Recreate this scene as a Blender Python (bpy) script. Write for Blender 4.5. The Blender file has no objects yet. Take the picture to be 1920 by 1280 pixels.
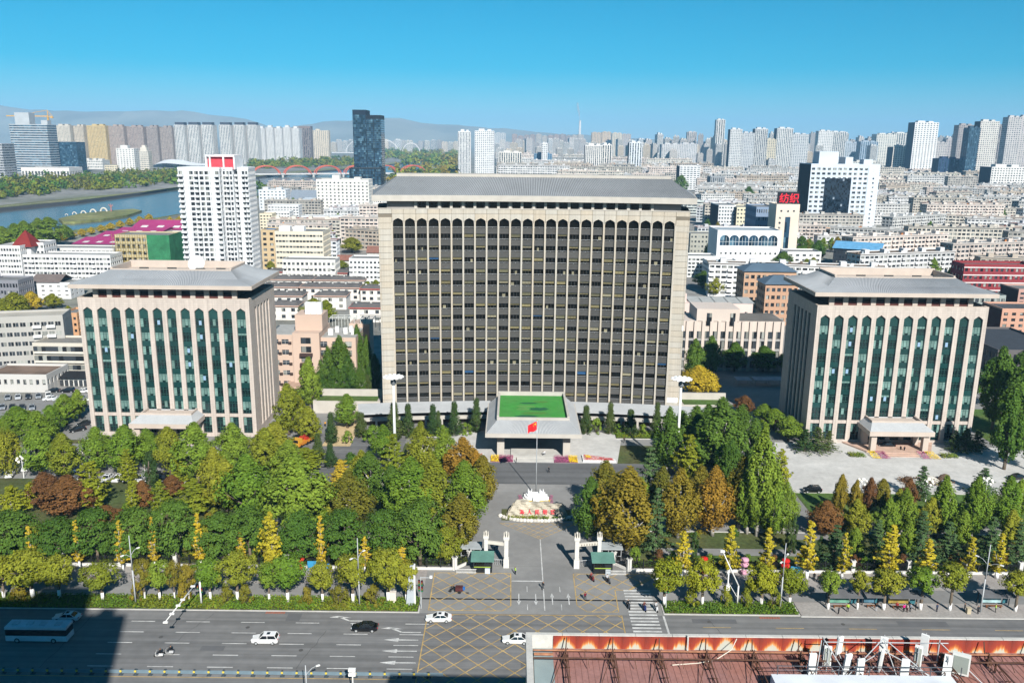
import bpy, bmesh, math, random
import numpy as np
from mathutils import Vector, Matrix

# ---------------------------------------------------------------- camera, sky, sun, exposure
SC = bpy.context.scene
COL = SC.collection
CAM_H, PITCH, ROLL, FPX = 84.0, math.radians(13.5), 0.0107, 1577.0
_f = Vector((0, math.cos(PITCH), -math.sin(PITCH)))
_r0 = Vector((1, 0, 0)); _u0 = Vector((0, math.sin(PITCH), math.cos(PITCH)))
_r = _r0*math.cos(ROLL)+_u0*math.sin(ROLL)
_u = _u0*math.cos(ROLL)-_r0*math.sin(ROLL)
cam = bpy.data.cameras.new('camera')
cam.sensor_width = 36; cam.lens = FPX/1920*36; cam.clip_start = 1; cam.clip_end = 60000
co = bpy.data.objects.new('camera', cam); COL.objects.link(co)
mw = Matrix.Identity(4)
for i in range(3):
    mw[i][0] = _r[i]; mw[i][1] = _u[i]; mw[i][2] = -_f[i]
mw[2][3] = CAM_H
co.matrix_world = mw
SC.camera = co

SUN_DIR = Vector((0.41, -1.32, 1.0)).normalized()          # towards the sun
SUN_EL = math.asin(SUN_DIR.z); SUN_AZ = math.atan2(SUN_DIR.x, SUN_DIR.y)
w = bpy.data.worlds.new('World'); SC.world = w; w.use_nodes = True
nt = w.node_tree; nt.nodes.clear()
sky = nt.nodes.new('ShaderNodeTexSky'); sky.sky_type = 'NISHITA'; sky.sun_disc = False
sky.sun_elevation = SUN_EL; sky.sun_rotation = SUN_AZ
sky.altitude = 800; sky.air_density = 1.0; sky.dust_density = 0.0; sky.ozone_density = 10.0
hs = nt.nodes.new('ShaderNodeHueSaturation'); hs.inputs['Saturation'].default_value = 1.5; hs.inputs['Hue'].default_value = 0.47
bgn = nt.nodes.new('ShaderNodeBackground'); bgn.inputs['Strength'].default_value = 0.05
wo = nt.nodes.new('ShaderNodeOutputWorld')
nt.links.new(sky.outputs[0], hs.inputs['Color']); nt.links.new(hs.outputs[0], bgn.inputs[0]); nt.links.new(bgn.outputs[0], wo.inputs[0])

sl = bpy.data.lights.new('sun', 'SUN'); sl.energy = 5.0; sl.angle = math.radians(0.5); sl.color = (1.0, 0.955, 0.885)
so = bpy.data.objects.new('sun', sl); COL.objects.link(so)
so.rotation_euler = SUN_DIR.to_track_quat('Z', 'Y').to_euler()
so.location = (100, -300, 300)
vs = SC.view_settings
vs.view_transform = 'Standard'; vs.look = 'None'; vs.gamma = 1.0; vs.exposure = 0.86
try: vs.use_curve_mapping = False
except Exception: pass
SC.cycles.use_denoising = True
SC.cycles.max_bounces = 5; SC.cycles.diffuse_bounces = 2; SC.cycles.glossy_bounces = 2
SC.cycles.transmission_bounces = 2; SC.cycles.transparent_max_bounces = 4
SC.cycles.use_adaptive_sampling = True; SC.cycles.adaptive_threshold = 0.02

# ---------------------------------------------------------------- layout helpers
def at(x, y, z=0.0):
    """ground (or level z) point seen at photo position x, y: how the site plan was surveyed"""
    d = _f+_r*((x-960)/FPX)-_u*((y-640)/FPX)
    t = (z-CAM_H)/d.z
    return Vector((d.x*t, d.y*t, z))
def at_dist(x, y, Y):
    d = _f+_r*((x-960)/FPX)-_u*((y-640)/FPX)
    t = Y/d.y
    return Vector((d.x*t, Y, CAM_H+d.z*t))
X0 = 6.0
HAZE_D = 7.5e-5

# ---------------------------------------------------------------- mesh helpers
class MB:
    def __init__(s): s.v = []; s.f = []; s.m = []
    def quad(s, a, b, c, d, m=0):
        n = len(s.v); s.v += [a, b, c, d]; s.f.append((n, n+1, n+2, n+3)); s.m.append(m)
    def poly(s, pts, m=0):
        n = len(s.v); s.v += list(pts); s.f.append(tuple(range(n, n+len(pts)))); s.m.append(m)
    def box(s, x0, x1, y0, y1, z0, z1, m=0, mt=None, bottom=True):
        n = len(s.v)
        s.v += [(x0,y0,z0),(x1,y0,z0),(x1,y1,z0),(x0,y1,z0),(x0,y0,z1),(x1,y0,z1),(x1,y1,z1),(x0,y1,z1)]
        fs = [(0,1,5,4),(1,2,6,5),(2,3,7,6),(3,0,4,7),(4,5,6,7)]
        if bottom: fs.append((3,2,1,0))
        for k, f in enumerate(fs):
            s.f.append(tuple(n+i for i in f)); s.m.append(mt if (k == 4 and mt is not None) else m)
    def hexa(s, p, m=0):
        n = len(s.v); s.v += list(p)
        for f in ((0,1,5,4),(1,2,6,5),(2,3,7,6),(3,0,4,7),(4,5,6,7),(3,2,1,0)):
            s.f.append(tuple(n+i for i in f)); s.m.append(m)
    def prism(s, pts, z0, z1, m=0, mt=None):
        n = len(s.v); k = len(pts)
        s.v += [(p[0],p[1],z0) for p in pts]+[(p[0],p[1],z1) for p in pts]
        for i in range(k):
            j = (i+1) % k; s.f.append((n+i,n+j,n+k+j,n+k+i)); s.m.append(m)
        s.f.append(tuple(n+k+i for i in range(k))); s.m.append(m if mt is None else mt)
        s.f.append(tuple(n+k-1-i for i in range(k))); s.m.append(m)
    def yprism(s, pts, y0, y1, m=0):
        """outline in x,z pushed from y0 (front) to y1"""
        n = len(s.v); k = len(pts)
        s.v += [(p[0],y0,p[1]) for p in pts]+[(p[0],y1,p[1]) for p in pts]
        for i in range(k):
            j = (i+1) % k; s.f.append((n+j,n+i,n+k+i,n+k+j)); s.m.append(m)
        s.f.append(tuple(n+i for i in range(k))); s.m.append(m)
        s.f.append(tuple(n+k+k-1-i for i in range(k))); s.m.append(m)
    def tube(s, p0, p1, r0, r1=None, n=8, m=0, caps=True):
        p0 = Vector(p0); p1 = Vector(p1); r1 = r0 if r1 is None else r1
        d = (p1-p0).normalized(); a = d.orthogonal().normalized(); b = d.cross(a)
        k = len(s.v)
        for p, r in ((p0, r0), (p1, r1)):
            for i in range(n):
                t = 2*math.pi*i/n; s.v.append(tuple(p+(a*math.cos(t)+b*math.sin(t))*r))
        for i in range(n):
            j = (i+1) % n; s.f.append((k+i,k+j,k+n+j,k+n+i)); s.m.append(m)
        if caps:
            s.f.append(tuple(k+n-1-i for i in range(n))); s.m.append(m)
            s.f.append(tuple(k+n+i for i in range(n))); s.m.append(m)
    def path(s, pts, rs, n=6, m=0):
        for i in range(len(pts)-1): s.tube(pts[i], pts[i+1], rs[i], rs[i+1], n, m, caps=(i in (0, len(pts)-2)))
    def lathe(s, prof, n=16, m=0, cx=0, cy=0, cap=True):
        k = len(s.v)
        for r, z in prof:
            for i in range(n):
                t = 2*math.pi*i/n; s.v.append((cx+r*math.cos(t), cy+r*math.sin(t), z))
        for a in range(len(prof)-1):
            for i in range(n):
                j = (i+1) % n; s.f.append((k+a*n+i,k+a*n+j,k+(a+1)*n+j,k+(a+1)*n+i)); s.m.append(m)
        if cap:
            s.f.append(tuple(k+n-1-i for i in range(n))); s.m.append(m)
            q = k+(len(prof)-1)*n; s.f.append(tuple(q+i for i in range(n))); s.m.append(m)
    def sphere(s, c, r, m=0, n=8, rings=5, sz=1.0):
        prof = [(max(0.02*r, r*math.sin(math.pi*i/rings)), c[2]-sz*r*math.cos(math.pi*i/rings)) for i in range(rings+1)]
        s.lathe(prof, n, m, c[0], c[1])
    def mesh(s, name, mats, smooth=False):
        me = bpy.data.meshes.new(name); me.from_pydata([tuple(v) for v in s.v], [], s.f)
        for mt in mats: me.materials.append(mt)
        if len(mats) > 1: me.polygons.foreach_set('material_index', s.m)
        if smooth: me.polygons.foreach_set('use_smooth', [True]*len(s.f))
        me.update()
        return me
    def build(s, name, mats, parent=None, loc=(0,0,0), rz=0, smooth=False, **kw):
        if not isinstance(mats, (list, tuple)): mats = [mats]
        return obj(name, s.mesh(name, mats, smooth), parent, loc, rz, **kw)
def obj(name, me, parent=None, loc=(0,0,0), rz=0, **kw):
    o = bpy.data.objects.new(name, me); COL.objects.link(o)
    o.location = loc; o.rotation_euler = (0, 0, rz)
    if parent is not None: o.parent = parent
    for k, v in kw.items():
        if v is not None: o[k] = v
    return o
def thing(name, label, cat, loc=(0,0,0), rz=0, group=None):
    return obj(name, None, None, loc, rz, label=label, category=cat, group=group)
def tag(o, label, cat, group=None):
    o['label'] = label; o['category'] = cat
    if group: o['group'] = group
    return o
def copy_tree(o, loc=None, rz=None, label=None, parent=None, scale=None):
    c = o.copy(); COL.objects.link(c)
    if parent is not None: c.parent = parent
    if loc is not None: c.location = loc
    if rz is not None: c.rotation_euler = (0, 0, rz)
    if scale is not None: c.scale = scale
    if label: c['label'] = label
    for ch in KIDS.get(o.name, o.children): copy_tree(ch, parent=c)
    return c
KIDS = {}
ORD = ['first','second','third','fourth','fifth','sixth','seventh','eighth','ninth','tenth','eleventh','twelfth','thirteenth','fourteenth','fifteenth',
       'sixteenth','seventeenth','eighteenth','nineteenth','twentieth']
def ordn(i):
    if i < 20: return ORD[i]
    n = i+1
    suf = 'th' if 10 <= n % 100 <= 20 else {1:'st',2:'nd',3:'rd'}.get(n % 10, 'th')
    return '%d%s' % (n, suf)

# ---------------------------------------------------------------- materials
def lin(c):
    if isinstance(c, str):
        c = [int(c[i:i+2], 16)/255 for i in (0, 2, 4)]
        return tuple(x/12.92 if x <= .04045 else ((x+.055)/1.055)**2.4 for x in c)
    return c
def alb(h, k=0.62):
    """paint colour from an sRGB hex, scaled to a real-world albedo"""
    return tuple(x*k for x in lin(h))
def M(name, col, rough=.85, var=.14, scale=.5, metal=0.0, spec=.25, bump=0.0, bscale=6.0, orand=0.0, isl=0.0, fine=0.0, tint=None, tint_amt=0.35, world=False):
    m = bpy.data.materials.new(name); m.use_nodes = True
    t = m.node_tree; N = t.nodes; L = t.links
    b = N['Principled BSDF']
    b.inputs['Roughness'].default_value = rough; b.inputs['Metallic'].default_value = metal
    b.inputs['Specular IOR Level'].default_value = spec
    c4 = (*lin(col), 1)
    if var == 0 and orand == 0 and isl == 0 and fine == 0 and bump == 0:
        b.inputs['Base Color'].default_value = c4; return m
    if world:
        tc = N.new('ShaderNodeNewGeometry').outputs['Position']
    else:
        tc = N.new('ShaderNodeTexCoord').outputs['Object']
    cur = None
    rgb = N.new('ShaderNodeRGB'); rgb.outputs[0].default_value = c4; cur = rgb.outputs[0]
    if tint is not None:
        nz = N.new('ShaderNodeTexNoise'); nz.inputs['Scale'].default_value = scale*.6; nz.inputs['Detail'].default_value = 6
        L.new(tc, nz.inputs['Vector'])
        rp = N.new('ShaderNodeMapRange'); rp.inputs[1].default_value = .42; rp.inputs[2].default_value = .68; rp.inputs[4].default_value = tint_amt
        L.new(nz.outputs[0], rp.inputs[0])
        mx = N.new('ShaderNodeMix'); mx.data_type = 'RGBA'; mx.inputs[7].default_value = (*lin(tint), 1)
        L.new(rp.outputs[0], mx.inputs[0]); L.new(cur, mx.inputs[6]); cur = mx.outputs[2]
    fac = []
    if var:
        nz = N.new('ShaderNodeTexNoise'); nz.inputs['Scale'].default_value = scale; nz.inputs['Detail'].default_value = 5
        L.new(tc, nz.inputs['Vector'])
        rp = N.new('ShaderNodeMapRange'); rp.inputs[1].default_value = .3; rp.inputs[2].default_value = .7
        rp.inputs[3].default_value = 1-var; rp.inputs[4].default_value = 1+var
        L.new(nz.outputs[0], rp.inputs[0]); fac.append(rp.outputs[0])
    if fine:
        nz = N.new('ShaderNodeTexNoise'); nz.inputs['Scale'].default_value = scale*9; nz.inputs['Detail'].default_value = 3
        L.new(tc, nz.inputs['Vector'])
        rp = N.new('ShaderNodeMapRange'); rp.inputs[1].default_value = .3; rp.inputs[2].default_value = .7
        rp.inputs[3].default_value = 1-fine; rp.inputs[4].default_value = 1+fine
        L.new(nz.outputs[0], rp.inputs[0]); fac.append(rp.outputs[0])
    if orand:
        oi = N.new('ShaderNodeObjectInfo')
        rp = N.new('ShaderNodeMapRange'); rp.inputs[3].default_value = 1-orand; rp.inputs[4].default_value = 1+orand
        L.new(oi.outputs['Random'], rp.inputs[0]); fac.append(rp.outputs[0])
    if isl:
        gi = N.new('ShaderNodeNewGeometry')
        rp = N.new('ShaderNodeMapRange'); rp.inputs[3].default_value = 1-isl; rp.inputs[4].default_value = 1+isl
        L.new(gi.outputs['Random Per Island'], rp.inputs[0]); fac.append(rp.outputs[0])
    for fo in fac:
        vm = N.new('ShaderNodeVectorMath'); vm.operation = 'SCALE'
        L.new(cur, vm.inputs[0]); L.new(fo, vm.inputs['Scale']); cur = vm.outputs[0]
    L.new(cur, b.inputs['Base Color'])
    if bump:
        nz = N.new('ShaderNodeTexNoise'); nz.inputs['Scale'].default_value = bscale; nz.inputs['Detail'].default_value = 4
        L.new(tc, nz.inputs['Vector'])
        bp = N.new('ShaderNodeBump'); bp.inputs['Strength'].default_value = bump; bp.inputs['Distance'].default_value = .1
        L.new(nz.outputs[0], bp.inputs['Height']); L.new(bp.outputs[0], b.inputs['Normal'])
    return m
_mc = {}
def P(hexcol, k=.62, **kw):
    """cached plain painted / rendered surface"""
    key = (hexcol, k, tuple(sorted(kw.items())))
    if key not in _mc: _mc[key] = M('surface_'+hexcol, alb(hexcol, k), **kw)
    return _mc[key]
def cellmat(name, base, light, cw, ch, p_light=.35, rough=.12, spec=.5, dark=None):
    """glazing behind which each window cell shows its own curtain or dark room (x/y and z cells in metres)"""
    m = bpy.data.materials.new(name); m.use_nodes = True
    t = m.node_tree; N = t.nodes; L = t.links; b = N['Principled BSDF']
    b.inputs['Roughness'].default_value = rough; b.inputs['Specular IOR Level'].default_value = spec
    tc = N.new('ShaderNodeTexCoord')
    sc = N.new('ShaderNodeVectorMath'); sc.operation = 'DIVIDE'; sc.inputs[1].default_value = (cw, cw, ch)
    L.new(tc.outputs['Object'], sc.inputs[0])
    oi = N.new('ShaderNodeObjectInfo')
    ad = N.new('ShaderNodeVectorMath'); ad.operation = 'ADD'
    fl = N.new('ShaderNodeVectorMath'); fl.operation = 'FLOOR'
    L.new(sc.outputs[0], fl.inputs[0]); L.new(fl.outputs[0], ad.inputs[0]); L.new(oi.outputs['Random'], ad.inputs[1])
    wn = N.new('ShaderNodeTexWhiteNoise'); L.new(ad.outputs[0], wn.inputs['Vector'])
    cr = N.new('ShaderNodeValToRGB'); cr.color_ramp.interpolation = 'CONSTANT'
    e = cr.color_ramp.elements
    dk = dark or tuple(x*.35 for x in lin(base))
    e[0].position = 0; e[0].color = (*dk, 1)
    e[1].position = .4*(1-p_light); e[1].color = (*lin(base), 1)
    n = cr.color_ramp.elements.new(1-p_light); n.color = (*tuple(x*.6 for x in lin(light)), 1)
    n = cr.color_ramp.elements.new(1-p_light*.4); n.color = (*lin(light), 1)
    L.new(wn.outputs['Value'], cr.inputs[0]); L.new(cr.outputs[0], b.inputs['Base Color'])
    return m
GLASS = cellmat('dark_window_glass', (.035,.042,.05), (.28,.29,.27), 1.5, 3.0, .3)
GLASSB = cellmat('blue_window_glass', (.02,.05,.085), (.08,.16,.22), 3.0, 3.6, .25, rough=.06)
# ================================================================ GROUND, ROADS, RIVER, HILLS
asphalt = M('asphalt', (.142,.141,.14), .92, .10, .06, fine=.08, world=True, tint=(.10,.10,.105), tint_amt=.5)
asphalt_light = M('asphalt_worn', (.20,.198,.192), .92, .10, .07, fine=.07, world=True, tint=(.16,.158,.155), tint_amt=.6)
asphalt_dark = M('asphalt_new', (.105,.107,.11), .92, .12, .09, fine=.06, world=True)
concrete_lt = M('pale_paving', (.42,.415,.40), .85, .08, .12, fine=.07, world=True, tint=(.36,.35,.33), tint_amt=.5)
paver = M('sidewalk_paving', (.27,.255,.24), .9, .12, .25, fine=.12, world=True, tint=(.22,.19,.18), tint_amt=.5)
kerbm = M('kerb_stone', (.40,.39,.37), .85, .12, .5, world=True)
soil = M('soil_and_lawn', (.055,.075,.022), .95, .25, .12, fine=.3, world=True, tint=(.10,.075,.035), tint_amt=.7)
lawnm = M('lawn_turf', (.055,.105,.02), .95, .2, .15, fine=.3, world=True, tint=(.10,.11,.03), tint_amt=.6)
cityg = M('city_ground', (.20,.195,.185), .95, .25, .012, fine=.25, world=True, tint=(.10,.11,.07), tint_amt=.7)
linew = M('road_paint_white', (.43,.43,.42), .8, .3, .6, fine=.15, world=True)
liney = M('road_paint_yellow', (.36,.25,.10), .8, .3, .6, fine=.15, world=True)
watm = M('river_water', (.085,.095,.09), .2, 0, 1, spec=.24, bump=.35, bscale=.25, world=True)
bankm = M('bank_grass', (.12,.14,.045), .95, .3, .02, fine=.3, world=True, tint=(.17,.155,.07), tint_amt=.7)
dirtm = M('bare_sand', (.42,.32,.18), .95, .15, .2, fine=.15, world=True)

def streaks(m, sx, sy, amt):
    """wheel tracks and washed-out bands along the lanes"""
    t = m.node_tree; N = t.nodes; L = t.links; b = N['Principled BSDF']; src = b.inputs['Base Color'].links[0].from_socket
    g = N.new('ShaderNodeNewGeometry'); mp = N.new('ShaderNodeMapping'); mp.inputs['Scale'].default_value = (sx, sy, 1); L.new(g.outputs['Position'], mp.inputs[0])
    nz = N.new('ShaderNodeTexNoise'); nz.inputs['Scale'].default_value = 1; nz.inputs['Detail'].default_value = 4; L.new(mp.outputs[0], nz.inputs['Vector'])
    rp = N.new('ShaderNodeMapRange'); rp.inputs[1].default_value = .32; rp.inputs[2].default_value = .68; rp.inputs[3].default_value = 1-amt; rp.inputs[4].default_value = 1+amt; L.new(nz.outputs[0], rp.inputs[0])
    vm = N.new('ShaderNodeVectorMath'); vm.operation = 'SCALE'; L.new(src, vm.inputs[0]); L.new(rp.outputs[0], vm.inputs['Scale']); L.new(vm.outputs[0], b.inputs['Base Color'])
streaks(asphalt, .012, .9, .2); streaks(asphalt_light, .05, .08, .12); streaks(asphalt_dark, .015, .5, .14); streaks(concrete_lt, .3, .3, .08)

def sheet(name, pts, z, m, parent=None, kind='structure'):
    b = MB(); b.poly([(p[0], p[1], z) for p in pts]); return b.build(name, m, parent, kind=kind if parent is None else None)
def rect(name, x0, x1, y0, y1, z, m, parent=None): return sheet(name, [(x0,y0),(x1,y0),(x1,y1),(x0,y1)], z, m, parent)

sheet('ground', [(-20000,-700),(20000,-700),(20000,20000),(-20000,20000)], 0, cityg)
road = rect('road', -420, 420, 84, 137.4, .02, asphalt)
rect('forecourt_road', -16.4, 29.0, 137.4, 155, .024, asphalt_light)
rect('service_lane', -300, -16.4, 142.6, 147.2, .024, asphalt_light)
rect('service_lane', 29.0, 300, 142.4, 147.2, .024, asphalt_light)
rect('sidewalk', -300, -16.4, 147.2, 154.2, .05, paver)
rect('sidewalk', 29.0, 300, 147.2, 154.2, .05, paver)
pv = MB(); pv.box(53.4, 300, 137.6, 142.4, 0, .12); pv.build('bus_platform_pavement', paver, kind='structure')
for x0, x1, y0, y1 in ((-300,-16.4,137.4,142.6), (28.2,53.2,137.7,142.2)):
    b = MB(); b.box(x0, x1, y0, y0+.25, 0, .14); b.box(x0, x1, y1-.25, y1, 0, .14)
    b.box(x0, x0+.25, y0+.25, y1-.25, 0, .14); b.box(x1-.25, x1, y0+.25, y1-.25, 0, .14)
    k = b.build('kerb', kerbm, kind='structure')
    rect('planting_soil', x0+.25, x1-.25, y0+.25, y1-.25, .10, soil)
b = MB(); b.box(53.2, 300, 137.35, 137.6, 0, .15); b.build('kerb', kerbm, kind='structure')
# compound
rect('compound_ground', -165, 165, 155, 225, .03, soil)
rect('compound_road', -70, 76, 196.8, 211.2, .05, asphalt_dark)
rect('entrance_drive', -12.5, 25, 155, 196.8, .046, asphalt_light)
rect('forecourt_lane', -140, -60, 197, 222, .046, asphalt_light)
rect('side_lane', -57, -50.5, 160, 205, .054, asphalt_light)
rect('side_lane', -62, -30, 211.2, 232, .042, asphalt)
sheet('plaza_paving', [(-20,236),(33,236),(28.5,211.2),(-17,211.2)], .056, concrete_lt)
sheet('plaza_paving', [(70,193.5),(150,193.5),(150,224),(124,229),(76,229),(70,214)], .056, concrete_lt)
rect('compound_road', 62, 70, 168, 224, .058, asphalt_light)
rect('garden_lane', 30, 150, 171.5, 178.5, .05, asphalt_light)
rect('garden_lane', 30, 62, 160.5, 163.5, .05, asphalt_light)
rect('lawn', 70.4, 150, 178.8, 193.2, .045, lawnm)
rect('lawn', 30, 150, 154.6, 160.4, .045, lawnm)
rect('lawn', 134, 175, 205, 262, .05, lawnm)
rect('side_road', 131, 139, 215, 300, .055, asphalt_light)
rect('site_ground', -160, 190, 225, 330, .02, asphalt_light)
sheet('sand_path', [(-53,222),(-45,222),(-46,262),(-52,262)], .07, dirtm)
# kerbs of plaza planting
for x0, x1 in ((-34, -17.5), (30.5, 52)):
    b = MB(); b.box(x0, x1, 230.2, 230.5, 0, .18); b.build('kerb', kerbm, kind='structure')
    rect('planting_soil', x0, x1, 230.5, 238, .08, soil)
for (x0, x1, y) in ((70, 150, 193.3), (70, 150, 178.7), (30, 150, 171.3)):
    b = MB(); b.box(x0, x1, y-.15, y+.15, 0, .16); b.build('kerb', kerbm, kind='structure')

# ---- road markings, each its own piece
def strip(name, a, c, wd, m, parent, z=.032):
    a = Vector((a[0], a[1], 0)); c = Vector((c[0], c[1], 0)); d = (c-a).normalized(); n = Vector((-d.y, d.x, 0))*wd/2
    return sheet(name, [a-n, c-n, c+n, a+n], z, m, parent)
dm = MB(); dm.poly([(0,-.1,0),(4.2,-.1,0),(4.2,.1,0),(0,.1,0)]); dme = dm.mesh('lane_dash', [linew])
for yy, off in ((133.8,.0),(130.5,-.6),(127.3,-1.2),(124.0,-1.6),(120.7,-1.4)):
    x = -67.2+off
    while x < -17: obj('lane_dash', dme, road, (x, yy, .032)); x += 9.75
def arrow(x, y, bend=False):
    b = MB()
    b.poly([(2.6,-.13,0),(6.0,-.13,0),(6.0,.13,0),(2.6,.13,0)])
    if bend:
        b.poly([(2.7,-.14,0),(2.7,.14,0),(1.2,1.15,0),(.3,1.15,0)])
        b.poly([(-1.2,1.1,0),(.2,1.55,0),(2.8,1.0,0),(.3,.95,0)])
    else: b.poly([(0,0,0),(2.6,-.55,0),(2.6,.55,0)])
    b.build('lane_arrow', linew, road, (x, y, .034))
arrow(-31.2, 134.6, True); arrow(-21.4, 131.2, True)
for k in range(4): arrow(-21.6+.15*k, 128.9-3.25*k)
for x in (28.5, 41.5, 54.5, 67.5, 80.5, 93.5): strip('yellow_dash', (x+6,133.75), (x+11,133.75), .16, liney, road)
strip('edge_line', (-200,118.0), (-18,118.0), .16, liney, road)
strip('stop_line', (28.1,137.2), (28.1,130), .35, linew, road)
def clip(poly, p, d):
    ts = []
    for i in range(len(poly)):
        a = poly[i]; c = poly[(i+1) % len(poly)]
        ex, ey = c[0]-a[0], c[1]-a[1]; den = d[0]*ey-d[1]*ex
        if abs(den) < 1e-9: continue
        t = ((a[0]-p[0])*ey-(a[1]-p[1])*ex)/den
        u = ((a[0]-p[0])*d[1]-(a[1]-p[1])*d[0])/den
        if 0 <= u < 1: ts.append(t)
    ts.sort(); return list(zip(ts[::2], ts[1::2]))
def yellow_box(poly, sp, off=0.0, outline=True, wd=.19, z=.04, a=1.0):
    n = len(poly)
    if outline:
        for i in range(n): strip('box_outline', poly[i], poly[(i+1) % n], wd, liney, road, z)
    s = 1/math.hypot(1, a)
    for k, sg in enumerate((1, -1)):
        c = -120.0
        while c < 120:
            p = (c+off, 136.0); d = (s*sg, s*a)
            for t0, t1 in clip(poly, p, d):
                if t1-t0 > .4: strip('hatch_line', (p[0]+d[0]*t0,p[1]+d[1]*t0), (p[0]+d[0]*t1,p[1]+d[1]*t1), wd, liney, road, z+.004*(k+1))
            c += sp
yellow_box([(-14.9,152.1),(.25,152.1),(.3,140.2),(-1.2,138.4),(-14.8,138.4)], 3.75)
yellow_box([(-14.8,137.0),(20.5,137.2),(20.1,112),(-14.7,112)], 4.0, 1.0)
yellow_box([(12.7,152.2),(30,152.4),(23.2,146.2),(20.3,146.2),(20.1,138.4),(14.3,138.4),(12.6,140.6)], 3.75, 1.5)
yellow_box([(-2.3,174.6),(15.2,174.9),(6.55,167.0)], 1.95, .4, wd=.13, z=.06)
strip('divider_line', (6.55,138.6), (6.55,166.9), .2, linew, road, .06)
strip('stop_line', (.4,149.2), (6.4,149.2), .3, linew, road, .036)
for k, x in enumerate((1.8,5.0,8.1,11.2)):
    b = MB(); sg = -1 if k < 2 else 1
    b.poly([(-.09,-1.9,0),(.09,-1.9,0),(.09,1.0,0),(-.09,1.0,0)]); b.poly([(-.38,.7,0),(.38,.7,0),(0,2.2,0)])
    b.build('lane_arrow', linew, road, (x, 142.6, .036), 0 if sg > 0 else math.pi)
for x in (3.4, 9.7):
    for y in (146.2, 139.8): strip('lane_dash', (x,y-1), (x,y+1), .12, linew, road, .036)
for k in range(14):
    y = 146.0-k*1.06
    strip('crosswalk_stripe', (21.9,y), (27.0,y), .5, linew, road, .044)
# drain channel across the forecourt
b = MB(); b.box(-40, 60, 142.15, 142.6, .02, .03); b.build('drain_channel', M('drain_iron', (.012,.012,.013), .8), kind='structure')
for x0, wdt in ((-44.2, 3.6), (45.5, 3.8)):
    b = MB()
    for k in range(8): b.box(x0+k*wdt/8, x0+(k+1)*wdt/8-.08, 136.7, 137.3, .02, .07)
    tag(b.build('drain_grate', M('grate_red', (.25,.10,.07), .8)), 'rusty red drain grating against the %s kerb' % ('left-hand planted' if x0 < 0 else 'right-hand planted'), 'drain grate')

crackm = M('sealed_crack', (.05,.05,.052), .9, 0, 1); rc = random.Random(8)
for (xa, ya, xb, yb, nseg) in ((-53.5,136.6,-58.5,124.0,9),(-32.0,131.5,-34.5,120.5,8),(-2,150.5,-11,147.5,6),(36,136.5,37.5,131,5),(10,133,12,121,7),(-75,136,-76,120,7)):
    pts = [(xa+(xb-xa)*i/nseg+rc.uniform(-.25,.25)*(0 < i < nseg), ya+(yb-ya)*i/nseg) for i in range(nseg+1)]
    b = MB()
    for p0, p1 in zip(pts[:-1], pts[1:]): b.quad((p0[0]-.035,p0[1],.03),(p0[0]+.035,p0[1],.03),(p1[0]+.035,p1[1],.03),(p1[0]-.035,p1[1],.03))
    b.build('sealed_crack', crackm, road)
b = MB(); b.tube((0,0,0),(0,0,.008),.38,n=14); mh = b.mesh('manhole_cover', [M('manhole_iron', (.07,.068,.066), .7, .2, 4)])
for x, y in ((-46,132.2),(-35,125.6),(-60,129),(-8,144.5),(3,134),(36,135.5),(60,135.2),(-24,145),(45,144.5),(9,158)): obj('manhole_cover', mh, road, (x,y,.03))
patchm = M('asphalt_patch', (.10,.101,.105), .95, .1, .3, world=True)
for x0, x1, y0, y1 in ((-52,-48,125.2,126.6),(-40,-37.5,134.4,136.8),(2,7,121,123),(33,41,135.0,136.4),(-12,-9,157,160),(70,79,134.6,136.4)): rect('asphalt_patch', x0, x1, y0, y1, .028, patchm, road)
# ---- river, banks, hills
far_bank = [(-260,424),(0,397),(140,383),(260,367),(340,354),(420,343),(500,333),(600,324),(716,313),(790,303),(840,297.5)]
near_bank = [(-260,452),(0,434),(130,433),(220,421),(345,400),(480,368),(590,357),(660,345),(716,326),(780,318),(830,305),(850,299)]
def wl(pts): return [at(x, y) for x, y in pts]
fw = wl(far_bank); nw = wl(near_bank)
b = MB(); b.poly([(p.x,p.y,.25) for p in nw]+[(p.x,p.y,.25) for p in reversed(fw)]); b.build('river', watm, kind='structure')
def offset(ps, dy): return [Vector((p.x, p.y+dy, 0)) for p in ps]
b = MB()
f2 = [Vector((p.x*1.0, p.y*1.012+6, 0)) for p in fw]; f3 = [Vector((p.x, p.y*1.13+20, 0)) for p in fw]
for i in range(len(fw)-1):
    b.quad((fw[i].x,fw[i].y,.1),(fw[i+1].x,fw[i+1].y,.1),(f2[i+1].x,f2[i+1].y,4),(f2[i].x,f2[i].y,4), 1)
    b.quad((f2[i].x,f2[i].y,4),(f2[i+1].x,f2[i+1].y,4),(f3[i+1].x,f3[i+1].y,4.5),(f3[i].x,f3[i].y,4.5), 0)
    b.quad((f3[i].x,f3[i].y,4.5),(f3[i+1].x,f3[i+1].y,4.5),(f3[i+1].x,f3[i+1].y,0),(f3[i].x,f3[i].y,0), 0)
b.build('river_bank', [bankm, P('4a4c50', .5)], kind='structure')
b = MB()
for i in range(len(fw)-1):
    p0, p1 = f2[i], f2[i+1]
    b.quad((p0.x,p0.y*1.035,4.6),(p1.x,p1.y*1.035,4.6),(p1.x,p1.y*1.043,4.6),(p0.x,p0.y*1.043,4.6))
b.build('promenade_path', concrete_lt, kind='structure')
b = MB()
for i in range(len(nw)-1):
    p0, p1 = nw[i], nw[i+1]
    b.quad((p0.x,p0.y-60,.15),(p1.x,p1.y-60,.15),(p1.x,p1.y+.5,.3),(p0.x,p0.y+.5,.3))
b.build('river_bank', bankm, kind='structure')
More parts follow.
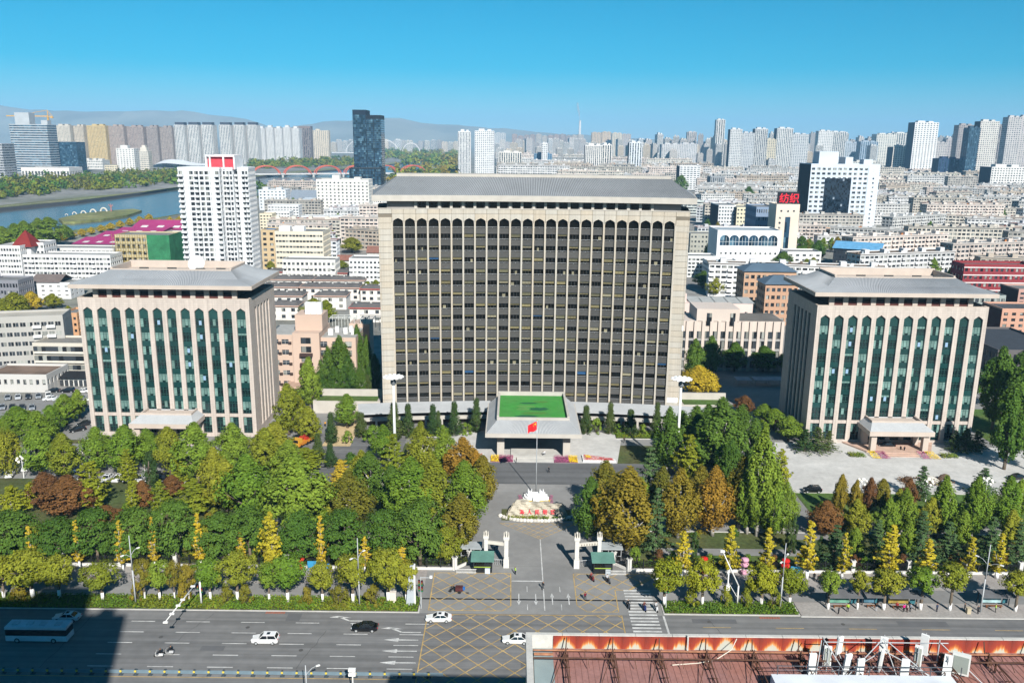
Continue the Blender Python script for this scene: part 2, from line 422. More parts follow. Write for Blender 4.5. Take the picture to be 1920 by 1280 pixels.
# island in the river with dragon humps
isl = [at(110,414), at(150,404), at(200,399), at(250,395), at(266,398), at(240,407), at(190,415), at(140,420), at(118,420)]
b = MB(); b.prism([(p.x,p.y) for p in reversed(isl)], .1, 2.2); b.build('river_island', bankm, kind='structure')
# hills
rng = random.Random(4)
def hills(pts, Y, name, col):
    b = MB(); n = 90; xs = [pts[0][0]+(pts[-1][0]-pts[0][0])*i/n for i in range(n+1)]
    top = []
    for x in xs:
        for i in range(len(pts)-1):
            if pts[i][0] <= x <= pts[i+1][0]:
                t = (x-pts[i][0])/(pts[i+1][0]-pts[i][0]); t = t*t*(3-2*t); y = pts[i][1]*(1-t)+pts[i+1][1]*t
        p = at_dist(x, y+rng.uniform(-1.6,1.6), Y); top.append(p)
    rows = 7
    for j in range(rows+1):
        f = j/rows
        for p in top: b.v.append((p.x+rng.uniform(-40,40), Y-1800*f+rng.uniform(-110,110)*(0<j<rows), max(0, p.z*(1-f)**1.1*(1+rng.uniform(-.12,.12)*(0<j)))-(.5 if j == rows else 0)))
    for p in top: b.v.append((p.x, Y+2500, -1))
    for j in range(rows):
        for i in range(n): k = j*(n+1)+i; b.f.append((k,k+n+1,k+n+2,k+1)); b.m.append(0)
    q = (rows+1)*(n+1)
    for i in range(n): b.f.append((i,i+1,q+i+1,q+i)); b.m.append(0)
    b.build(name, M(name, col, .95, .25, .0012, world=True), kind='structure', smooth=True)
hills([(-700,212),(-300,198),(0,197),(60,206),(200,209),(330,208),(430,219),(520,240),(640,227),(720,220),(800,232),(950,242),(1100,254),(1300,264)], 10000, 'hills', (.20,.20,.17))
# ================================================================ THE THREE OFFICE BUILDINGS
def randstone(name, cols, k=.6):
    m = M(name, (1,1,1), .8, .07, .4, fine=.05)
    t = m.node_tree; N = t.nodes; L = t.links
    rgb = [n for n in N if n.type == 'RGB'][0]
    oi = N.new('ShaderNodeObjectInfo'); cr = N.new('ShaderNodeValToRGB')
    e = cr.color_ramp.elements
    for i, c in enumerate(cols):
        p = i/(len(cols)-1)
        el = e[0] if i == 0 else (e[1] if i == len(cols)-1 else e.new(p))
        el.position = p; el.color = (*alb(c, k), 1)
    L.new(oi.outputs['Random'], cr.inputs[0])
    for l in list(rgb.outputs[0].links): L.new(cr.outputs[0], l.to_socket)
    return m
stone_main = randstone('sandstone_cladding', ['dcd6ca','cdc6ba','e4e0d6','d6c2a8','d3d5cc','c6beb0','ddd0bc'], .54)
def brickstone(name, col, mort, bw, bh):
    m = M(name, col, .8, .06, .3)
    t = m.node_tree; N = t.nodes; L = t.links; b = N['Principled BSDF']
    src = b.inputs['Base Color'].links[0].from_socket
    tc = N.new('ShaderNodeTexCoord'); sx = N.new('ShaderNodeSeparateXYZ'); L.new(tc.outputs['Object'], sx.inputs[0])
    ad = N.new('ShaderNodeMath'); ad.operation = 'ADD'; L.new(sx.outputs[0], ad.inputs[0]); L.new(sx.outputs[1], ad.inputs[1])
    cb = N.new('ShaderNodeCombineXYZ'); L.new(ad.outputs[0], cb.inputs[0]); L.new(sx.outputs[2], cb.inputs[1])
    br = N.new('ShaderNodeTexBrick'); br.inputs['Scale'].default_value = 1.0; br.inputs['Brick Width'].default_value = bw; br.inputs['Row Height'].default_value = bh
    br.inputs['Mortar Size'].default_value = .022; br.offset = 0.0
    br.inputs['Color1'].default_value = (1,1,1,1); br.inputs['Color2'].default_value = (.93,.92,.92,1); br.inputs['Mortar'].default_value = (mort,mort,mort,1)
    L.new(cb.outputs[0], br.inputs['Vector'])
    mu = N.new('ShaderNodeVectorMath'); mu.operation = 'MULTIPLY'; L.new(src, mu.inputs[0]); L.new(br.outputs['Color'], mu.inputs[1]); L.new(mu.outputs[0], b.inputs['Base Color'])
    return m
def rainstreaks(m, amt):
    t = m.node_tree; N = t.nodes; L = t.links; b = N['Principled BSDF']; src = b.inputs['Base Color'].links[0].from_socket
    g = N.new('ShaderNodeNewGeometry'); mp = N.new('ShaderNodeMapping'); mp.inputs['Scale'].default_value = (1.6,1.6,.05); L.new(g.outputs['Position'], mp.inputs[0])
    nz = N.new('ShaderNodeTexNoise'); nz.inputs['Scale'].default_value = 1; nz.inputs['Detail'].default_value = 5; L.new(mp.outputs[0], nz.inputs['Vector'])
    rp = N.new('ShaderNodeMapRange'); rp.inputs[1].default_value = .3; rp.inputs[2].default_value = .7; rp.inputs[3].default_value = 1-amt; rp.inputs[4].default_value = 1+amt*.6; L.new(nz.outputs[0], rp.inputs[0])
    vm = N.new('ShaderNodeVectorMath'); vm.operation = 'SCALE'; L.new(src, vm.inputs[0]); L.new(rp.outputs[0], vm.inputs['Scale']); L.new(vm.outputs[0], b.inputs['Base Color'])
stone_wing = brickstone('pink_granite_cladding', alb('e2d5ca', .58), .62, 1.3, .65)
rainstreaks(stone_wing, .13); rainstreaks(stone_main, .10)
stone_trim = M('pale_stone_trim', alb('dccdc0', .57), .8, .06, .4)
stone_beam = M('cream_stone_trim', alb('dad4ca', .55), .8, .08, .4)
tile_grey = M('grey_roof_tile', alb('9ea3a8', .58), .7, .08, .2, fine=.05)
tile_light = M('pale_roof_tile', alb('c3c6c8', .62), .7, .07, .2, fine=.05)
spandrel_m = M('charcoal_spandrel', (.062,.061,.058), .7, .10, 1.2, orand=.12)
darkglass = M('dark_glass', (.006,.006,.005), .12, 0, 1, spec=.35)
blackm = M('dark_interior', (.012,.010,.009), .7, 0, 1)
greenglass = M('green_spandrel_glass', (.010,.042,.040), .10, .1, .6, spec=.6, orand=.2)
greendark = M('green_vision_glass', (.007,.018,.019), .06, .15, .8, spec=.6, orand=.3)
curtain_m = M('curtain_behind_glass', (.13,.215,.195), .25, .1, 1.5, spec=.5, orand=.25)
bluerefl = M('open_sash_glass', (.22,.33,.46), .12, 0, 1, spec=.6)  # blue of the reflected sky put into the sash colour
greenframe = M('green_frame', (.02,.07,.06), .5, 0, 1)
blind_ms = [M('khaki_blind', (.15,.13,.065), .6, .1, 1, orand=.25), M('tan_blind', (.18,.165,.11), .6, .1, 1, orand=.2),
            M('olive_blind', (.10,.095,.055), .6, .1, 1, orand=.2), M('blue_blind', (.02,.07,.16), .5, 0, 1)]
metal_lt = M('pale_metal', (.35,.36,.37), .5, 0, 1)
maroonm = M('maroon_panel', (.085,.028,.022), .6, .1, .8)
rs = random.Random(11)

# ---- main tower, gently concave towards the street
RA, YA = 294.0, -44.5
def arc(s, d): a = s/RA; return (X0+(RA+d)*math.sin(a), YA+(RA+d)*math.cos(a))
tower = thing('office_tower', 'tall concave stone office tower with dark window bays behind the green-topped canopy', 'office building', (0,0,0))
def ring(ss0, ss1, d0, d1, n=20):
    f = [arc(ss0+(ss1-ss0)*i/n, d0) for i in range(n+1)]; bk = [arc(ss1+(ss0-ss1)*i/n, d1) for i in range(n+1)]
    return f+bk
S1 = 45.5; S0 = 41.52; PIT = 83.04/24
b = MB(); b.prism(ring(-S1+.3, S1-.3, 1.0, 20), 0, 64.2); b.build('core_wall', blackm, tower)
b = MB()
for sg in (-1, 1): b.prism(ring(min(sg*S0,sg*S1), max(sg*S0,sg*S1), .12, 20, 2), 0, 64.0)
b.prism(ring(-S0, S0, .12, 1.2, 24), 61.6, 64.0)
b.prism(ring(-S1+.4, S1-.4, 19, 20.2, 8), 0, 64)
b.build('wall', P('958b7c', .5, var=.1, scale=.2), tower)
def arcbox(wd, d0, d1, z0, z1): b = MB(); b.box(-wd/2, wd/2, d0, d1, z0, z1); return b
def arcput(name, me, s, parent=tower, z=0):
    x, y = arc(s, 0); return obj(name, me, parent, (x, y, z), -s/RA)
# stone panels of the end piers and the top band
pm1 = arcbox(3.38, -.02, .12, 0, 1.64).mesh('stone_panel', [stone_main]); pm0 = arcbox(.44, -.02, .12, 0, 1.64).mesh('stone_panel', [stone_main])
for k in range(33):
    z = 4.4+k*1.735
    for sg in (-1, 1):
        arcput('stone_panel', pm1, sg*(S0+1.78), z=z); arcput('stone_panel', pm0, sg*(S1-.26), z=z)
pmu = arcbox(PIT-.1, -.02, .12, 0, 1.3).mesh('stone_panel', [stone_main])
for i in range(24): arcput('stone_panel', pmu, (i-11.5)*PIT, z=62.66)
for sg in (-1, 1):
    me = arcbox(3.86, -.02, .12, 0, 1.3).mesh('stone_panel', [stone_main]); arcput('stone_panel', me, sg*(S0+2.0), z=62.66)
b = MB(); b.prism(ring(-S1-.1, S1+.1, -.12, 1.6, 24), 64.0, 64.22); b.build('coping', stone_beam, tower)
hw = PIT/2-.05; ow = 1.42
b = MB(); b.yprism([(-hw,59.9),(-ow,59.9),(-ow,60.5),(-.9,60.95),(0,61.35),(.9,60.95),(ow,60.5),(ow,59.9),(hw,59.9),(hw,62.58),(-hw,62.58)][::-1], -.02, 1.0)
ahm = b.mesh('arch_head', [stone_main])
for i in range(24): arcput('arch_head', ahm, (i-11.5)*PIT)
plm = arcbox(.50, -.06, 1.0, 4.3, 59.95).mesh('pillar', [stone_main])
for i in range(25): arcput('pillar', plm, (i-12)*PIT)
# spandrels and windows: 16 storeys x 24 bays
b = MB(); b.box(-1.42, 1.42, .5, .95, 0, 1.72, 0)
for k in range(1, 6): b.box(-1.42+k*.473-.015, -1.42+k*.473+.015, .47, .5, 0, 1.72, 0)
b.box(-1.4, 1.4, .52, .58, 1.98, 2.05, 1)
for x in (-1.38, 0, 1.38): b.box(x-.03, x+.03, .52, .58, 1.72, 1.98, 1)
spm = b.mesh('spandrel_panel', [spandrel_m, metal_lt])
b = MB(); b.box(-1.42, 1.42, .88, .98, 0, 1.78, 0)
for x in (-.48, .48): b.box(x-.03, x+.03, .84, .88, 0, 1.78, 1)
wnm = b.mesh('window', [darkglass, spandrel_m])
blm = {}
for h in (.45, .62, .8, 1.0):
    for k, m in enumerate(blind_ms): blm[h, k] = arcbox(2.76, .84, .9, 1.76-h, 1.76).mesh('blind', [m])
for w2 in (.35, .6, .9): blm[w2] = arcbox(w2, .83, .87, .25, 1.2).mesh('blind', [blind_ms[1]])
FH = 3.49
spare_s, spare_w = MB(), MB()
def add_arc(mb, src_boxes, s, z):
    x, y = arc(s, 0); a = -s/RA; ca, sa = math.cos(a), math.sin(a)
    for (x0, x1, d0, d1, z0, z1, m) in src_boxes:
        n = len(mb.v)
        for p in ((x0,d0,z0),(x1,d0,z0),(x1,d1,z0),(x0,d1,z0),(x0,d0,z1),(x1,d0,z1),(x1,d1,z1),(x0,d1,z1)):
            mb.v.append((x+p[0]*ca-p[1]*sa, y+p[0]*sa+p[1]*ca, z+p[2]))
        for f in ((0,1,5,4),(1,2,6,5),(2,3,7,6),(3,0,4,7),(4,5,6,7),(3,2,1,0)): mb.f.append(tuple(n+i for i in f)); mb.m.append(m)
for fl in range(16):
    zs = 56.75-fl*FH                     # bottom of this storey's spandrel
    for i in range(24):
        s = (i-11.5)*PIT
        if fl*24+i < 300:
            arcput('spandrel_panel', spm, s, z=zs)
            wo_ = arcput('window', wnm, s, z=zs-1.78)
        else:
            add_arc(spare_s, [(-1.42,1.42,.5,.95,0,1.72,0),(-1.4,1.4,.52,.58,1.98,2.05,1)], s, zs)
            add_arc(spare_w, [(-1.42,1.42,.88,.98,0,1.78,0)], s, zs-1.78); wo_ = None
        r = rs.random(); pb = .25 if fl < 2 else .62
        if r < pb:
            key = (rs.choice((.45,.62,.8,1.0)), 3 if rs.random() < .025 else rs.choice((0,0,1,2,2)))
            if wo_: obj('blind', blm[key], wo_)
            else: arcput('blind', blm[key], s, z=zs-1.78)
        elif r < pb+.12 and wo_:
            o = obj('blind', blm[rs.choice((.35,.6,.9))], wo_); o.location.x = rs.uniform(-.9,.9)
spare_s.build('spandrel_panels', [spandrel_m, metal_lt], tower, kind='stuff')
spare_w.build('windows', [darkglass], tower, kind='stuff')
me = MB(); me.yprism([(-1.42,58.5),(1.42,58.5),(1.42,60.5),(.9,60.95),(0,61.35),(-.9,60.95),(-1.42,60.5)], .9, .98); tpm = me.mesh('window', [darkglass])
for i in range(24): arcput('window', tpm, (i-11.5)*PIT)
# penthouse storey
b = MB(); b.prism(ring(-S1+2.6, S1-2.6, .95, 18), 64.0, 66.6); b.build('penthouse', M('penthouse_cladding', (.20,.19,.185), .8, .1, .4), tower)
wpm = arcbox(2.5, .72, .97, 64.15, 66.5).mesh('penthouse_window', [darkglass])
me = MB(); me.box(-1.25, 1.25, .66, .74, 65.35, 65.45); wbm = me.mesh('glazing_bar', [spandrel_m])
ppm = arcbox(.8, .5, .97, 64.0, 66.5).mesh('penthouse_pillar', [stone_beam])
for i in range(2, 22):
    s = (i-11.5)*PIT+(.28 if i % 2 == 0 else -.28)
    o = arcput('penthouse_window', wpm, s); obj('glazing_bar', wbm, o)
for i in range(2, 23): arcput('penthouse_pillar', ppm, (i-12)*PIT+(0 if i % 2 else 0))
# roof
def roof_ring(se, dF, dB, z, n=30):
    f = [arc(-se+2*se*i/n, dF) for i in range(n+1)]; bk = [arc(se-2*se*i/n, dB) for i in range(n+1)]
    return [(p[0],p[1],z) for p in f+bk]
rings = [roof_ring(47.2,-1.6,22.0,66.35), roof_ring(47.2,-1.6,22.0,68.05), roof_ring(46.9,-1.3,21.7,68.05), roof_ring(43.6,3.0,17,70.2), roof_ring(39.6,7.6,13,73.1)]
b = MB(); n = len(rings[0])
for r_ in rings: b.v += r_
for k in range(len(rings)-1):
    for i in range(n):
        j = (i+1) % n; b.f.append((k*n+i,k*n+j,(k+1)*n+j,(k+1)*n+i)); b.m.append(0 if k >= 2 else 1)
b.f.append(tuple(4*n+i for i in range(n))); b.m.append(1); b.f.append(tuple(range(n-1,-1,-1))); b.m.append(1)
rf = b.build('roof', [tile_grey, stone_beam], tower)
b = MB(); b.prism(ring(-39.9,39.9,7.3,13.3,20), 72.95, 73.75); b.build('ridge', stone_beam, rf)
b = MB(); ns = 170
tile_rib = M('grey_roof_rib', alb('7d8388', .5), .7, .08, .3)
for i in range(ns+1):
    t = -1+2*i/ns; pts = []
    for se, d, z in ((46.8,-1.25,68.12),(43.6,3.0,70.27),(39.6,7.6,73.17)):
        x, y = arc(t*se, d); pts.append(Vector((x,y,z)))
    for a_, c_ in ((pts[0],pts[1]),(pts[1],pts[2])):
        hx = .11; b.quad((a_.x-hx,a_.y,a_.z-.1),(a_.x,a_.y,a_.z+.1),(c_.x,c_.y,c_.z+.1),(c_.x-hx,c_.y,c_.z-.1)); b.quad((a_.x,a_.y,a_.z+.1),(a_.x+hx,a_.y,a_.z-.1),(c_.x+hx,c_.y,c_.z-.1),(c_.x,c_.y,c_.z+.1))
b.build('tile_ribs', tile_rib, rf, kind='stuff')
# podium
def seg_prism(s0, s1, prof, n, mats, name, parent):
    """profile (d,z) swept along the arc"""
    b = MB(); k = len(prof)
    for i in range(n+1):
        s = s0+(s1-s0)*i/n
        for d, z in prof: x, y = arc(s, d); b.v.append((x,y,z))
    for i in range(n):
        for j in range(k):
            q = (j+1) % k; b.f.append((i*k+j,(i+1)*k+j,(i+1)*k+q,i*k+q)); b.m.append(0)
    b.f.append(tuple(range(k-1,-1,-1))); b.m.append(0); b.f.append(tuple(n*k+j for j in range(k))); b.m.append(0)
    return b.build(name, mats, parent)
pod = thing('podium', 'low curved podium with pale tiled eave along the foot of the concave tower', 'building')
for s0, s1 in ((-53,-12.5),(12.5,56)):
    seg_prism(s0, s1, [(-7.6,4.1),(-7.6,4.5),(-.9,5.5),(-.9,4.2)], 12, tile_light, 'eave_roof', pod)
    seg_prism(s0, s1, [(-5.2,0.1),(-5.2,4.15),(-1.0,4.15),(-1.0,0.1)], 12, M('brown_glazing',(.07,.035,.018),.3,.3,.5), 'wall', pod)
    seg_prism(s0, s1, [(-8.0,2.1),(-8.0,3.15),(-7.4,3.15),(-7.4,2.1)], 12, stone_beam, 'beam', pod)
    s = s0+.4
    while s < s1:
        x, y = arc(s, -7.7); bb = MB(); bb.box(-.3,.3,-.28,.28,0,2.1); bb.build('column', stone_beam, pod, (x,y,0), -s/RA); s += 5.0
seg_prism(-12.4, 12.4, [(-9,0.1),(-9,5.2),(-.9,5.2),(-.9,0.1)], 8, blackm, 'lobby_wall', pod)
# annex walls at both ends of the podium
for x0, x1, lab in ((-62,-41,'left'),(53,68,'right')):
    t = thing('annex', 'low cream-walled annex with planted roof at the %s foot of the concave tower' % lab, 'building', ((x0+x1)/2,254,0))
    hwx = (x1-x0)/2
    b = MB(); b.box(-hwx,hwx,-3,3,0,4.0); b.build('wall', stone_beam, t)
    b = MB(); b.box(-hwx-.2,hwx+.2,2.4,3.2,4.0,6.2); b.build('parapet', stone_beam, t)
    b = MB(); b.box(-hwx+1,hwx-1,-2.6,2.2,4.0,4.12); b.build('roof_planting', lawnm, t)

# ---- canopy over the main entrance
cn = thing('entrance_canopy', 'broad entrance canopy with bright green turf roof and grey tiled skirt', 'canopy', (X0,226,0))
def frustum(mb, a, bq, z0, z1, m=0):
    (ax0,ax1,ay0,ay1), (bx0,bx1,by0,by1) = a, bq
    A = [(ax0,ay0,z0),(ax1,ay0,z0),(ax1,ay1,z0),(ax0,ay1,z0)]; B = [(bx0,by0,z1),(bx1,by0,z1),(bx1,by1,z1),(bx0,by1,z1)]
    for i in range(4): j = (i+1) % 4; mb.quad(A[i],A[j],B[j],B[i],m)
OUT = (-12.9,12.9,-13.4,13.6); INN = (-9.6,9.6,-8.2,14.2)
b = MB(); b.box(*OUT, 6.5, 7.6); b.build('fascia', stone_beam, cn)
b = MB(); frustum(b, (-12.6,12.6,-13.1,13.4), INN, 7.6, 9.9); sk = b.build('tile_skirt', tile_light, cn)
b = MB()
for i in range(60):
    x = -12.3+24.6*i/59; x2 = x*9.6/12.6
    b.quad((x-.07,-13.05,7.63),(x,-13.08,7.75),(x2,-8.2,10.03),(x2-.07,-8.2,9.92)); b.quad((x,-13.08,7.75),(x+.07,-13.05,7.63),(x2+.07,-8.2,9.92),(x2,-8.2,10.03))
b.build('tile_ribs', tile_grey, sk, kind='stuff')
b = MB()
b.box(-9.9,9.9,-8.5,-7.9,9.8,10.5); b.box(-9.9,9.9,14.0,14.6,9.8,11.0); b.box(-9.9,-9.3,-7.9,14,9.8,10.8); b.box(9.3,9.9,-7.9,14,9.8,10.8)
b.build('parapet', stone_beam, cn)
turf = M('artificial_turf', (.04,.215,.035), .9, .12, .4, fine=.12, tint=(.07,.2,.05), tint_amt=.5)
b = MB(); b.box(-9.3,9.3,-7.9,14,9.6,9.85); tf = b.build('turf', turf, cn)
def blob(pts, m, name, z):
    b = MB(); b.poly([(p[0],p[1],z) for p in pts]); return b.build(name, m, tf)
g_dk = M('turf_dark', (.012,.085,.035), .9, .1, .5, fine=.1); g_ol = M('turf_olive', (.06,.17,.03), .9, .1, .5, fine=.1); g_lt = M('turf_light', (.08,.22,.05), .9, .1, .5, fine=.1)
def ob(cx, cy, rx, ry, seed, n=18):
    r = random.Random(seed); return [(cx+rx*math.cos(2*math.pi*i/n)*(1+r.uniform(-.28,.28)), cy+ry*math.sin(2*math.pi*i/n)*(1+r.uniform(-.28,.28))) for i in range(n)]
for i, (cx, cy, rx, ry, m) in enumerate([(-1.6,-5.2,3.0,1.0,g_dk),(1.8,1.2,3.0,1.5,g_dk),(-1.0,6.6,2.6,.7,g_dk),(2.6,8.0,2.3,.7,g_ol),(-1.6,3.6,2.6,1.0,g_lt),(.2,-2.4,3.4,1.2,g_ol),(-2.6,1.0,1.8,1.3,g_lt)]):
    blob(ob(cx,cy,rx,ry,i), m, 'turf_patch', 9.862+.004*i)
for i in range(1, 9): b = MB(); b.box(-9.3+i*2.07,-9.27+i*2.07,-7.9,14,9.85,9.856); b.build('turf_seam', g_ol, tf)
for x in (-9.75, 8.2):
    for y in (-10.2, 6.0): b = MB(); b.box(0,1.95,0,1.7,0,6.5); b.build('column', stone_beam, cn, (x,y,0))
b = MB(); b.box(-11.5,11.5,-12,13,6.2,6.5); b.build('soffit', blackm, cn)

# ---- the two flanking wings
tile_wing = M('silver_grey_roof_tile', alb('b6babf', .6), .7, .08, .2, fine=.05); tile_wrib = M('silver_grey_roof_rib', alb('9aa0a6', .58), .7, .08, .3)
def wing(cx, side, label):
    t = thing('office_wing', label, 'office building', (cx,229,0))
    PW, W, DP = 3.87, 23.75, 25.0
    def put(name, me, x, z, parent=t): return obj(name, me, parent, (x,0,z))
    b = MB(); b.box(-W+.9,W-.9,.85,DP-.9,0,39.8); b.build('core_wall', blackm, t)
    b = MB(); b.box(-.635,.635,0,.9,1.0,36.6); pm = b.mesh('pillar', [stone_wing])
    for i in range(11): put('pillar', pm, (i-5)*PW, 0)
    b = MB(); b.box(-.585,.585,0,.9,1.0,36.6); pe = b.mesh('pillar', [stone_wing])
    for sg in (-1, 1): put('pillar', pe, sg*(W-.587), 0)
    h2 = PW/2; o2 = 1.3
    b = MB(); b.yprism([(-h2,36.6),(-o2,36.6),(-.9,36.95),(0,37.6),(.9,36.95),(o2,36.6),(h2,36.6),(h2,40),(-h2,40)][::-1], 0, .9); hm = b.mesh('arch_head', [stone_wing])
    for i in range(12): put('arch_head', hm, (i-5.5)*PW, 0)
    b = MB(); b.box(-W,-6*PW,0,.9,36.6,40); b.box(6*PW,W,0,.9,36.6,40); b.box(-W,W,0,.9,0,1.0)
    b.box(-W,W,DP-.9,DP,0,40); b.build('wall', stone_wing, t)
    b = MB(); b.box(-1.3,1.3,.2,.9,5.9,6.8); bm_ = b.mesh('floor_band', [stone_wing])
    for i in range(12): put('floor_band', bm_, (i-5.5)*PW, 0)
    # glazing per bay
    b = MB(); b.yprism([(-1.3,34.4),(1.3,34.4),(1.3,36.6),(.9,36.95),(0,37.6),(-.9,36.95),(-1.3,36.6)], .55, .8); hd = b.mesh('glass_head', [greenglass])
    b = MB(); b.box(-1.3,1.3,.5,.8,0,1.55); sp = b.mesh('glass_spandrel', [greenglass])
    b = MB(); b.box(-1.3,1.3,.6,.82,0,2.5); wn = b.mesh('window', [greendark])
    b = MB(); b.box(-1.3,1.3,.6,.82,0,3.8); wt = b.mesh('window', [greendark])
    b = MB(); b.box(-1.3,1.3,.6,.82,0,4.9); wg = b.mesh('window', [greendark])
    def frame(h, hor):
        b = MB()
        for x in (-.42,.42): b.box(x-.04,x+.04,.52,.6,0,h)
        for z in hor: b.box(-1.3,1.3,.53,.6,z-.04,z+.04)
        return b.mesh('frame', [greenframe])
    fr = frame(2.5, (.55,2.0)); frt = frame(3.8, (1.3,1.9,3.3)); frg = frame(4.9, (1.6,3.0,4.2))
    cu = {}
    for nm, x0, x1, z0, z1 in (('l',-1.26,-.5,.1,2.4),('r',.5,1.26,.1,2.4),('m',-.36,.36,.6,2.4),('t',-1.26,1.26,1.85,2.4),('f',-1.26,1.26,.5,2.4)):
        b = MB(); b.box(x0,x1,.56,.6,z0,z1); cu[nm] = b.mesh('curtain', [curtain_m])
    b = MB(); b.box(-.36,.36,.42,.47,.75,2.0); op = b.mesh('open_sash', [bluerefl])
    r = random.Random(int(cx)+500)
    for i in range(12):
        x = (i-5.5)*PW
        put('glass_head', hd, x, 0)
        for k in range(7):
            top = 34.4-4.0*k
            z = top-2.5
            if k < 6:
                w_ = put('window', wn, x, z); obj('frame', fr, w_); put('glass_spandrel', sp, x, z-1.5)
            else:
                w_ = put('window', wt, x, top-3.8); obj('frame', frt, w_)
            pr = r.random()
            ks = ['l','r','m'] if pr < .24 else ['t'] if pr < .36 else ['l'] if pr < .5 else ['l','r'] if pr < .64 else ['m'] if pr < .7 else []
            for q in ks:
                c = obj('curtain', cu[q], w_); c.location.z = 0 if k < 6 else 1.3
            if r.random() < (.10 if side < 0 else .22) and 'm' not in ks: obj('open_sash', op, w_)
        w_ = put('window', wg, x, 1.0); obj('frame', frg, w_)
        if r.random() < .7: c = obj('curtain', cu['l'], w_); c.location.z = 2.2
        if r.random() < .6: c = obj('curtain', cu['r'], w_); c.location.z = 2.2
    # side walls with tall slot windows
    for sg in (-1, 1):
        b = MB(); x0, x1 = (sg*W, sg*(W-.9)) if sg > 0 else (-W, -W+.9)
        xa, xb = min(x0,x1), max(x0,x1)
        b.box(xa,xb,.9,DP-.9,37,40); b.box(xa,xb,.9,DP-.9,0,2)
        ys = [.9, 4.6]; 
        for q in range(6): ys += [6.0+q*3.0-.0, 6.0+q*3.0+1.2] if q else []
        segs = [(.9,4.8),(6.6,7.9),(9.7,11.0),(12.8,14.1),(15.9,17.2),(19.0,DP-.9)]
        for y0, y1 in segs: b.box(xa,xb,y0,y1,2,37)
        b.build('side_wall', stone_wing, t)
        for y0, y1 in zip([s[1] for s in segs[:-1]], [s[0] for s in segs[1:]]):
            bb = MB(); xg = sg*(W-.5); bb.box(xg-.1, xg+.1, y0, y1, 2, 37); g = bb.build('slot_window', greendark, t)
            bb = MB()
            for k in range(9): bb.box(xg+sg*.1-.03, xg+sg*.1+.03, y0, y1, 5+3.9*k, 6.2+3.9*k)
            bb.build('slot_spandrels', greenglass, g)
    # parapet deck, penthouse, roof
    b = MB(); b.box(-W,W,0,.5,40,40.25); b.box(-W,W,DP-.5,DP,40,40.25); b.box(-W,-W+.5,.5,DP-.5,40,40.25); b.box(W-.5,W,.5,DP-.5,40,40.25); b.build('coping', stone_trim, t)
    b = MB(); b.box(-W+.5,W-.5,.5,DP-.5,39.7,39.95); b.build('terrace', P('8d8780'), t)
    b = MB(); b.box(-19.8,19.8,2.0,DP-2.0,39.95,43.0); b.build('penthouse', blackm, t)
    b = MB(); b.box(-.7,.7,1.5,2.1,39.95,43.0); pp = b.mesh('penthouse_pillar', [stone_trim])
    for i in range(11): put('penthouse_pillar', pp, (i-5)*PW, 0)
    b = MB(); b.box(-1.22,1.22,1.8,1.98,39.95,41.0,0); b.box(-1.22,1.22,1.82,1.98,42.0,42.1,1); pw = b.mesh('penthouse_window', [maroonm, metal_lt])
    for i in range(10): put('penthouse_window', pw, (i-4.5)*PW, 0)
    b = MB(); b.box(-W-1.5,W+1.5,-1.5,DP+1.5,43.0,44.1); b.build('eave', stone_trim, t)
    b = MB(); frustum(b, (-W-1.3,W+1.3,-1.3,DP+1.3), (-20.4,20.4,2.5,DP-2.5), 44.1, 45.2); frustum(b, (-20.4,20.4,2.5,DP-2.5), (-16.9,16.9,7,DP-5.5), 45.2, 47.1)
    rf = b.build('roof', tile_wing, t)
    b = MB()
    b.box(-17.1,17.1,6.7,7.2,46.8,47.35); b.box(-17.1,17.1,DP-5.8,DP-5.2,46,48.0); b.box(-17.1,-16.6,7.2,DP-5.8,46,47.7); b.box(16.6,17.1,7.2,DP-5.8,46,47.7)
    b.box(-16.6,16.6,7.2,DP-5.8,45.6,46.0); b.build('roof_well', stone_trim, rf)
    for x in (-10,-2,6,12): bb = MB(); bb.box(x,x+2.6,9.5,9.75,46,47.4); bb.build('duct', spandrel_m, rf)
    b = MB(); nr = 90
    for i in range(nr+1):
        u = -1+2*i/nr; P3 = [Vector((u*25.0,-1.25,44.15)),Vector((u*20.4,2.5,45.27)),Vector((u*16.9,7,47.17))]
        for a_, c_ in ((P3[0],P3[1]),(P3[1],P3[2])):
            b.quad((a_.x-.1,a_.y,a_.z-.08),(a_.x,a_.y,a_.z+.09),(c_.x,c_.y,c_.z+.09),(c_.x-.1,c_.y,c_.z-.08)); b.quad((a_.x,a_.y,a_.z+.09),(a_.x+.1,a_.y,a_.z-.08),(c_.x+.1,c_.y,c_.z-.08),(c_.x,c_.y,c_.z+.09))
    for sg in (-1, 1):
        for i in range(48):
            u = i/47; P3 = [Vector((sg*25.0,-1+u*(DP+2),44.15)),Vector((sg*20.4,2.6+u*(DP-5.2),45.27)),Vector((sg*16.9,7+u*(DP-12.5),47.17))]
            for a_, c_ in ((P3[0],P3[1]),(P3[1],P3[2])):
                b.quad((a_.x,a_.y-.1,a_.z-.08),(a_.x,a_.y,a_.z+.09),(c_.x,c_.y,c_.z+.09),(c_.x,c_.y-.1,c_.z-.08)); b.quad((a_.x,a_.y,a_.z+.09),(a_.x,a_.y+.1,a_.z-.08),(c_.x,c_.y+.1,c_.z-.08),(c_.x,c_.y,c_.z+.09))
    b.build('tile_ribs', tile_wrib, rf, kind='stuff')
    # entrance porch
    pch = MB(); pch.box(-9,9,-8.5,.2,5.2,6.5); po = pch.build('porch', stone_trim, t)
    b = MB(); frustum(b, (-8.9,8.9,-8.4,.0), (-7.0,7.0,-4.6,.0), 6.5, 8.1); b.build('porch_roof', tile_light, po)
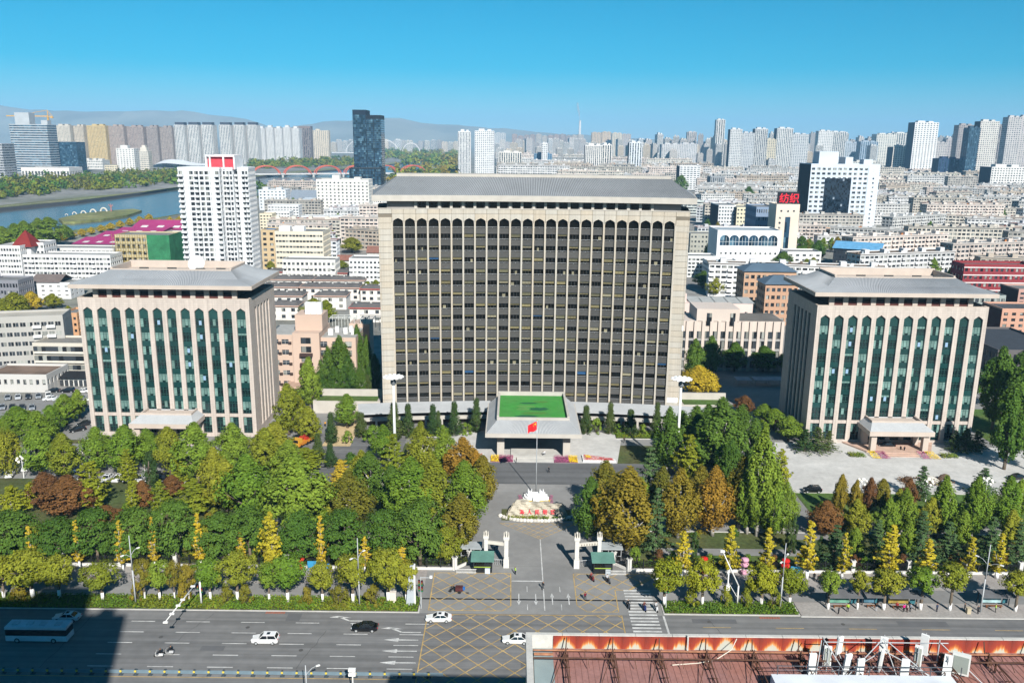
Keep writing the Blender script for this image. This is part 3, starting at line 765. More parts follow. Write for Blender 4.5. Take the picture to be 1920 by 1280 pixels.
    b = MB(); b.box(-7.2,7.2,-4.9,-4.4,7.8,8.5); b.box(-7.2,-6.7,-4.4,0,7.8,8.5); b.box(6.7,7.2,-4.4,0,7.8,8.5); b.box(-6.7,6.7,-4.4,0,7.4,7.8); b.build('porch_parapet', stone_trim, po)
    for x in (-8.0, 6.5):
        for y in (-7.6, -1.8): b = MB(); b.box(0,1.5,0,1.5,0,5.2); b.build('porch_column', stone_trim, po, (x,y,0))
    return t
lw = wing(-96.8, -1, 'pink stone office wing with green glass bays and white dish on its roof')
rw = wing(108.3, 1, 'pink stone office wing with green glass bays facing the pale paved plaza')
b = MB(); b.lathe([(.1,0),(1.0,.15),(1.9,.6),(2.4,1.2),(2.3,1.25),(1.8,.75),(.9,.3),(.1,.2)], 20, 0); 
d = thing('satellite_dish', 'white satellite dish standing on the roof of the left office wing', 'dish antenna', (-91.5,242.5,46.0))
do = b.build('dish', P('f2f2f0', .8), d, (0,0,1.8)); do.rotation_euler = (math.radians(68),0,0)
b = MB(); b.tube((0,.6,0),(0,.3,1.9),.3,.2); b.build('mount', metal_lt, d)
# ================================================================ THE CITY AROUND
EXC = []
CITY = {}
def facade(w, d, h, floors, cols, wr=.5, hr=.6, sides=True, base=0.0, top=1.0, proud=.22, balc=(), inset=.0):
    """bands and piers standing proud of the glazing; front on y=0"""
    b = MB(); fh = (h-base-top)/floors; cw = w/cols
    if base: b.box(-w/2, w/2, 0, d, 0, base)
    b.box(-w/2, w/2, 0, d, h-top, h)
    if wr < 1:
        for k in range(floors):
            z = base+k*fh; b.box(-w/2, w/2, 0, d, z, z+fh*(1-wr), bottom=(k > 0))
    if hr < 1:
        pw = cw*(1-hr); y0 = -.03
        for i in range(cols+1):
            x = -w/2+i*cw
            b.box(max(x-pw/2, -w/2-.02), min(x+pw/2, w/2+.02), y0, proud+.3, base, h-top, bottom=False)
        if sides:
            nd = max(2, int(d/cw)); dw = d/nd; pd = dw*(1-hr)
            for sx in (-1, 1):
                for i in range(nd+1):
                    y = i*dw; xa = sx*(w/2+.03); xb = sx*(w/2-proud-.3)
                    b.box(min(xa,xb), max(xa,xb), max(y-pd/2, .01), min(y+pd/2, d-.01), base, h-top, bottom=False)
    for (i, wd) in balc:
        x = -w/2+(i+.5)*cw
        for k in range(floors):
            z = base+k*fh; b.box(x-cw*wd/2, x+cw*wd/2, -1.2, 0, z-.12, z+fh*.36)
    return b
def add_roof(t, w, d, h, mroof, par=.7, huts=(), wallm=None):
    b = MB(); b.box(-w/2+.3, w/2-.3, .3, d-.3, h-.2, h+.05)
    r = b.build('roof', mroof, t)
    b = MB(); b.box(-w/2, w/2, 0, .35, h, h+par); b.box(-w/2, w/2, d-.35, d, h, h+par); b.box(-w/2, -w/2+.35, .35, d-.35, h, h+par); b.box(w/2-.35, w/2, .35, d-.35, h, h+par)
    b.build('parapet', wallm, t)
    for (x0, x1, y0, y1, hh) in huts:
        b = MB(); b.box(x0, x1, y0, y1, h+.05, h+.05+hh); b.build('roof_hut', wallm, t)
roof_grey = P('8b8b8a', .6, var=.22, scale=.08, fine=.15); roof_dark = P('5a5c60', .6, var=.2, scale=.1); roof_lt = P('b9b9b6', .6, var=.2, scale=.08, fine=.12)
roof_brn = P('8a7a6c', .58, var=.2, scale=.1, fine=.12); roof_red = P('9a6a5e', .58, var=.2, scale=.1)
def bld(xl, xr, yb, yt, depth, wall, floors, cols, label, wr=.5, hr=.6, glass=None, rz=0, base=0.0, top=1.0, huts=(), roofm=None, name='city_building', cat='building', group=None, balc=(), shade_left=None, par=.8, exc=True, z0=0.0):
    a = at(xl, yb); c = at(xr, yb); Y = (a.y+c.y)/2; w = abs(c.x-a.x)
    h = at_dist((xl+xr)/2, yt, Y).z
    t = thing(name, label, cat, ((a.x+c.x)/2, Y, z0), math.radians(rz), group)
    wm = P(wall, var=.10, scale=.05) if isinstance(wall, str) else wall
    b = MB(); b.box(-w/2+.25, w/2-.25, .25, depth-.25, 0, h-.3); b.build('glazing', glass or GLASS, t)
    facade(w, depth, h, floors, cols, wr, hr, base=base, top=top, balc=balc).build('facade', wm, t, kind='stuff')
    if shade_left is not None:
        m2 = P(shade_left, .5, var=.1, scale=.05)
        b = MB(); b.box(-w/2-.12, -w/2-.04, 0, depth, 0, h); b.build('side_wall', m2, t)  # shade on the left flank put into a darker wall colour
    hh = [(x0*w-w/2, x1*w-w/2, y0*depth, y1*depth, z) for (x0, x1, y0, y1, z) in huts]
    add_roof(t, w, depth, h, roofm or roof_grey, par, hh, wm)
    if exc: EXC.append(((a.x+c.x)/2-w/2-6, (a.x+c.x)/2+w/2+6, Y-8, Y+depth+8))
    CITY[label] = (t, w, h, Y)
    return t, w, h

# ---- across the river, far left
bld(-30,14,338,270,40,'b9bcc2',14,10,'pale lilac-grey block at the edge of the photo across the river',wr=.5,hr=1)
bld(22,103,324,234,40,'c2c8cc',20,20,'grey banded office slab with white block on top across the river',wr=.55,hr=1,huts=((.12,.5,.2,.8,26),(.78,.95,.3,.7,10)),glass=GLASSB)
bld(36,137,337,315,50,'f0ece8',1,15,'white colonnaded hall in front of the grey banded office slab',wr=.75,hr=.6,base=1,top=6)
bld(97,152,323,267,40,'2e4d66',14,12,'blue glass block beside the grey banded office slab',wr=.85,hr=.9,glass=GLASSB)
bld(152,196,317,301,40,'e8e6e0',3,12,'low white block with domed roof beside the blue glass block',huts=((.1,.25,.3,.7,5),(.45,.6,.3,.7,5),(.7,.9,.3,.7,4)))
bld(196,222,328,311,25,'e4d8bc',4,5,'small cream block left of the slim white tower across the river')
bld(220,257,328,279,25,'f0eeea',13,6,'slim white tower with dark stripe standing among trees across the river',huts=((.2,.6,.2,.8,7),),wr=.45,hr=.5)
bld(260,282,323,284,22,'e9e2d4',10,4,'tiered cream tower right of the slim white tower across the river',wr=.4,hr=.9,huts=((.2,.8,.2,.8,9),(.35,.65,.3,.7,14)))
far = [(104,141,'d8cfc0',236,0),(143,165,'d0c2ae',237,0),(166,207,'d8bd84',236,0),(207,240,'b3a196',237,0),(241,276,'ad9c94',238,0),(278,302,'a59892',238,0),(303,329,'a89a92',239,0)]
for i, (xl, xr, c, yt, q) in enumerate(far):
    bld(xl,xr,308,yt,40,c,30,max(6,(xr-xl)//3),'%s apartment tower, %s from the left in the brown row across the river' % ({'d':'cream','b':'brown','a':'grey-brown'}[c[0]], ordn(i)),wr=.55,hr=.5,huts=((.2,.45,.3,.7,5),(.6,.8,.3,.7,5)),group='brown apartment towers across the river')
for i, (xl, xr) in enumerate([(330,352),(355,378),(381,404),(414,437),(441,462),(466,486)]):
    t, w_, h_ = bld(xl,xr,308,235,40,'e6e6e4',30,7,'white striped apartment tower with dark cap, %s from the left across the river' % ordn(i),wr=.94,hr=.5,group='white striped towers with dark caps')
    b = MB(); b.box(-w_*.42, w_*.42, 3, 30, h_+.1, h_+9); b.build('roof_cap', P('4b4f5a'), t)
for i in range(5):
    bld(485+16*i,500+16*i,305,241-(i % 2)*2,40,'dedfdf',30,5,'pale grey apartment tower, %s from the left right of the dark-capped row' % ordn(i),wr=.5,hr=.5,huts=((.2,.7,.2,.6,7),),group='pale towers by the river')
bld(551,586,303,237,36,'8d7f7c',28,9,'brown glass tower with reddish crown across the river',wr=.95,hr=.5,top=6)
bld(587,619,299,245,34,'dfd2bd',26,8,'cream apartment tower at the right end of the river row',wr=.55,hr=.5,huts=((.15,.4,.3,.7,6),))
for i in range(16):
    bld(765+6*i,770+6*i,272,251+(i*7) % 5,60,['dcdcda','c9c6c0','e2e0da'][i % 3],22,4,'distant pale apartment block, %s from the left in the hazy row beyond the bridges' % ordn(i),wr=.5,hr=.6,group='distant hazy apartment row',exc=False)
for i in range(9):
    bld(622+13*i,631+13*i,277,266+(i*5) % 6,60,['d4d2cc','bdbab4'][i % 2],10,4,'distant low block on the far bank behind the black tower, %s from the left' % ordn(i),wr=.5,hr=.6,group='distant low riverside blocks',exc=False)
# swooping white exhibition hall
t = thing('exhibition_hall', 'long swooping white roofed hall behind the riverside trees', 'building', at(336,314))
k = (at(390,314)-at(282,314)).length
b = MB(); n = 16
for i in range(n+1):
    u = i/n; x = -k/2+k*u; z = 5+22*math.sin(math.pi*min(1,u*1.15))**.8*(1-u)+6*u; y = 30*math.sin(math.pi*u)
    b.v += [(x,-y*.4,0),(x,-y,z*.55),(x,20,z),(x,60,0)]
for i in range(n):
    for j in range(3): q = i*4+j; b.f.append((q,q+4,q+5,q+1)); b.m.append(0 if j else 1)
b.build('roof_shell', [P('e9ecef'), GLASSB], t)
# tower crane
t = thing('tower_crane', 'yellow tower crane rising behind the grey banded office slab', 'crane', at(100,308))
Yc = at(100,308).y; pz = at_dist(100,222,Yc).z; k = Yc/1577
b = MB(); b.box(-2,2,-2,2,0,pz+8); b.build('mast', P('d8a548'), t)
b = MB(); b.box(-75*k,0,-1.5,1.5,pz+4,pz+7); b.box(0,9*k,-1.5,1.5,pz+4,pz+6); b.box(5*k,9*k,-3,3,pz,pz+4); b.tube((0,0,pz+22),(-55*k,0,pz+7),.7); b.tube((0,0,pz+22),(8*k,0,pz+6),.7); b.tube((0,0,pz+6),(0,0,pz+22),1.2); b.build('jib', P('e0b060'), t)

# ---- left near bank
def shed(xl, xr, yb, yt, depth, roofm, label, wallh=4.0, wallm=None, rz=0, name='shed', cat='building'):
    a = at(xl, yb); c = at(xr, yb); Y = (a.y+c.y)/2; w = abs(c.x-a.x); h = max(at_dist((xl+xr)/2, yt, Y+depth/2).z, wallh+1)
    t = thing(name, label, cat, ((a.x+c.x)/2, Y, 0), math.radians(rz))
    b = MB(); b.box(-w/2, w/2, .4, depth-.4, 0, wallh); b.build('wall', wallm or P('d9d6d0'), t)
    b = MB(); o = .6
    b.quad((-w/2-o,-o,wallh-.1),(w/2+o,-o,wallh-.1),(w/2+o,depth/2,h),(-w/2-o,depth/2,h)); b.quad((w/2+o,depth+o,wallh-.1),(-w/2-o,depth+o,wallh-.1),(-w/2-o,depth/2,h),(w/2+o,depth/2,h))
    b.poly([(-w/2,0.4,wallh),(-w/2,depth-.4,wallh),(-w/2,depth/2,h-.1)]); b.poly([(w/2,0.4,wallh),(w/2,depth/2,h-.1),(w/2,depth-.4,wallh)])
    r = b.build('roof', roofm, t)
    EXC.append(((a.x+c.x)/2-w/2-4, (a.x+c.x)/2+w/2+4, Y-6, Y+depth+6))
    return t, r, w, h
mag = P('b23a78', .62, var=.12, scale=.05)
for i, (xl, xr, yb, yt) in enumerate([(135,224,470,444),(175,262,457,433),(208,300,448,426),(243,348,441,412)]):
    t, r, w_, h_ = shed(xl,xr,yb,yt,46,mag,'magenta metal-roofed market hall, %s from the front of four' % ordn(i),5,name='market_hall')
    for q in range(3):
        b = MB(); x = -w_*.35+q*w_*.3; s = (h_-4.9)/23.6
        b.quad((x,4,4.9+4.6*s+.15),(x+w_*.12,4,4.9+4.6*s+.15),(x+w_*.12,9,4.9+9.6*s+.15),(x,9,4.9+9.6*s+.15)); b.build('skylight', P('e6e0de'), r)
bld(2,46,528,463,16,'eeeeee',6,8,'white flats carrying the red pointed turret at the left edge',wr=.45,hr=.75,roofm=roof_lt)
bld(42,90,522,457,14,'e8e8e8',6,6,'white stair block behind the red pointed turret',wr=.45,hr=.6)
bld(38,214,528,480,15,'f0f0f0',5,24,'long white flats behind the left office wing',wr=.48,hr=.8,roofm=roof_lt,balc=((3,.8),(8,.8),(14,.8),(19,.8)))
bld(88,220,512,467,14,'e2e2e0',5,16,'white flats behind the long white flats at left',wr=.48,hr=.75)
p = at(38,528); Yp = p.y+5
t = thing('turret', 'red pointed turret roof on white base among the white flats', 'turret', (at_dist(40,462,Yp).x, Yp+6, 0))
zb = at_dist(40,463,Yp).z; zt = at_dist(40,433,Yp).z; s = 6.2
b = MB(); b.box(-s*.7,s*.7,-s*.7,s*.7,0,zb+1.5); b.build('wall', P('eeeeee'), t)
b = MB(); bs = [(-s,-s,zb),(s,-s,zb),(s,s,zb),(-s,s,zb)]; ms = [(-s*.5,-s*.5,zb+5),(s*.5,-s*.5,zb+5),(s*.5,s*.5,zb+5),(-s*.5,s*.5,zb+5)]
for i in range(4): b.quad(bs[i],bs[(i+1)%4],ms[(i+1)%4],ms[i]); b.poly([ms[i],ms[(i+1)%4],(0,0,zt)])
b.build('roof', P('8a2e2a', .6), t)
# scaffolded block with green netting
t, w_, h_ = bld(221,322,520,443,20,'cdbf9a',6,10,'block under construction wrapped in green safety net and scaffolding',wr=.55,hr=.7)
b = MB(); b.box(w_*.12, w_/2+1.3, -1.4, -1.3, 0, h_+1); b.box(w_/2+1.3, w_/2+1.4, -1.3, 20, 0, h_+1); b.build('safety_net', P('3f8f62', .5, var=.3, scale=.25, fine=.2), t)
b = MB()
for i in range(14): x = -w_/2-1+i*(w_*.62/13); b.tube((x,-1.4,0),(x,-1.4,h_+1.5),.09,n=4)
for k in range(9): b.tube((-w_/2-1,-1.45,2+k*h_/9),(w_*.12,-1.45,2+k*h_/9),.09,n=4)
b.build('scaffolding', P('b59a3c', .6), t)
bld(318,352,510,452,18,'cfc8b8',6,5,'beige flats between the netted block and the white apartment tower',wr=.45,hr=.6)
# white apartment tower with red crown
ft = at(415,540); Yt = ft.y
def wt_block(xl, xr, dy, depth, cols, balc, t, yt=318, blanks=()):
    a = at_dist(xl, 420, Yt); c = at_dist(xr, 420, Yt); w = c.x-a.x; h = at_dist(410, yt, Yt).z; cx = (a.x+c.x)/2-ft.x
    gb = MB(); gb.box(-w/2+.25,w/2-.25,.25,depth-.25,0,h-.3); gb.build('glazing', GLASS, t, (cx,dy,0))
    facade(w,depth,h,23,cols,.62,.74,balc=balc).build('facade', P('e8ebee', .6, var=.08, scale=.05), t, (cx,dy,0), kind='stuff')
    for q in blanks:
        bb = MB(); bb.box(-w/2+q*w-.9,-w/2+q*w+.9,-.3,.1,0,h); bb.build('blank_strip', P('f1f3f5', .66, var=.06, scale=.05), t, (cx,dy,0))
    rb = MB(); rb.box(-w/2-.1,w/2+.1,-.1,depth,h,h+1.1); rb.build('parapet', P('f1f3f5', .66, var=.06, scale=.05), t, (cx,dy,0))
    return h, cx, w
t = thing('apartment_tower', 'tall white apartment tower with red crown standing by the river', 'apartment tower', (ft.x, Yt, 0))
h_, c1, w1 = wt_block(341,418,0,20,8,((0,1.1),(3,.7),(7,.8)),t,blanks=(.19,.82))
wt_block(418,438,4,15,3,((1,.8),),t)
wt_block(438,464,7,13,4,((0,.8),(2,.8),(3,.9)),t,blanks=(.4,))
x0, x1 = at_dist(380,300,Yt).x-ft.x, at_dist(436,300,Yt).x-ft.x; zt = at_dist(410,291,Yt).z
b = MB(); b.box(x0+1,x1-1,5,17,h_,zt-1.2); b.build('crown_panel', P('d84a56', .7), t)
b = MB()
for x in (x0,x0+2.2,(x0+x1)/2+1.5,x1-.8): b.box(x,x+.8,3.4,4.4,h_,zt)
for z in (zt-.9,): b.box(x0,x1,3.3,3.9,z,z+.9)
b.box(x0,x1,17,18,h_,zt); b.box(x0,x0+.9,4.4,17,h_,zt); b.box(x1-.9,x1,4.4,17,h_,zt); b.build('crown_frame', P('f1f3f5', .66), t)
EXC.append((ft.x-30,ft.x+30,Yt-8,Yt+40))

# ---- middle ground left of the main tower
t, w_, h_ = bld(665,690,357,207,42,'1d2a3a',34,7,'dark half of the tall black glass tower by the river',wr=.88,hr=.92,glass=GLASSB,top=7)
b = MB(); hh = at_dist(702,216,at(690,357).y).z; b.box(w_/2+.3,w_/2+24,2,40,0,hh-6); b.build('east_half', GLASSB, t)
b = MB()
for k in range(34): b.box(w_/2+.2,w_/2+24.1,1.9,40,k*hh/34,k*hh/34+.7)
b.box(w_/2+11.5,w_/2+12.4,1.7,2,0,hh); b.box(w_/2+.3,w_/2+24,2,40,hh-6,hh); b.build('floor_bands', P('1f262e'), t)
t['label'] = 'tall black glass tower with stepped top by the river'
t2, w2, h2 = bld(655,716,361,316,30,'20262c',9,10,'black glass podium block at the foot of the black tower',wr=.8,hr=.85,glass=GLASSB)
bld(594,694,404,338,26,'f1efe9',10,13,'white hotel slab with square windows in front of the black tower',wr=.45,hr=.42,huts=((.28,.42,.3,.7,5),(.7,.82,.3,.7,3)),top=2)
bld(486,538,394,357,22,'e6edf4',6,7,'white block with blue-grey shade and small square windows by the river',wr=.42,hr=.45,huts=((.6,.8,.3,.7,3),(.1,.3,.3,.7,3)))
shed(541,592,384,356,40,P('8e99a5'),'grey hipped hall roof left of the white hotel',6,name='hall')
bld(565,592,404,374,16,'c9d6e2',7,4,'pale blue narrow block in front of the grey hall roof',wr=.4,hr=.5)
bld(565,679,438,407,13,'eef2f4',5,22,'long white balcony flats left of the main tower roof',wr=.5,hr=.8,balc=tuple((i,.8) for i in range(1,22,3)))
bld(681,716,442,407,13,'b9bcbc',5,8,'grey flats touching the main tower in the view',wr=.5,hr=.7)
bld(503,562,418,386,14,'eceef0',6,10,'white flats beneath the blue-shaded block',wr=.45,hr=.7)
bld(488,512,432,402,14,'efe3c8',5,4,'cream flats left edge beside the white apartment tower',wr=.45,hr=.6)
bld(500,545,428,398,14,'f0f0f0',5,8,'bright white flats right of the cream flats',wr=.45,hr=.7)
bld(694,716,400,362,16,'eeeeea',8,6,'white flats between the hotel and the main tower',wr=.45,hr=.6)
bld(493,519,505,433,16,'d8c09a',7,2,'narrow tan flats with paired windows beside the cream office',wr=.5,hr=.5,roofm=P('5b86b5'))
t, w_, h_ = bld(518,609,508,436,22,'efe6d2',6,14,'cream six-storey office with white top storey and roof tanks',wr=.36,hr=.85,base=2,top=1.5)
for x in (-14,-5): b = MB(); b.box(x,x+7,5,11,h_,h_+3.2); b.build('roof_tank', P('f2f2f2', .75), t)
bld(531,631,536,489,13,'ecebe6',4,12,'white flats with pink-edged roof below the cream office',wr=.45,hr=.6,balc=((0,.9),(5,.9),(6,.9),(11,.9)))
bld(656,716,545,487,14,'eef0f0',6,8,'white flats with dark windows beside the main tower',wr=.42,hr=.6,balc=((0,.8),(3,.8),(7,.8)))
shed(631,702,505,478,14,P('9a6a5c'),'low brown-tiled roof beside the white flats',6,name='row_house')
shed(688,716,484,461,12,P('93695c'),'small red-brown roof beside the main tower',4,name='row_house')
rowroof = P('6f6c6b', .62, var=.2, scale=.12); pinkeave = P('c98a80', .62)
def rowhouse(xl, xr, yb, yt, label, eave=pinkeave, floors=2, wall='eee9e2'):
    a = at(xl, yb); c = at(xr, yb); Y = (a.y+c.y)/2; w = c.x-a.x; d = 11.0; h = 6.6 if floors == 2 else 10
    t = thing('row_house', label, 'house', ((a.x+c.x)/2, Y, 0), 0, 'row houses behind the left office wing')
    b = MB(); b.box(-w/2,w/2,0,d,0,h); b.build('wall', P(wall), t)
    b = MB(); n = max(3, int(w/4))
    for k in range(floors):
        for i in range(n): x = -w/2+(i+.5)*w/n; b.box(x-.9,x+.9,-.06,.02,1+3.2*k,2.6+3.2*k)
    b.build('windows', GLASS, t, kind='stuff')
    b = MB(); b.box(-w/2-.5,w/2+.5,-.8,d+.5,h,h+.5); b.build('eave', eave, t)
    b = MB(); A = (-w/2-.3,w/2+.3,-.5,d+.3); frustum(b, A, (-w/2+1.5,w/2-1.5,3.5,d-3.5), h+.5, h+1.7); b.quad((-w/2+1.5,3.5,h+1.7),(w/2-1.5,3.5,h+1.7),(w/2-1.5,d-3.5,h+1.7),(-w/2+1.5,d-3.5,h+1.7)); b.build('roof', rowroof, t)
    b = MB()
    for i in range(max(2,int(w/7))): x = -w/2+2+i*7; b.box(x,x+.8,4,5,h+1.6,h+2.3)
    b.build('roof_vents', P('d5d5d2'), t, kind='stuff')
    EXC.append(((a.x+c.x)/2-w/2-2,(a.x+c.x)/2+w/2+2,Y-2,Y+d+2))
rh = [(500,592,532,0,'b'),(625,712,534,0,'b'),(484,586,547,0,'g'),(588,684,548,0,'g'),(486,560,562,0,'g'),(563,675,563,0,'g'),(676,718,566,0,'b'),(500,568,580,0,'g'),(590,650,580,0,'g'),(656,718,604,0,'b'),(505,560,600,0,'g')]
for i, (xl, xr, yb, yt, k) in enumerate(rh):
    rowhouse(xl, xr, yb, 0, '%s row house behind the left office wing, %s counted from the back' % ('red-eaved' if k == 'b' else 'pink-eaved grey', ordn(i)), P('c06a60') if k == 'b' else P('cfae9e'))

# ---- pink institute between left wing and main tower
def winparts(t, rows, wdt, hgt, m, y=-.02, name='window', sill=None):
    b = MB(); b.box(-wdt/2,wdt/2,y,.12,0,hgt,0); b.box(-.04,.04,y-.03,y,0,hgt,1); b.box(-wdt/2,wdt/2,y-.03,y,hgt*.62,hgt*.62+.07,1)
    me = b.mesh(name, [m, P('dcdcda')])
    for x, z in rows: obj(name, me, t, (x, 0, z))
pinkw = P('e0c6b4', .6, var=.08, scale=.06)
a = at(512,738); c = at(668,738); Yk = a.y+2
t = thing('institute_building', 'pink five-storey institute with balconied centre between left wing and tower', 'building', ((a.x+c.x)/2, Yk, 0))
w_ = c.x-a.x; k = w_/156.0
hz = at_dist(560,628,Yk).z
def xx(px): return (px-590)*k
b = MB(); b.box(xx(505),xx(553),0,16,0,hz); b.box(xx(603),xx(668),1,16,0,hz-1); b.box(xx(553),xx(603),-1.5,15,0,hz+1.0); b.box(xx(553),xx(604),3,12,hz+1,hz+6.2); b.build('wall', pinkw, t)
b = MB(); b.box(xx(505),xx(553),.3,15.7,hz,hz+.12); b.box(xx(604),xx(668),1.3,15.7,hz-1,hz-.85); b.build('roof', roof_lt, t)
winparts(t, [(xx(518),z) for z in (2.4,6.1,9.6,13.2,16.8)]+[(xx(537),z) for z in (2.4,6.1,9.6,13.2,16.8)]+[(xx(x),z) for x in (597+12,632,655) for z in (9.6,13.2,16.2)], 2.3, 1.6, GLASS)
b = MB(); b.box(-1.7,1.7,-1.62,-1.4,0,2.0); cm = b.mesh('window', [GLASS]); b = MB(); b.box(-2.1,2.1,-2.7,-1.5,0,1.0); bm2 = b.mesh('balcony', [P('4c3b38')])
for z in (4.5,7.8,11.1,14.4,17.4): obj('window', cm, t, (xx(578),0,z)); 
for z in (3.2,6.5,9.8,13.1): obj('balcony', bm2, t, (xx(578),0,z))
b = MB()
for q in range(3): b.box(xx(570)+q*1.9,xx(570)+q*1.9+1.7,5,7,hz+6.2,hz+10)
b.build('roof_tanks', P('f2f2f2', .75), t)
bc = MB(); bc.box(-.5,.5,-.4,.0,0,.8); bcm = bc.mesh('air_conditioner', [P('4a3c38')])
for x in (527,546): 
    for z in (2.4,6.1,9.6,13.2,16.8): obj('air_conditioner', bcm, t, (xx(x),0,z))
b = MB()
for (x, y, s) in ((xx(613),4,1.6),(xx(622),8,1.2),(xx(640),6,1.4),(xx(648),9,1.2),(xx(655),5,1.0)): b.box(x,x+s,y,y+s,hz-.85,hz+1.2)
b.build('roof_units', P('e8e8e6', .7), t, kind='stuff')
b = MB()
for i in range(10): x = xx(600)+i*2.2; b.box(x,x+.15,16.5,22,hz+2,hz+2.2); b.box(x,x+.15,16.5,16.65,hz-2,hz+2.2); b.box(x,x+.15,22,22.15,hz-2,hz+2.2)
for y in (16.5,19,22): b.box(xx(600),xx(600)+20,y,y+.15,hz+2.2,hz+2.4)
b.build('roof_pergola', P('dfe3e0', .6), t)
b = MB(); b.box(xx(545),xx(600),16,26,0,hz-3); b.box(xx(640),xx(680),16,24,0,hz+.5); b.build('rear_wall', pinkw, t)
b = MB(); b.box(xx(540),xx(575),-7,0,3.4,3.9); b.box(xx(541),xx(543),-6.8,-6,0,3.4); b.build('porch', P('c9ab98'), t)

# ---- right of the main tower
pinkr = P('e4d6cb', .62, var=.08, scale=.06)
a = at(1268,694); c = at(1462,694); Yk = a.y
t = thing('pink_office', 'pink office with rows of tall dark windows right of the main tower', 'building', ((a.x+c.x)/2, Yk, 0))
w_ = c.x-a.x; k = w_/194.0
def xr_(px): return (px-1365)*k
hz = at_dist(1400,603,Yk).z
b = MB(); b.box(xr_(1268),xr_(1462),.6,16,0,hz); b.box(xr_(1300),xr_(1378),.3,14,hz,hz+4.6); b.build('core_wall', pinkr, t)
b = MB(); b.box(xr_(1378),xr_(1460),.9,15.5,hz,hz+.15); b.build('roof', P('7f7a74', .6, var=.2, scale=.1), t)
b = MB(); b.box(-1.0,1.0,.3,.65,0,2.5,0); b.box(-.05,.05,.25,.3,0,2.5,1); wm_ = b.mesh('window', [GLASS, P('6a6a66')])
b = MB(); b.box(-1.05,1.05,.0,.6,0,.75); lm_ = b.mesh('ledge', [P('b5b5b4')])
b = MB(); b.box(-.55,.55,-.05,.6,0,hz); pm_ = b.mesh('pilaster', [pinkr])
x = 1276
while x < 1460:
    for z in (1.2,5.0,8.8,12.6):
        if z+2.5 < hz: obj('window', wm_, t, (xr_(x),0,z)); obj('ledge', lm_, t, (xr_(x),0,z-1.0))
    obj('pilaster', pm_, t, (xr_(x)+1.72,0,0)); x += 14.5
b = MB(); b.box(-.9,.9,.0,.35,0,4.6); tg = b.mesh('tall_window', [GLASS])
for x in (1323,1366): obj('tall_window', tg, t, (xr_(x),0,hz-1.5))
b = MB(); b.box(xr_(1285),xr_(1432),22,34,0,hz+2.5); b.build('rear_wall', P('ead6ce', .64, var=.06, scale=.06), t)
b = MB()
for q in range(5): x0 = xr_(1310)+q*5.2; b.quad((x0,22.5,hz+2.6),(x0+4.9,22.5,hz+2.6),(x0+4.9,33,hz+3.3),(x0,33,hz+3.3))
b.build('skylights', P('b9bbb9'), t)
b = MB(); b.box(-.55,.55,21.8,22,0,1.5); rwm = b.mesh('window', [GLASS])
for x in (1300,1318,1352,1368,1385,1403,1420): obj('window', rwm, t, (xr_(x),0,hz-2.2))
b = MB(); b.box(xr_(1283),xr_(1304),24,30,hz+2.5,hz+6); b.build('roof_hut', P('ead6ce', .64), t)
slate = P('5c7184', .6, var=.12, scale=.1)
def hipflats(xl, xr, yb, yt, depth, wall, floors, cols, label, roofm=slate, rz=0):
    t, w, h = bld(xl, xr, yb, yt, depth, wall, floors, cols, label, wr=.5, hr=.65, rz=rz, roofm=roofm)
    b = MB(); frustum(b, (-w/2-.9,w/2+.9,-.9,depth+.9), (-w/2+depth*.4,w/2-depth*.4,depth*.45,depth*.55), h+.8, h+4.2); b.build('hip_roof', roofm, t)
    return t
hipflats(1391,1486,585,512,14,'cfa98c',5,9,'tan flats with slate-blue hip roof behind the pink office')
hipflats(1430,1490,610,536,13,'cda488',5,6,'smaller tan flats with slate-blue hip roof beside the right wing')
bld(1325,1382,530,492,14,'f0f0ee',4,6,'white low flats behind the pink office')
bld(1352,1395,548,505,14,'ececea',4,5,'white stepped block among trees behind the pink office')
bld(1288,1340,520,482,14,'eceeec',5,7,'white flats with green-tinted windows beside the main tower',wr=.5,hr=.75)
bld(1293,1352,478,440,18,'b9b9ae',4,9,'grey-beige flats left of the arch-windowed building',wr=.4,hr=.5)
# arch-windowed white building with stair tower and sign
t, w_, h_ = bld(1342,1458,505,434,26,'f6f6f6',1,1,'white building with row of tall arched windows beneath the sign tower',wr=0,hr=0,roofm=P('a9b6bf'))
k = w_/116.0
arp = [(-1,0)]+[(math.cos(math.pi-math.pi*i/12), 1.5+math.sin(math.pi*i/12)) for i in range(13)]+[(1,0)]
s = 3.1; b = MB(); b.yprism([(x*s,z*s*.9) for x, z in arp], -.06, .1, 0)
for x in (-1.0,1.0): b.box(x-.12,x+.12,-.14,-.06,0,5.6,1)
b.box(-s,s,-.14,-.06,2.4,2.65,1); am = b.mesh('arched_window', [GLASSB, P('c9d2d6')])
b = MB(); b.box(-1.0,1.0,-.06,.1,0,1.4); sm = b.mesh('window', [GLASS])
b = MB(); n = 10; b.yprism([(.75*math.cos(2*math.pi*i/n), .75+.75*math.sin(2*math.pi*i/n)) for i in range(n)], -.06, .1); rm = b.mesh('round_window', [GLASS])
for i in range(6): obj('arched_window', am, t, (-w_/2+5+i*(w_-9)/5.2, 0, h_-9.5))
for i in range(12): obj('round_window', rm, t, (-w_/2+3+i*(w_-6)/11, 0, h_-15.5))
for i in range(12):
    for z in (h_-23.5, h_-27.5): obj('window', sm, t, (-w_/2+3+i*(w_-6)/11, 0, z))
t, w_, h_ = bld(1448,1490,492,385,18,'f4e4d2',1,1,'cream stair tower carrying the red lettered sign',wr=0,hr=0)
b = MB(); b.box(-1.5,2.2,-.08,.1,h_*.12,h_*.80); b.build('glass_strip', GLASSB, t)
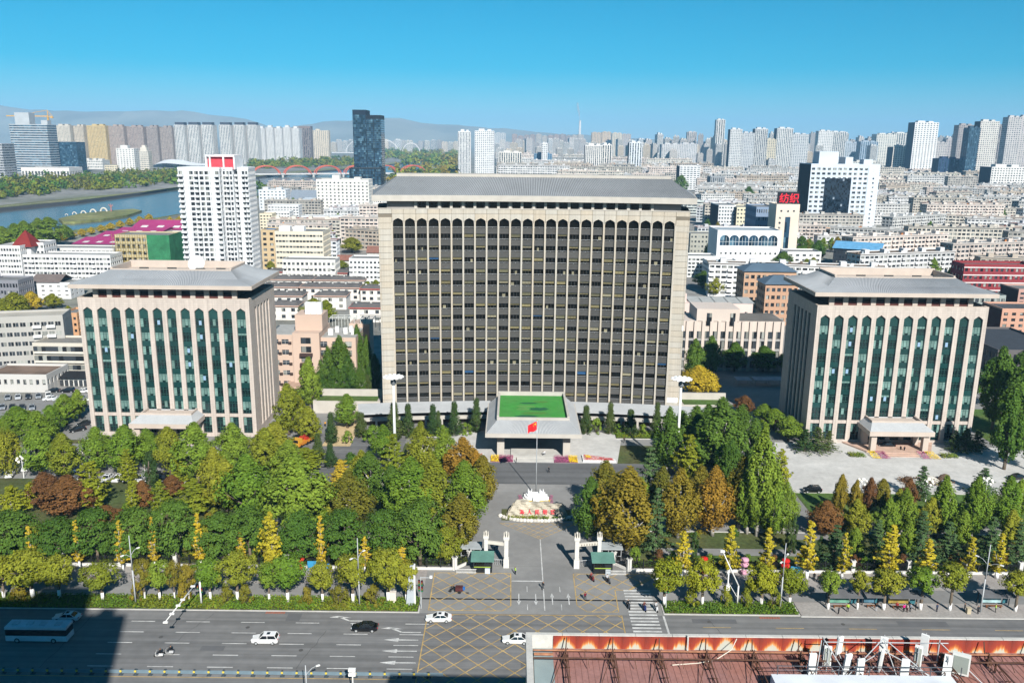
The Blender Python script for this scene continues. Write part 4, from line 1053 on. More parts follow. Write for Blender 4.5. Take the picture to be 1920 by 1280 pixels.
b = MB(); b.yprism([(.8*math.cos(2*math.pi*i/12), .8*math.sin(2*math.pi*i/12)) for i in range(12)], -.08, .1); rm2 = b.mesh('round_window', [GLASS])
for q in range(9): obj('round_window', rm2, t, (-w_/2+3.0, 0, h_*.78-q*h_*.085))
for x in (-w_*.28, 0, w_*.26): obj('round_window', rm2, t, (x, 0, h_*.90))
sg = thing('rooftop_sign', 'dark rooftop sign with red characters on the cream stair tower', 'sign', (CITY['cream stair tower carrying the red lettered sign'][0].location.x, at(1469,492).y+2, h_))
b = MB(); b.box(-w_*.46,w_*.46,0,.6,1.2,9.4); b.build('board', P('24262c'), sg)
b = MB()
for i in range(7): x = -w_*.44+i*w_*.147; b.box(x-.1,x+.1,.2,.5,0,1.2); b.tube((x,.5,6),(x,5,0),.12,n=4)
b.build('stand', P('3a3c40'), sg)
redm = M('red_letters', (.62,.015,.03), .5, 0, 1)
def chars(txt, size, parent, loc, rx=math.pi/2, extr=.12, m=redm, name='lettering', spacing=1.0):
    cu = bpy.data.curves.new(name, 'FONT'); cu.body = txt; cu.size = size; cu.extrude = extr; cu.align_x = 'CENTER'; cu.space_character = spacing; cu.offset = size*.012
    cu.materials.append(m); o = bpy.data.objects.new(name, cu); COL.objects.link(o); 
    dg = bpy.context.evaluated_depsgraph_get(); me = bpy.data.meshes.new_from_object(o.evaluated_get(dg)); bpy.data.objects.remove(o)
    o = obj(name, me, parent, loc); o.rotation_euler = (rx,0,0); return o
chars('纺织', 7.2, sg, (w_*.05,-.25,2.2), extr=.25)
bld(1412,1448,480,390,30,'8fa3bd',6,9,'block coloured in blue-grey shade behind the arch-windowed building',wr=.45,hr=.5)  # wall colour carries the bluish shade of the tower's left side
bld(1474,1536,512,474,16,'f2f2f0',4,5,'white block with square windows right of the cream stair tower',wr=.42,hr=.5)
bld(1345,1376,434,386,34,'e9ecee',7,6,'white block with flank coloured dark as in shade, left of three behind the arches',wr=.45,hr=.6,shade_left='30343c')
bld(1379,1408,436,390,30,'efe6c6',6,5,'yellowish block with flank coloured dark as in shade, middle of three behind the arches',wr=.45,hr=.6,shade_left='30343c')
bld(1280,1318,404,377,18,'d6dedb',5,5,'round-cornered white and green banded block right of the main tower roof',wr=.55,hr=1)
bld(1273,1310,356,312,30,'eceef0',11,6,'white block with dark flank right behind the main roof ridge',wr=.45,hr=.7,shade_left='2c3138')
bld(1331,1357,362,332,26,'a8adb2',9,7,'grey striped block right of the white dark-flanked block',wr=.95,hr=.5)
# blue-white office with black glass centre
t, w_, h_ = bld(1512,1634,434,309,34,'dfeaf6',13,13,'white-blue office with black glass centre strip in the right city',wr=.48,hr=.62,top=3,base=3,shade_left='1c2a34',huts=((.16,.44,.3,.8,12),(.55,.66,.3,.8,7),(.82,.95,.3,.6,5)))
b = MB(); b.box(-w_*.28,w_*.1,-.7,.3,3.2,h_*.80); b.build('glass_centre', cellmat('black_glass_lights',(.012,.022,.035),(.35,.42,.5),1.6,2.2,.05,rough=.06), t)
b = MB(); b.box(w_*.34,w_/2+.1,-.35,.1,0,h_); b.build('blank_strip', P('e3ecf8', .64), t)
b = MB(); b.box(-.8,.8,-.45,-.34,0,1.5); q = b.mesh('window', [GLASS])
for kk in range(12): obj('window', q, t, (w_*.42,0,4+kk*4.2))
bld(1503,1692,452,433,20,'cfa27e',3,26,'tan podium row in front of the white-blue office',wr=.5,hr=.6)
t, w_, h_ = bld(1562,1640,516,470,14,'343c46',5,16,'dark slanting block with bright blue roof in the right city',wr=.5,hr=.6,rz=-28)
b = MB(); b.quad((-w_/2-1,-1,h_+.9),(w_/2+1,-1,h_+.9),(w_/2+1,15,h_+4.2),(-w_/2-1,15,h_+4.2)); b.box(-w_/2,w_/2,13.6,14,h_+.8,h_+3.6); b.build('blue_roof', P('6fb0dc', .62), t)
bld(1802,1930,560,500,14,'9c3f44',4,14,'long red flats with white bands behind the right wing',wr=.42,hr=.55,par=1.4,roofm=P('6e6e6e'))
RED = CITY['long red flats with white bands behind the right wing']
b = MB()
for k in range(5): b.box(-RED[1]/2-.05,RED[1]/2+.05,-.12,.2,k*(RED[2]-1)/4+.2,k*(RED[2]-1)/4+.75)
b.build('white_bands', P('f0ecea', .66), RED[0])
b = MB(); bld(1872,1960,640,582,16,'d9a890',5,6,'pink flats with white bay windows at the right edge',wr=.5,hr=.5,shade_left='5e3a36',roofm=roof_dark)
bld(1905,1990,590,545,16,'caa094',5,6,'pink flats behind the pink bay-windowed flats at the right edge',wr=.5,hr=.5,shade_left='5e3a36')
bld(1795,1880,590,556,18,'a9b0ac',2,9,'low grey-roofed block behind the right wing roof',wr=.5,hr=.7)
bld(1866,2000,705,660,40,'6e6a6a',2,10,'low dark block with solar panel roof right of the right wing',wr=.5,hr=.6,roofm=P('4b5058', .5))

for i, x in enumerate((1392,1425,1452)):
    q = at(x, 722); t = thing('carport', 'grey carport roof in the shade before the pink office, %s from the left' % ordn(i), 'carport', (q.x, q.y, 0), 0, 'carports before the pink office')
    b = MB(); b.box(-2.6,2.6,-2.2,2.2,2.4,2.55); b.build('roof', P('aab4c0', .6), t)
    for sx in (-2.3,2.3):
        for sy in (-1.9,1.9): bb = MB(); bb.tube((sx,sy,0),(sx,sy,2.4),.07,n=6); bb.build('post', P('8a8f94'), t)
# ---- far right skyline
sky_r = [(926,948,262+24,250,'c9c9c8',20,6),(935,978,322,286,'efece4',9,10),(859,882,334,247,'eef0f2',26,8),(890,926,334,246,'f0f2f4',26,10),(1001,1034,320,289,'6f93b0',10,8),(1015,1026,321,270,'eceef0',14,3),
 (1096,1128,330,273,'f2f0ec',14,9),(1128,1145,330,272,'f4f2ee',14,4),(1109,1126,288,249,'d8bfa0',26,6),(1128,1144,288,248,'d8bfa0',26,6),(1147,1164,292,250,'d9cdb8',28,6),(1165,1181,285,252,'c9b5a4',24,5),(1178,1201,332,268,'e8eef4',15,5),
 (1240,1272,312,271,'d8d8d8',18,10),(1274,1304,312,270,'cfd0d2',18,10),(1287,1303,300,248,'d2c8c2',26,5),(1339,1354,310,225,'dcdad6',30,4),(1305,1336,300,266,'7d9bb8',16,9),(1336,1362,300,262,'b4c4d4',16,8),
 (1365,1386,325,243,'dcdedf',26,7),(1388,1409,325,250,'c8ccd0',26,7),(1411,1433,325,242,'dcdedf',26,7),(1434,1451,318,262,'d6cdb6',18,5),(1453,1480,316,241,'e2e3e2',24,9),(1482,1510,316,252,'cfd3d6',22,8),
 (1531,1554,312,246,'e4e4e2',22,8),(1555,1579,312,248,'dedfde',22,8),(1580,1610,310,268,'b7c2cc',16,9),(1612,1640,312,266,'a9b9c8',16,8),(1641,1672,310,252,'e6e4da',20,9),(1674,1710,309,250,'e4e2da',20,10),
 (1672,1709,328,276,'efe8dc',13,9),(1707,1746,330,230,'f2f3f4',26,8),(1748,1768,322,268,'c9c4c2',18,6),(1769,1790,322,262,'bdb6b6',20,6),(1758,1795,340,298,'2f4468',12,8),(1788,1814,332,235,'a9a4a4',30,8),
 (1806,1824,342,240,'39566b',28,5),(1826,1857,342,228,'dddad4',30,9),(1858,1876,330,236,'a8a2a2',28,5),(1877,1899,336,220,'cfcccb',30,6),(1900,1924,336,219,'c9c5c4',30,7),(1926,1950,336,224,'c4c0c0',30,7),
 (1856,1916,364,314,'f2f1ee',11,13),(1440,1452,325,300,'c9cacb',8,4),(1600,1650,324,304,'dcdad2',7,12)]
nm = {0:'white',1:'grey',2:'cream',3:'blue',4:'brown'}
def cname(h):
    r_, g_, b_ = int(h[:2],16), int(h[2:4],16), int(h[4:],16)
    if b_ > r_+25: return 'dark blue' if r_ < 90 else 'blue-grey'
    if r_ > b_+30: return 'tan' if r_ > 190 else 'brown'
    if r_ > 232: return 'white'
    return 'cream' if r_-b_ > 10 and r_ > 200 else 'pale grey' if r_ > 190 else 'grey'
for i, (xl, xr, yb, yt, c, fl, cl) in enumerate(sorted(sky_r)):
    dk = c in ('eceef0','e8eef4','dcdedf') or c.startswith('f2f') or i % 4 == 0  # these towers get a left flank coloured dark as in shade
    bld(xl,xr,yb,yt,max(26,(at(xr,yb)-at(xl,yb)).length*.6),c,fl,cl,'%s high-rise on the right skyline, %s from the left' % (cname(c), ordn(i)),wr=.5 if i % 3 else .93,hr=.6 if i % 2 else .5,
        glass=GLASSB if c in ('6f93b0','7d9bb8','b4c4d4','39566b','2f4468','a9b9c8') else None,group='right skyline high-rises',shade_left='3a4654' if dk else None,huts=((.2,.5,.3,.7,5),(.65,.85,.3,.7,4)),name='high_rise',cat='high-rise')
for i in range(12):
    xl = 960+i*11.2
    bld(xl,xl+10,286,252+(i*3) % 4,50,['b09a90','a89890','c2b8ac'][(i//2) % 3],26,5,'brown apartment tower in the distant row behind the main roof, %s from the left' % ordn(i),wr=.55,hr=.5,group='distant brown towers behind the main roof',huts=((.3,.6,.3,.6,4),),name='high_rise',cat='high-rise')
# continuous far band of pale high-rises: shared shapes, each its own building
rk = random.Random(33); tw = []
for v in range(8):
    w_, d, h, fl, cl = rk.choice((24,30,38,46)), 22, 100, rk.choice((24,28,32)), rk.choice((6,8,10))
    wall = P(['dcdcda','cfcac4','e2ddd2','c8c2be','d6d2cc','b9b4b0','e4e4e2','d8cbb8'][v], .6, var=.1, scale=.03, orand=.12)
    gb = MB(); gb.box(-w_/2+.3,w_/2-.3,.3,d-.3,0,h-.4)
    rb = MB(); rb.box(-w_*.3,-w_*.05,5,15,h,h+7); rb.box(w_*.1,w_*.35,5,15,h,h+5)
    tw.append((gb.mesh('glazing', [GLASS]), facade(w_,d,h,fl,cl,.5 if v % 2 else .93,.55).mesh('facade', [wall]), rb.mesh('roof_hut', [wall]), w_))
band = [(x, 297+rk.uniform(0,8), 258+rk.uniform(0,16)) for x in range(1206,1735,9)]+[(x, 290+rk.uniform(0,5), 259+rk.uniform(0,12)) for x in range(932,1206,10)]+[(x, 300+rk.uniform(0,6), 240+rk.uniform(0,22)) for x in range(1735,1960,13)]+[(x, 283+rk.uniform(0,4), 262+rk.uniform(0,7)) for x in range(625,860,11)]+[(x, 300+rk.uniform(0,4), 248+rk.uniform(0,16)) for x in range(1236,1735,15)]+[(x, 306+rk.uniform(0,10), 270+rk.uniform(0,20)) for x in range(1210,1760,17)]+[(x, 302+rk.uniform(0,8), 272+rk.uniform(0,16)) for x in range(935,1240,19)]
for i, (x, yb, yt) in enumerate(band):
    p = at(x, yb); h = at_dist(x, yt, p.y).z; g_, f_, r_, w_ = tw[rk.randrange(8)]
    t = thing('high_rise', 'hazy high-rise in the far skyline band, %s from the left' % ordn(i), 'high-rise', p, rk.uniform(-.3,.3), 'far skyline band'); k = p.y/1577*rk.uniform(9,13)/w_
    t.scale = (k, 1.3, h/100); obj('glazing', g_, t); obj('facade', f_, t, kind='stuff'); obj('roof_hut', r_, t)
# chimney with smoke plume
p = at(1086,284); zt = at_dist(1086,226,p.y).z; k = p.y/1577
t = thing('chimney', 'slim white power station chimney trailing smoke on the horizon', 'chimney', p)
b = MB(); b.lathe([(2.6*k,0),(1.7*k,zt)], 14); b.build('stack', P('e6e2de'), t)
smk = bpy.data.materials.new('smoke'); smk.use_nodes = True; N = smk.node_tree.nodes; N.clear()
vo = N.new('ShaderNodeVolumePrincipled'); vo.inputs['Density'].default_value = .06; vo.inputs['Color'].default_value = (.97,.97,.98,1); o_ = N.new('ShaderNodeOutputMaterial'); smk.node_tree.links.new(vo.outputs[0], o_.inputs['Volume'])
b = MB(); rr = random.Random(2); 
pts = [(1087,226,.6),(1086.5,220,1.2),(1085.5,213,1.6),(1084.5,206,2.2),(1083,199,2.2),(1083.5,193,1.6)]
prev = []
n = 10; kx = len(b.v)
for (x, y, r_) in pts:
    q = at_dist(x, y, p.y)
    for i in range(n): a_ = 2*math.pi*i/n; b.v.append((q.x-p.x+r_*k*math.cos(a_)*rr.uniform(.7,1.2), r_*k*math.sin(a_), q.z+rr.uniform(-2,2)*k*.5))
for j in range(len(pts)-1):
    for i in range(n): b.f.append((j*n+i,j*n+(i+1) % n,(j+1)*n+(i+1) % n,(j+1)*n+i)); b.m.append(0)
b.f.append(tuple(range(n-1,-1,-1))); b.m.append(0); b.f.append(tuple((len(pts)-1)*n+i for i in range(n))); b.m.append(0)
o = b.build('smoke', smk, None, p, kind='stuff'); o['label'] = 'white smoke plume drifting up from the slim chimney'
# ---- red arched bridge and far white arch bridge
A = at(470,333); B = at(800,330)
t = thing('arch_bridge', 'river bridge with row of red arches', 'bridge', ((A.x+B.x)/2, (A.y+B.y)/2, 0), math.atan2(B.y-A.y, B.x-A.x))
L_ = (B-A).length; zd = at_dist(560,326,at(560,333).y).z
b = MB(); b.box(-L_/2,L_/2,-9,9,zd-2.2,zd); b.box(-L_/2,L_/2,-9.3,-9,zd,zd+1.1); b.build('deck', P('d5d5d5', .62), t)
redb = P('cf6a55', .62)
ng = 6; sp = L_/ng
for i in range(ng):
    cx = -L_/2+(i+.5)*sp
    for y in (-8.6, 8.6):
        b = MB(); pts = [(cx+sp*.42*math.cos(math.pi*(1-u/14)), y, zd-1+17*math.sin(math.pi*u/14)) for u in range(15)]
        b.path(pts, [1.3]*15, 6); b.build('arch', redb, t)
    b = MB(); b.box(-L_/2+i*sp-2,-L_/2+i*sp+2,-8,8,0,zd-2); b.tube((-L_/2+i*sp,0,0),(-L_/2+i*sp+16,0,zd-2),1.5); b.tube((-L_/2+i*sp,0,0),(-L_/2+i*sp-16,0,zd-2),1.5); b.build('pier', P('c9c9c6'), t)
A = at(655,292); B = at(770,290); p = (A+B)/2
t = thing('arch_bridge', 'distant white bridge with tall leaning arches beyond the black tower', 'bridge', p)
L_ = (B-A).length; k = p.y/1577
b = MB(); b.box(-L_/2,L_/2,-10,10,8,12); b.build('deck', P('dcdcdc'), t)
for cx, wd, hh in ((-.20,.16,24),(.02,.16,24),(.30,.09,19)):
    b = MB(); pts = [(cx*L_+wd*L_*math.cos(math.pi*(1-u/14)), 0, 8+hh*k*math.sin(math.pi*u/14)) for u in range(15)]
    b.path(pts, [.55*k]*15, 6); b.build('arch', P('eceae8', .7), t)
    b = MB()
    for u in range(2,13): q = pts[u]; b.tube((q[0],0,10),(q[0],0,q[2]),.12*k,n=4)
    b.build('hangers', P('d8d8d8'), t)
# dragon sculpture on the river island
for i, (x, y, s) in enumerate([(125,404,.6),(140,402,.9),(157,401,1.1),(175,399,1.25),(195,397,1.4)]):
    g_ = at(x, y+3); k = g_.y/1577
    b = MB(); pts = [(4.2*s*k*math.cos(math.pi*(1-u/10)), 0, 5.2*s*k*math.sin(math.pi*u/10)) for u in range(11)]
    b.path(pts, [1.1*s*k]*11, 8)
    tag(b.build('dragon_hump', P('e2ddd2'), None, (g_.x,g_.y,1.5), smooth=True), 'pale arched sculpture hump on the river island, %s from the left' % ordn(i), 'sculpture', 'sculpture humps on the island')
g_ = at(209,400); k = g_.y/1577
b = MB(); b.tube((0,0,0),(0,0,9*k),1.1*k,.6*k); 
for a_ in range(6): b.tube((0,0,9*k),(4.5*k*math.cos(a_),3*k*math.sin(a_),(13+a_ % 3)*k),.7*k,.2*k)
tag(b.build('dragon_sculpture', P('c9837a'), None, (g_.x,g_.y,1.5)), 'pink dragon head sculpture at the right end of the river island', 'sculpture')

# ---- crowded low-rise district: shared slabs, each one its own building
slabs = []
rg = random.Random(21)
pal = ['f0f0ee','e8e8e6','e6dfd2','f4f4f4','d8d8d6','eaeef2','dccdbc','f0e2d8','f0f2f4','f5f5f5','cfcac2','ece6da']
for v in range(24):
    w_ = rg.choice((40,50,60,70,84,96)); fl = rg.choice((3,4,5,5,5,6,6,6,7)); h = fl*2.9+1; d = rg.choice((10,11,12)); cl = int(w_/3.3)
    wall = P(pal[v % len(pal)], .54, var=.16, scale=.08, fine=.08, orand=.16)
    gb = MB(); gb.box(-w_/2+.25,w_/2-.25,.25,d-.25,0,h-.3)
    bal = tuple((i,.85) for i in range(v % 3, cl, 3)) if v % 2 else ()
    fa = facade(w_,d,h,fl,cl,.46+.05*(v % 3),.76,balc=bal).mesh('facade', [wall])
    rb = MB(); rb.box(-w_/2-.4,w_/2+.4,-.4,d+.4,h,h+.3,0); rb.box(-w_/2-.4,w_/2+.4,-.45,-.2,h+.3,h+.8,1); rb.box(-w_/2-.4,w_/2+.4,d+.2,d+.45,h+.3,h+.8,1)
    nh = max(2, int(w_/14))
    for i in range(nh):
        x = -w_/2+w_*(i+.5)/nh; rb.box(x-1.6,x+1.6,3,7,h+.3,h+2.6,1)
        for q in range(3): xx_ = x+rg.uniform(-6,6); yy = rg.uniform(1,d-2); rb.box(xx_,xx_+rg.uniform(.8,2.2),yy,yy+1,h+.3,h+rg.uniform(.8,1.6),rg.choice((0,1,2)))
    slabs.append((w_, d, h, gb.mesh('glazing', [GLASS]), fa, rb.mesh('roof', [[roof_grey, roof_lt, roof_dark, roof_brn, roof_grey, roof_red][v % 6], wall, [P('b9c4cc'), P('c98450', .6), P('7c8088')][v % 3]])))
def low_rise(x, y, rz, v, label, group, sc=1.0):
    label = label.replace('COL', cname(pal[v % len(pal)]))
    w_, d, h, g_, f_, r_ = slabs[v]
    t = thing('apartment_block', label, 'apartment block', (x, y, 0), rz, group)
    t.scale = (sc, sc, sc)
    obj('glazing', g_, t); obj('facade', f_, t, kind='stuff'); obj('roof', r_, t)
NLOW = 0
def district(px0, px1, y0, y1, gap, label, group, limit, rzr=.09, sc=1.0, skip=.08):
    global NLOW
    y = y0; cnt = 0; row = 0
    while y < y1 and cnt < limit:
        Zc = y*math.cos(PITCH)+CAM_H*math.sin(PITCH)
        xa = (px0-960)/FPX*Zc; xb = (px1-960)/FPX*Zc; x = xa+rg.uniform(0,10); nrow = 0
        while x < xb and cnt < limit:
            v = rg.randrange(len(slabs)); w_, d, h = slabs[v][0]*sc, slabs[v][1]*sc, slabs[v][2]*sc
            cx = x+w_/2
            hit = any(e[0] < cx+w_/2 and e[1] > cx-w_/2 and e[2] < y+d and e[3] > y for e in EXC)
            if not hit and rg.random() > skip:
                low_rise(cx, y+rg.uniform(-2,2), rg.uniform(-rzr,rzr)+rzz(cx,y)+(rg.choice((0,0,0,0,.5,-.4)) if sc < 1.3 else 0), v, label % (ordn(nrow), ordn(row)), group, sc); cnt += 1; nrow += 1
            x += w_+rg.uniform(5,12)*sc
        row += 1 if nrow else 0
        y += gap*(1+.0004*(y-y0))+rg.uniform(-2,4)
    return cnt
def rzz(x, y): return .10*math.sin(x*.011+1.7)+.06*math.sin(y*.009)
n1 = district(1300,1935,455,1500,31,'low COL flats, %s from the left in the %s row behind the right wing','low flats of the right district',215)
n2 = district(1040,1935,1530,2900,70,'far low COL block, %s from the left in the %s row under the skyline','far low blocks of the right district',75,sc=1.35)
n3 = district(488,716,560,1300,40,'small COL flats, %s from the left in the %s row left of the tower','low flats left of the main tower',26)
n4 = district(925,1260,1850,4200,150,'distant low COL block, %s from the left in the %s row above the ridge','distant low blocks above the ridge',40,sc=1.6)
# ---- left edge: grey flats and yard buildings
t, w_, h_ = bld(-70,121,690,598,12,'bdbbb6',5,11,'grey flats with white balconies at the left edge beside the parking yard',wr=.0,hr=.0,rz=14,roofm=P('c4beb2', .6, var=.15, scale=.1),name='apartment_block',cat='apartment block')
b = MB(); b.box(-.9,.9,-.08,.1,0,1.5,0); b.box(-.04,.04,-.12,-.08,0,1.5,1); q = b.mesh('window', [GLASS, P('d8d8d6')])
b = MB(); b.box(-1.5,1.5,-1.2,0,0,1.0); q2 = b.mesh('balcony', [P('ececea')])
for i in range(15):
    for kk in range(5):
        obj('window', q, t, (-w_/2+2.2+i*(w_-4)/14, 0, 1.2+kk*h_/5.2))
        if i in (11,13): obj('balcony', q2, t, (-w_/2+2.2+i*(w_-4)/14, 0, .6+kk*h_/5.2))
t, w_, h_ = bld(66,168,700,647,12,'ddd6c8',3,7,'cream three-storey flats behind the left wing beside the yard',wr=0,hr=0,roofm=P('8f8c86'))
b = MB(); b.box(-1.5,1.5,-.9,0,0,1.7,0); b.box(-1.55,1.55,-.95,.0,-.8,0,1); q = b.mesh('bay_window', [GLASS, P('e6e0d4')])
for i in range(6):
    for kk in range(3): obj('bay_window', q, t, (-w_/2+2.2+i*(w_-4.4)/5, 0, 1.6+kk*h_/3.1))
bld(120,150,640,590,12,'dba97f',4,3,'small orange flats behind the cream three-storey flats',wr=.45,hr=.5)
bld(-30,92,735,706,14,'d8d6d2',1,10,'low white shed with rubble-strewn flat roof at the parking yard',wr=.4,hr=.5,roofm=P('8c7768', .55, var=.3, scale=.15))
t, r, w_, h_ = shed(82,168,724,697,9,P('2a2c30', .55),'long low shed with black panelled roof at the parking yard',3.0,P('e4e4e0'))
b = MB(); b.box(-.5,.5,-.06,.42,0,1.9); q = b.mesh('door', [P('40454a')])
for i in range(9): obj('door', q, t, (-w_/2+1.2+i*(w_-2.4)/8,0,.2))
bld(-20,40,572,528,14,'8f9098',3,10,'grey school block with magenta lettered parapet at the left edge',wr=.55,hr=.7)
t, w_, h_ = bld(60,135,560,532,14,'f0f0f0',3,5,'white gabled house beside the grey school block',wr=.3,hr=.4)
b = MB(); b.quad((-w_/2-.6,-.6,h_+.7),(w_*.25,-.6,h_+.7),(w_*.25,7,h_+4),(-w_/2-.6,7,h_+4)); b.quad((w_*.25,14.6,h_+.7),(-w_/2-.6,14.6,h_+.7),(-w_/2-.6,7,h_+4),(w_*.25,7,h_+4)); b.build('gable_roof', P('7c706c'), t)
b = MB(); b.box(-30,30,-.5,0,0,1.4); 
# ================================================================ TREES AND PLANTING
def leafmat(name, c1, c2, isl=.28):
    m = bpy.data.materials.new(name); m.use_nodes = True
    t = m.node_tree; N = t.nodes; L = t.links; N.clear()
    oi = N.new('ShaderNodeObjectInfo'); mx = N.new('ShaderNodeMix'); mx.data_type = 'RGBA'
    mx.inputs[6].default_value = (*c1, 1); mx.inputs[7].default_value = (*c2, 1)
    tc = N.new('ShaderNodeTexCoord'); nz = N.new('ShaderNodeTexNoise'); nz.inputs['Scale'].default_value = .35; nz.inputs['Detail'].default_value = 2
    L.new(tc.outputs['Object'], nz.inputs['Vector'])
    ad = N.new('ShaderNodeMath'); ad.operation = 'MULTIPLY_ADD'; L.new(nz.outputs[0], ad.inputs[0]); ad.inputs[1].default_value = 1.2
    sb = N.new('ShaderNodeMath'); sb.operation = 'SUBTRACT'; L.new(oi.outputs['Random'], sb.inputs[0]); sb.inputs[1].default_value = .55; L.new(sb.outputs[0], ad.inputs[2]); ad.use_clamp = True
    L.new(ad.outputs[0], mx.inputs[0])
    gi = N.new('ShaderNodeNewGeometry'); rp = N.new('ShaderNodeMapRange'); rp.inputs[3].default_value = 1-isl; rp.inputs[4].default_value = 1+isl
    L.new(gi.outputs['Random Per Island'], rp.inputs[0])
    vm = N.new('ShaderNodeVectorMath'); vm.operation = 'SCALE'; L.new(mx.outputs[2], vm.inputs[0]); L.new(rp.outputs[0], vm.inputs['Scale'])
    df = N.new('ShaderNodeBsdfDiffuse'); tr = N.new('ShaderNodeBsdfTranslucent'); ms = N.new('ShaderNodeMixShader'); ms.inputs[0].default_value = .14
    L.new(vm.outputs[0], df.inputs[0]); L.new(vm.outputs[0], tr.inputs[0]); L.new(df.outputs[0], ms.inputs[1]); L.new(tr.outputs[0], ms.inputs[2])
    o = N.new('ShaderNodeOutputMaterial'); L.new(ms.outputs[0], o.inputs[0])
    return m
LEAF = {
 'dkgreen': leafmat('leaf_dark_green', (.05,.105,.018), (.085,.145,.024)),
 'green': leafmat('leaf_green', (.09,.165,.02), (.155,.215,.028)),
 'olive': leafmat('leaf_olive', (.14,.17,.02), (.21,.215,.025)),
 'yelgreen': leafmat('leaf_yellow_green', (.14,.175,.018), (.225,.235,.02)),
 'yellow': leafmat('leaf_yellow', (.32,.28,.025), (.43,.345,.028), .3),
 'gold': leafmat('leaf_gold', (.36,.265,.028), (.45,.335,.03), .3),
 'orange': leafmat('leaf_orange', (.20,.13,.022), (.30,.17,.025)),
 'brownolive': leafmat('leaf_brown_olive', (.12,.125,.02), (.20,.155,.022)),
 'redbrown': leafmat('leaf_red_brown', (.11,.055,.025), (.17,.085,.03)),
 'conifer': leafmat('leaf_conifer', (.035,.07,.022), (.075,.10,.028)),
 'bluegreen': leafmat('leaf_blue_green', (.055,.10,.04), (.085,.14,.05)),
}
bark = M('bark', (.12,.095,.07), .9, .2, 2.0); bark_pale = M('pale_bark', (.30,.28,.25), .9, .2, 2.0); lime = M('limewash', (.75,.74,.72), .9, .05, 2.0)
def leaves(nr, C, Rd, per, size, cc, up=.25, flat=0.0):
    C = np.asarray(C, float); Rd = np.asarray(Rd, float); n = len(C)*per
    c = np.repeat(C, per, 0); r = np.repeat(Rd, per, 0)
    d = nr.normal(size=(n,3)); d /= np.linalg.norm(d, axis=1)[:,None]
    rad = .35+.65*nr.random(n)**.6
    p = c+d*r*rad[:,None]
    o = p-np.asarray(cc); o /= (np.linalg.norm(o, axis=1)[:,None]+1e-6)
    nm = d*.55+o*.55+nr.normal(size=(n,3))*.24+np.array([0,0,up])
    nm[:,2] += flat
    nm /= np.linalg.norm(nm, axis=1)[:,None]
    t = np.cross(nm, nr.normal(size=(n,3))); t /= np.linalg.norm(t, axis=1)[:,None]
    b = np.cross(nm, t); s = size*(.6+.8*nr.random(n))[:,None]
    V = np.stack([p-t*s*.5, p-b*s*.36, p+t*s*.5+nm*s*.12, p+b*s*.36], 1).reshape(-1,3)
    return V
def leafmesh(name, V):
    n = len(V)//4; me = bpy.data.meshes.new(name)
    me.vertices.add(len(V)); me.vertices.foreach_set('co', V.astype(np.float32).ravel())
    me.loops.add(n*4); me.loops.foreach_set('vertex_index', np.arange(n*4, dtype=np.int32))
    me.polygons.add(n); me.polygons.foreach_set('loop_start', np.arange(0, n*4, 4, dtype=np.int32))
    me.materials.append(LEAF['green']); me.update(calc_edges=True); return me
def env(kind, t):
    if kind == 'poplar': return (math.sin(math.pi*min(1,t**.8*.96+.04)))**.75
    if kind == 'broad': return max(.08, math.sin(math.pi*min(1,t**.72*.95+.05)))**.8
    if kind == 'pagoda': return math.sqrt(max(.02,1-((t-.45)/.56)**2))
    if kind in ('street','lollipop'): return math.sqrt(max(.02,1-((t-.5)/.52)**2))
    if kind == 'ginkgo': return (1-t)**.75*.9+.08 if t > .12 else .75
    if kind == 'ginkgob': return (1-t)**.65*.95+.07 if t > .15 else .8
    if kind == 'cypress': return min(1,(1-t)**.85*1.15+.03) if t > .1 else .8
    if kind == 'column': return .95 if t < .75 else max(.1,(1-t)/.25)**.7
    if kind == 'cedar': return (1-t)**.9*.97+.04
    if kind == 'willow': return math.sqrt(max(.02,1-((t-.55)/.56)**2))
    if kind == 'shrub': return math.sqrt(max(.02,1-t*t))
SPEC = {  # height, radius, clear trunk, clumps, per, leaf size
 'poplar': (14,3.6,2.2,150,42,.46), 'broad': (11,4.0,1.9,150,40,.48), 'pagoda': (8.5,5.0,1.8,120,44,.46), 'street': (6.2,3.0,2.5,80,40,.36), 'lollipop': (7,2.9,3.7,64,42,.36),
 'ginkgo': (8,1.6,1.3,90,26,.30), 'ginkgob': (9,3.0,1.5,130,28,.38), 'cypress': (7,1.7,.2,90,44,.26), 'column': (6,.9,.2,50,44,.24), 'cedar': (12,3.6,1.4,120,34,.36),
 'willow': (9,4.2,1.6,110,36,.42), 'shrub': (2.2,1.8,.1,34,36,.24)}
TM = {}
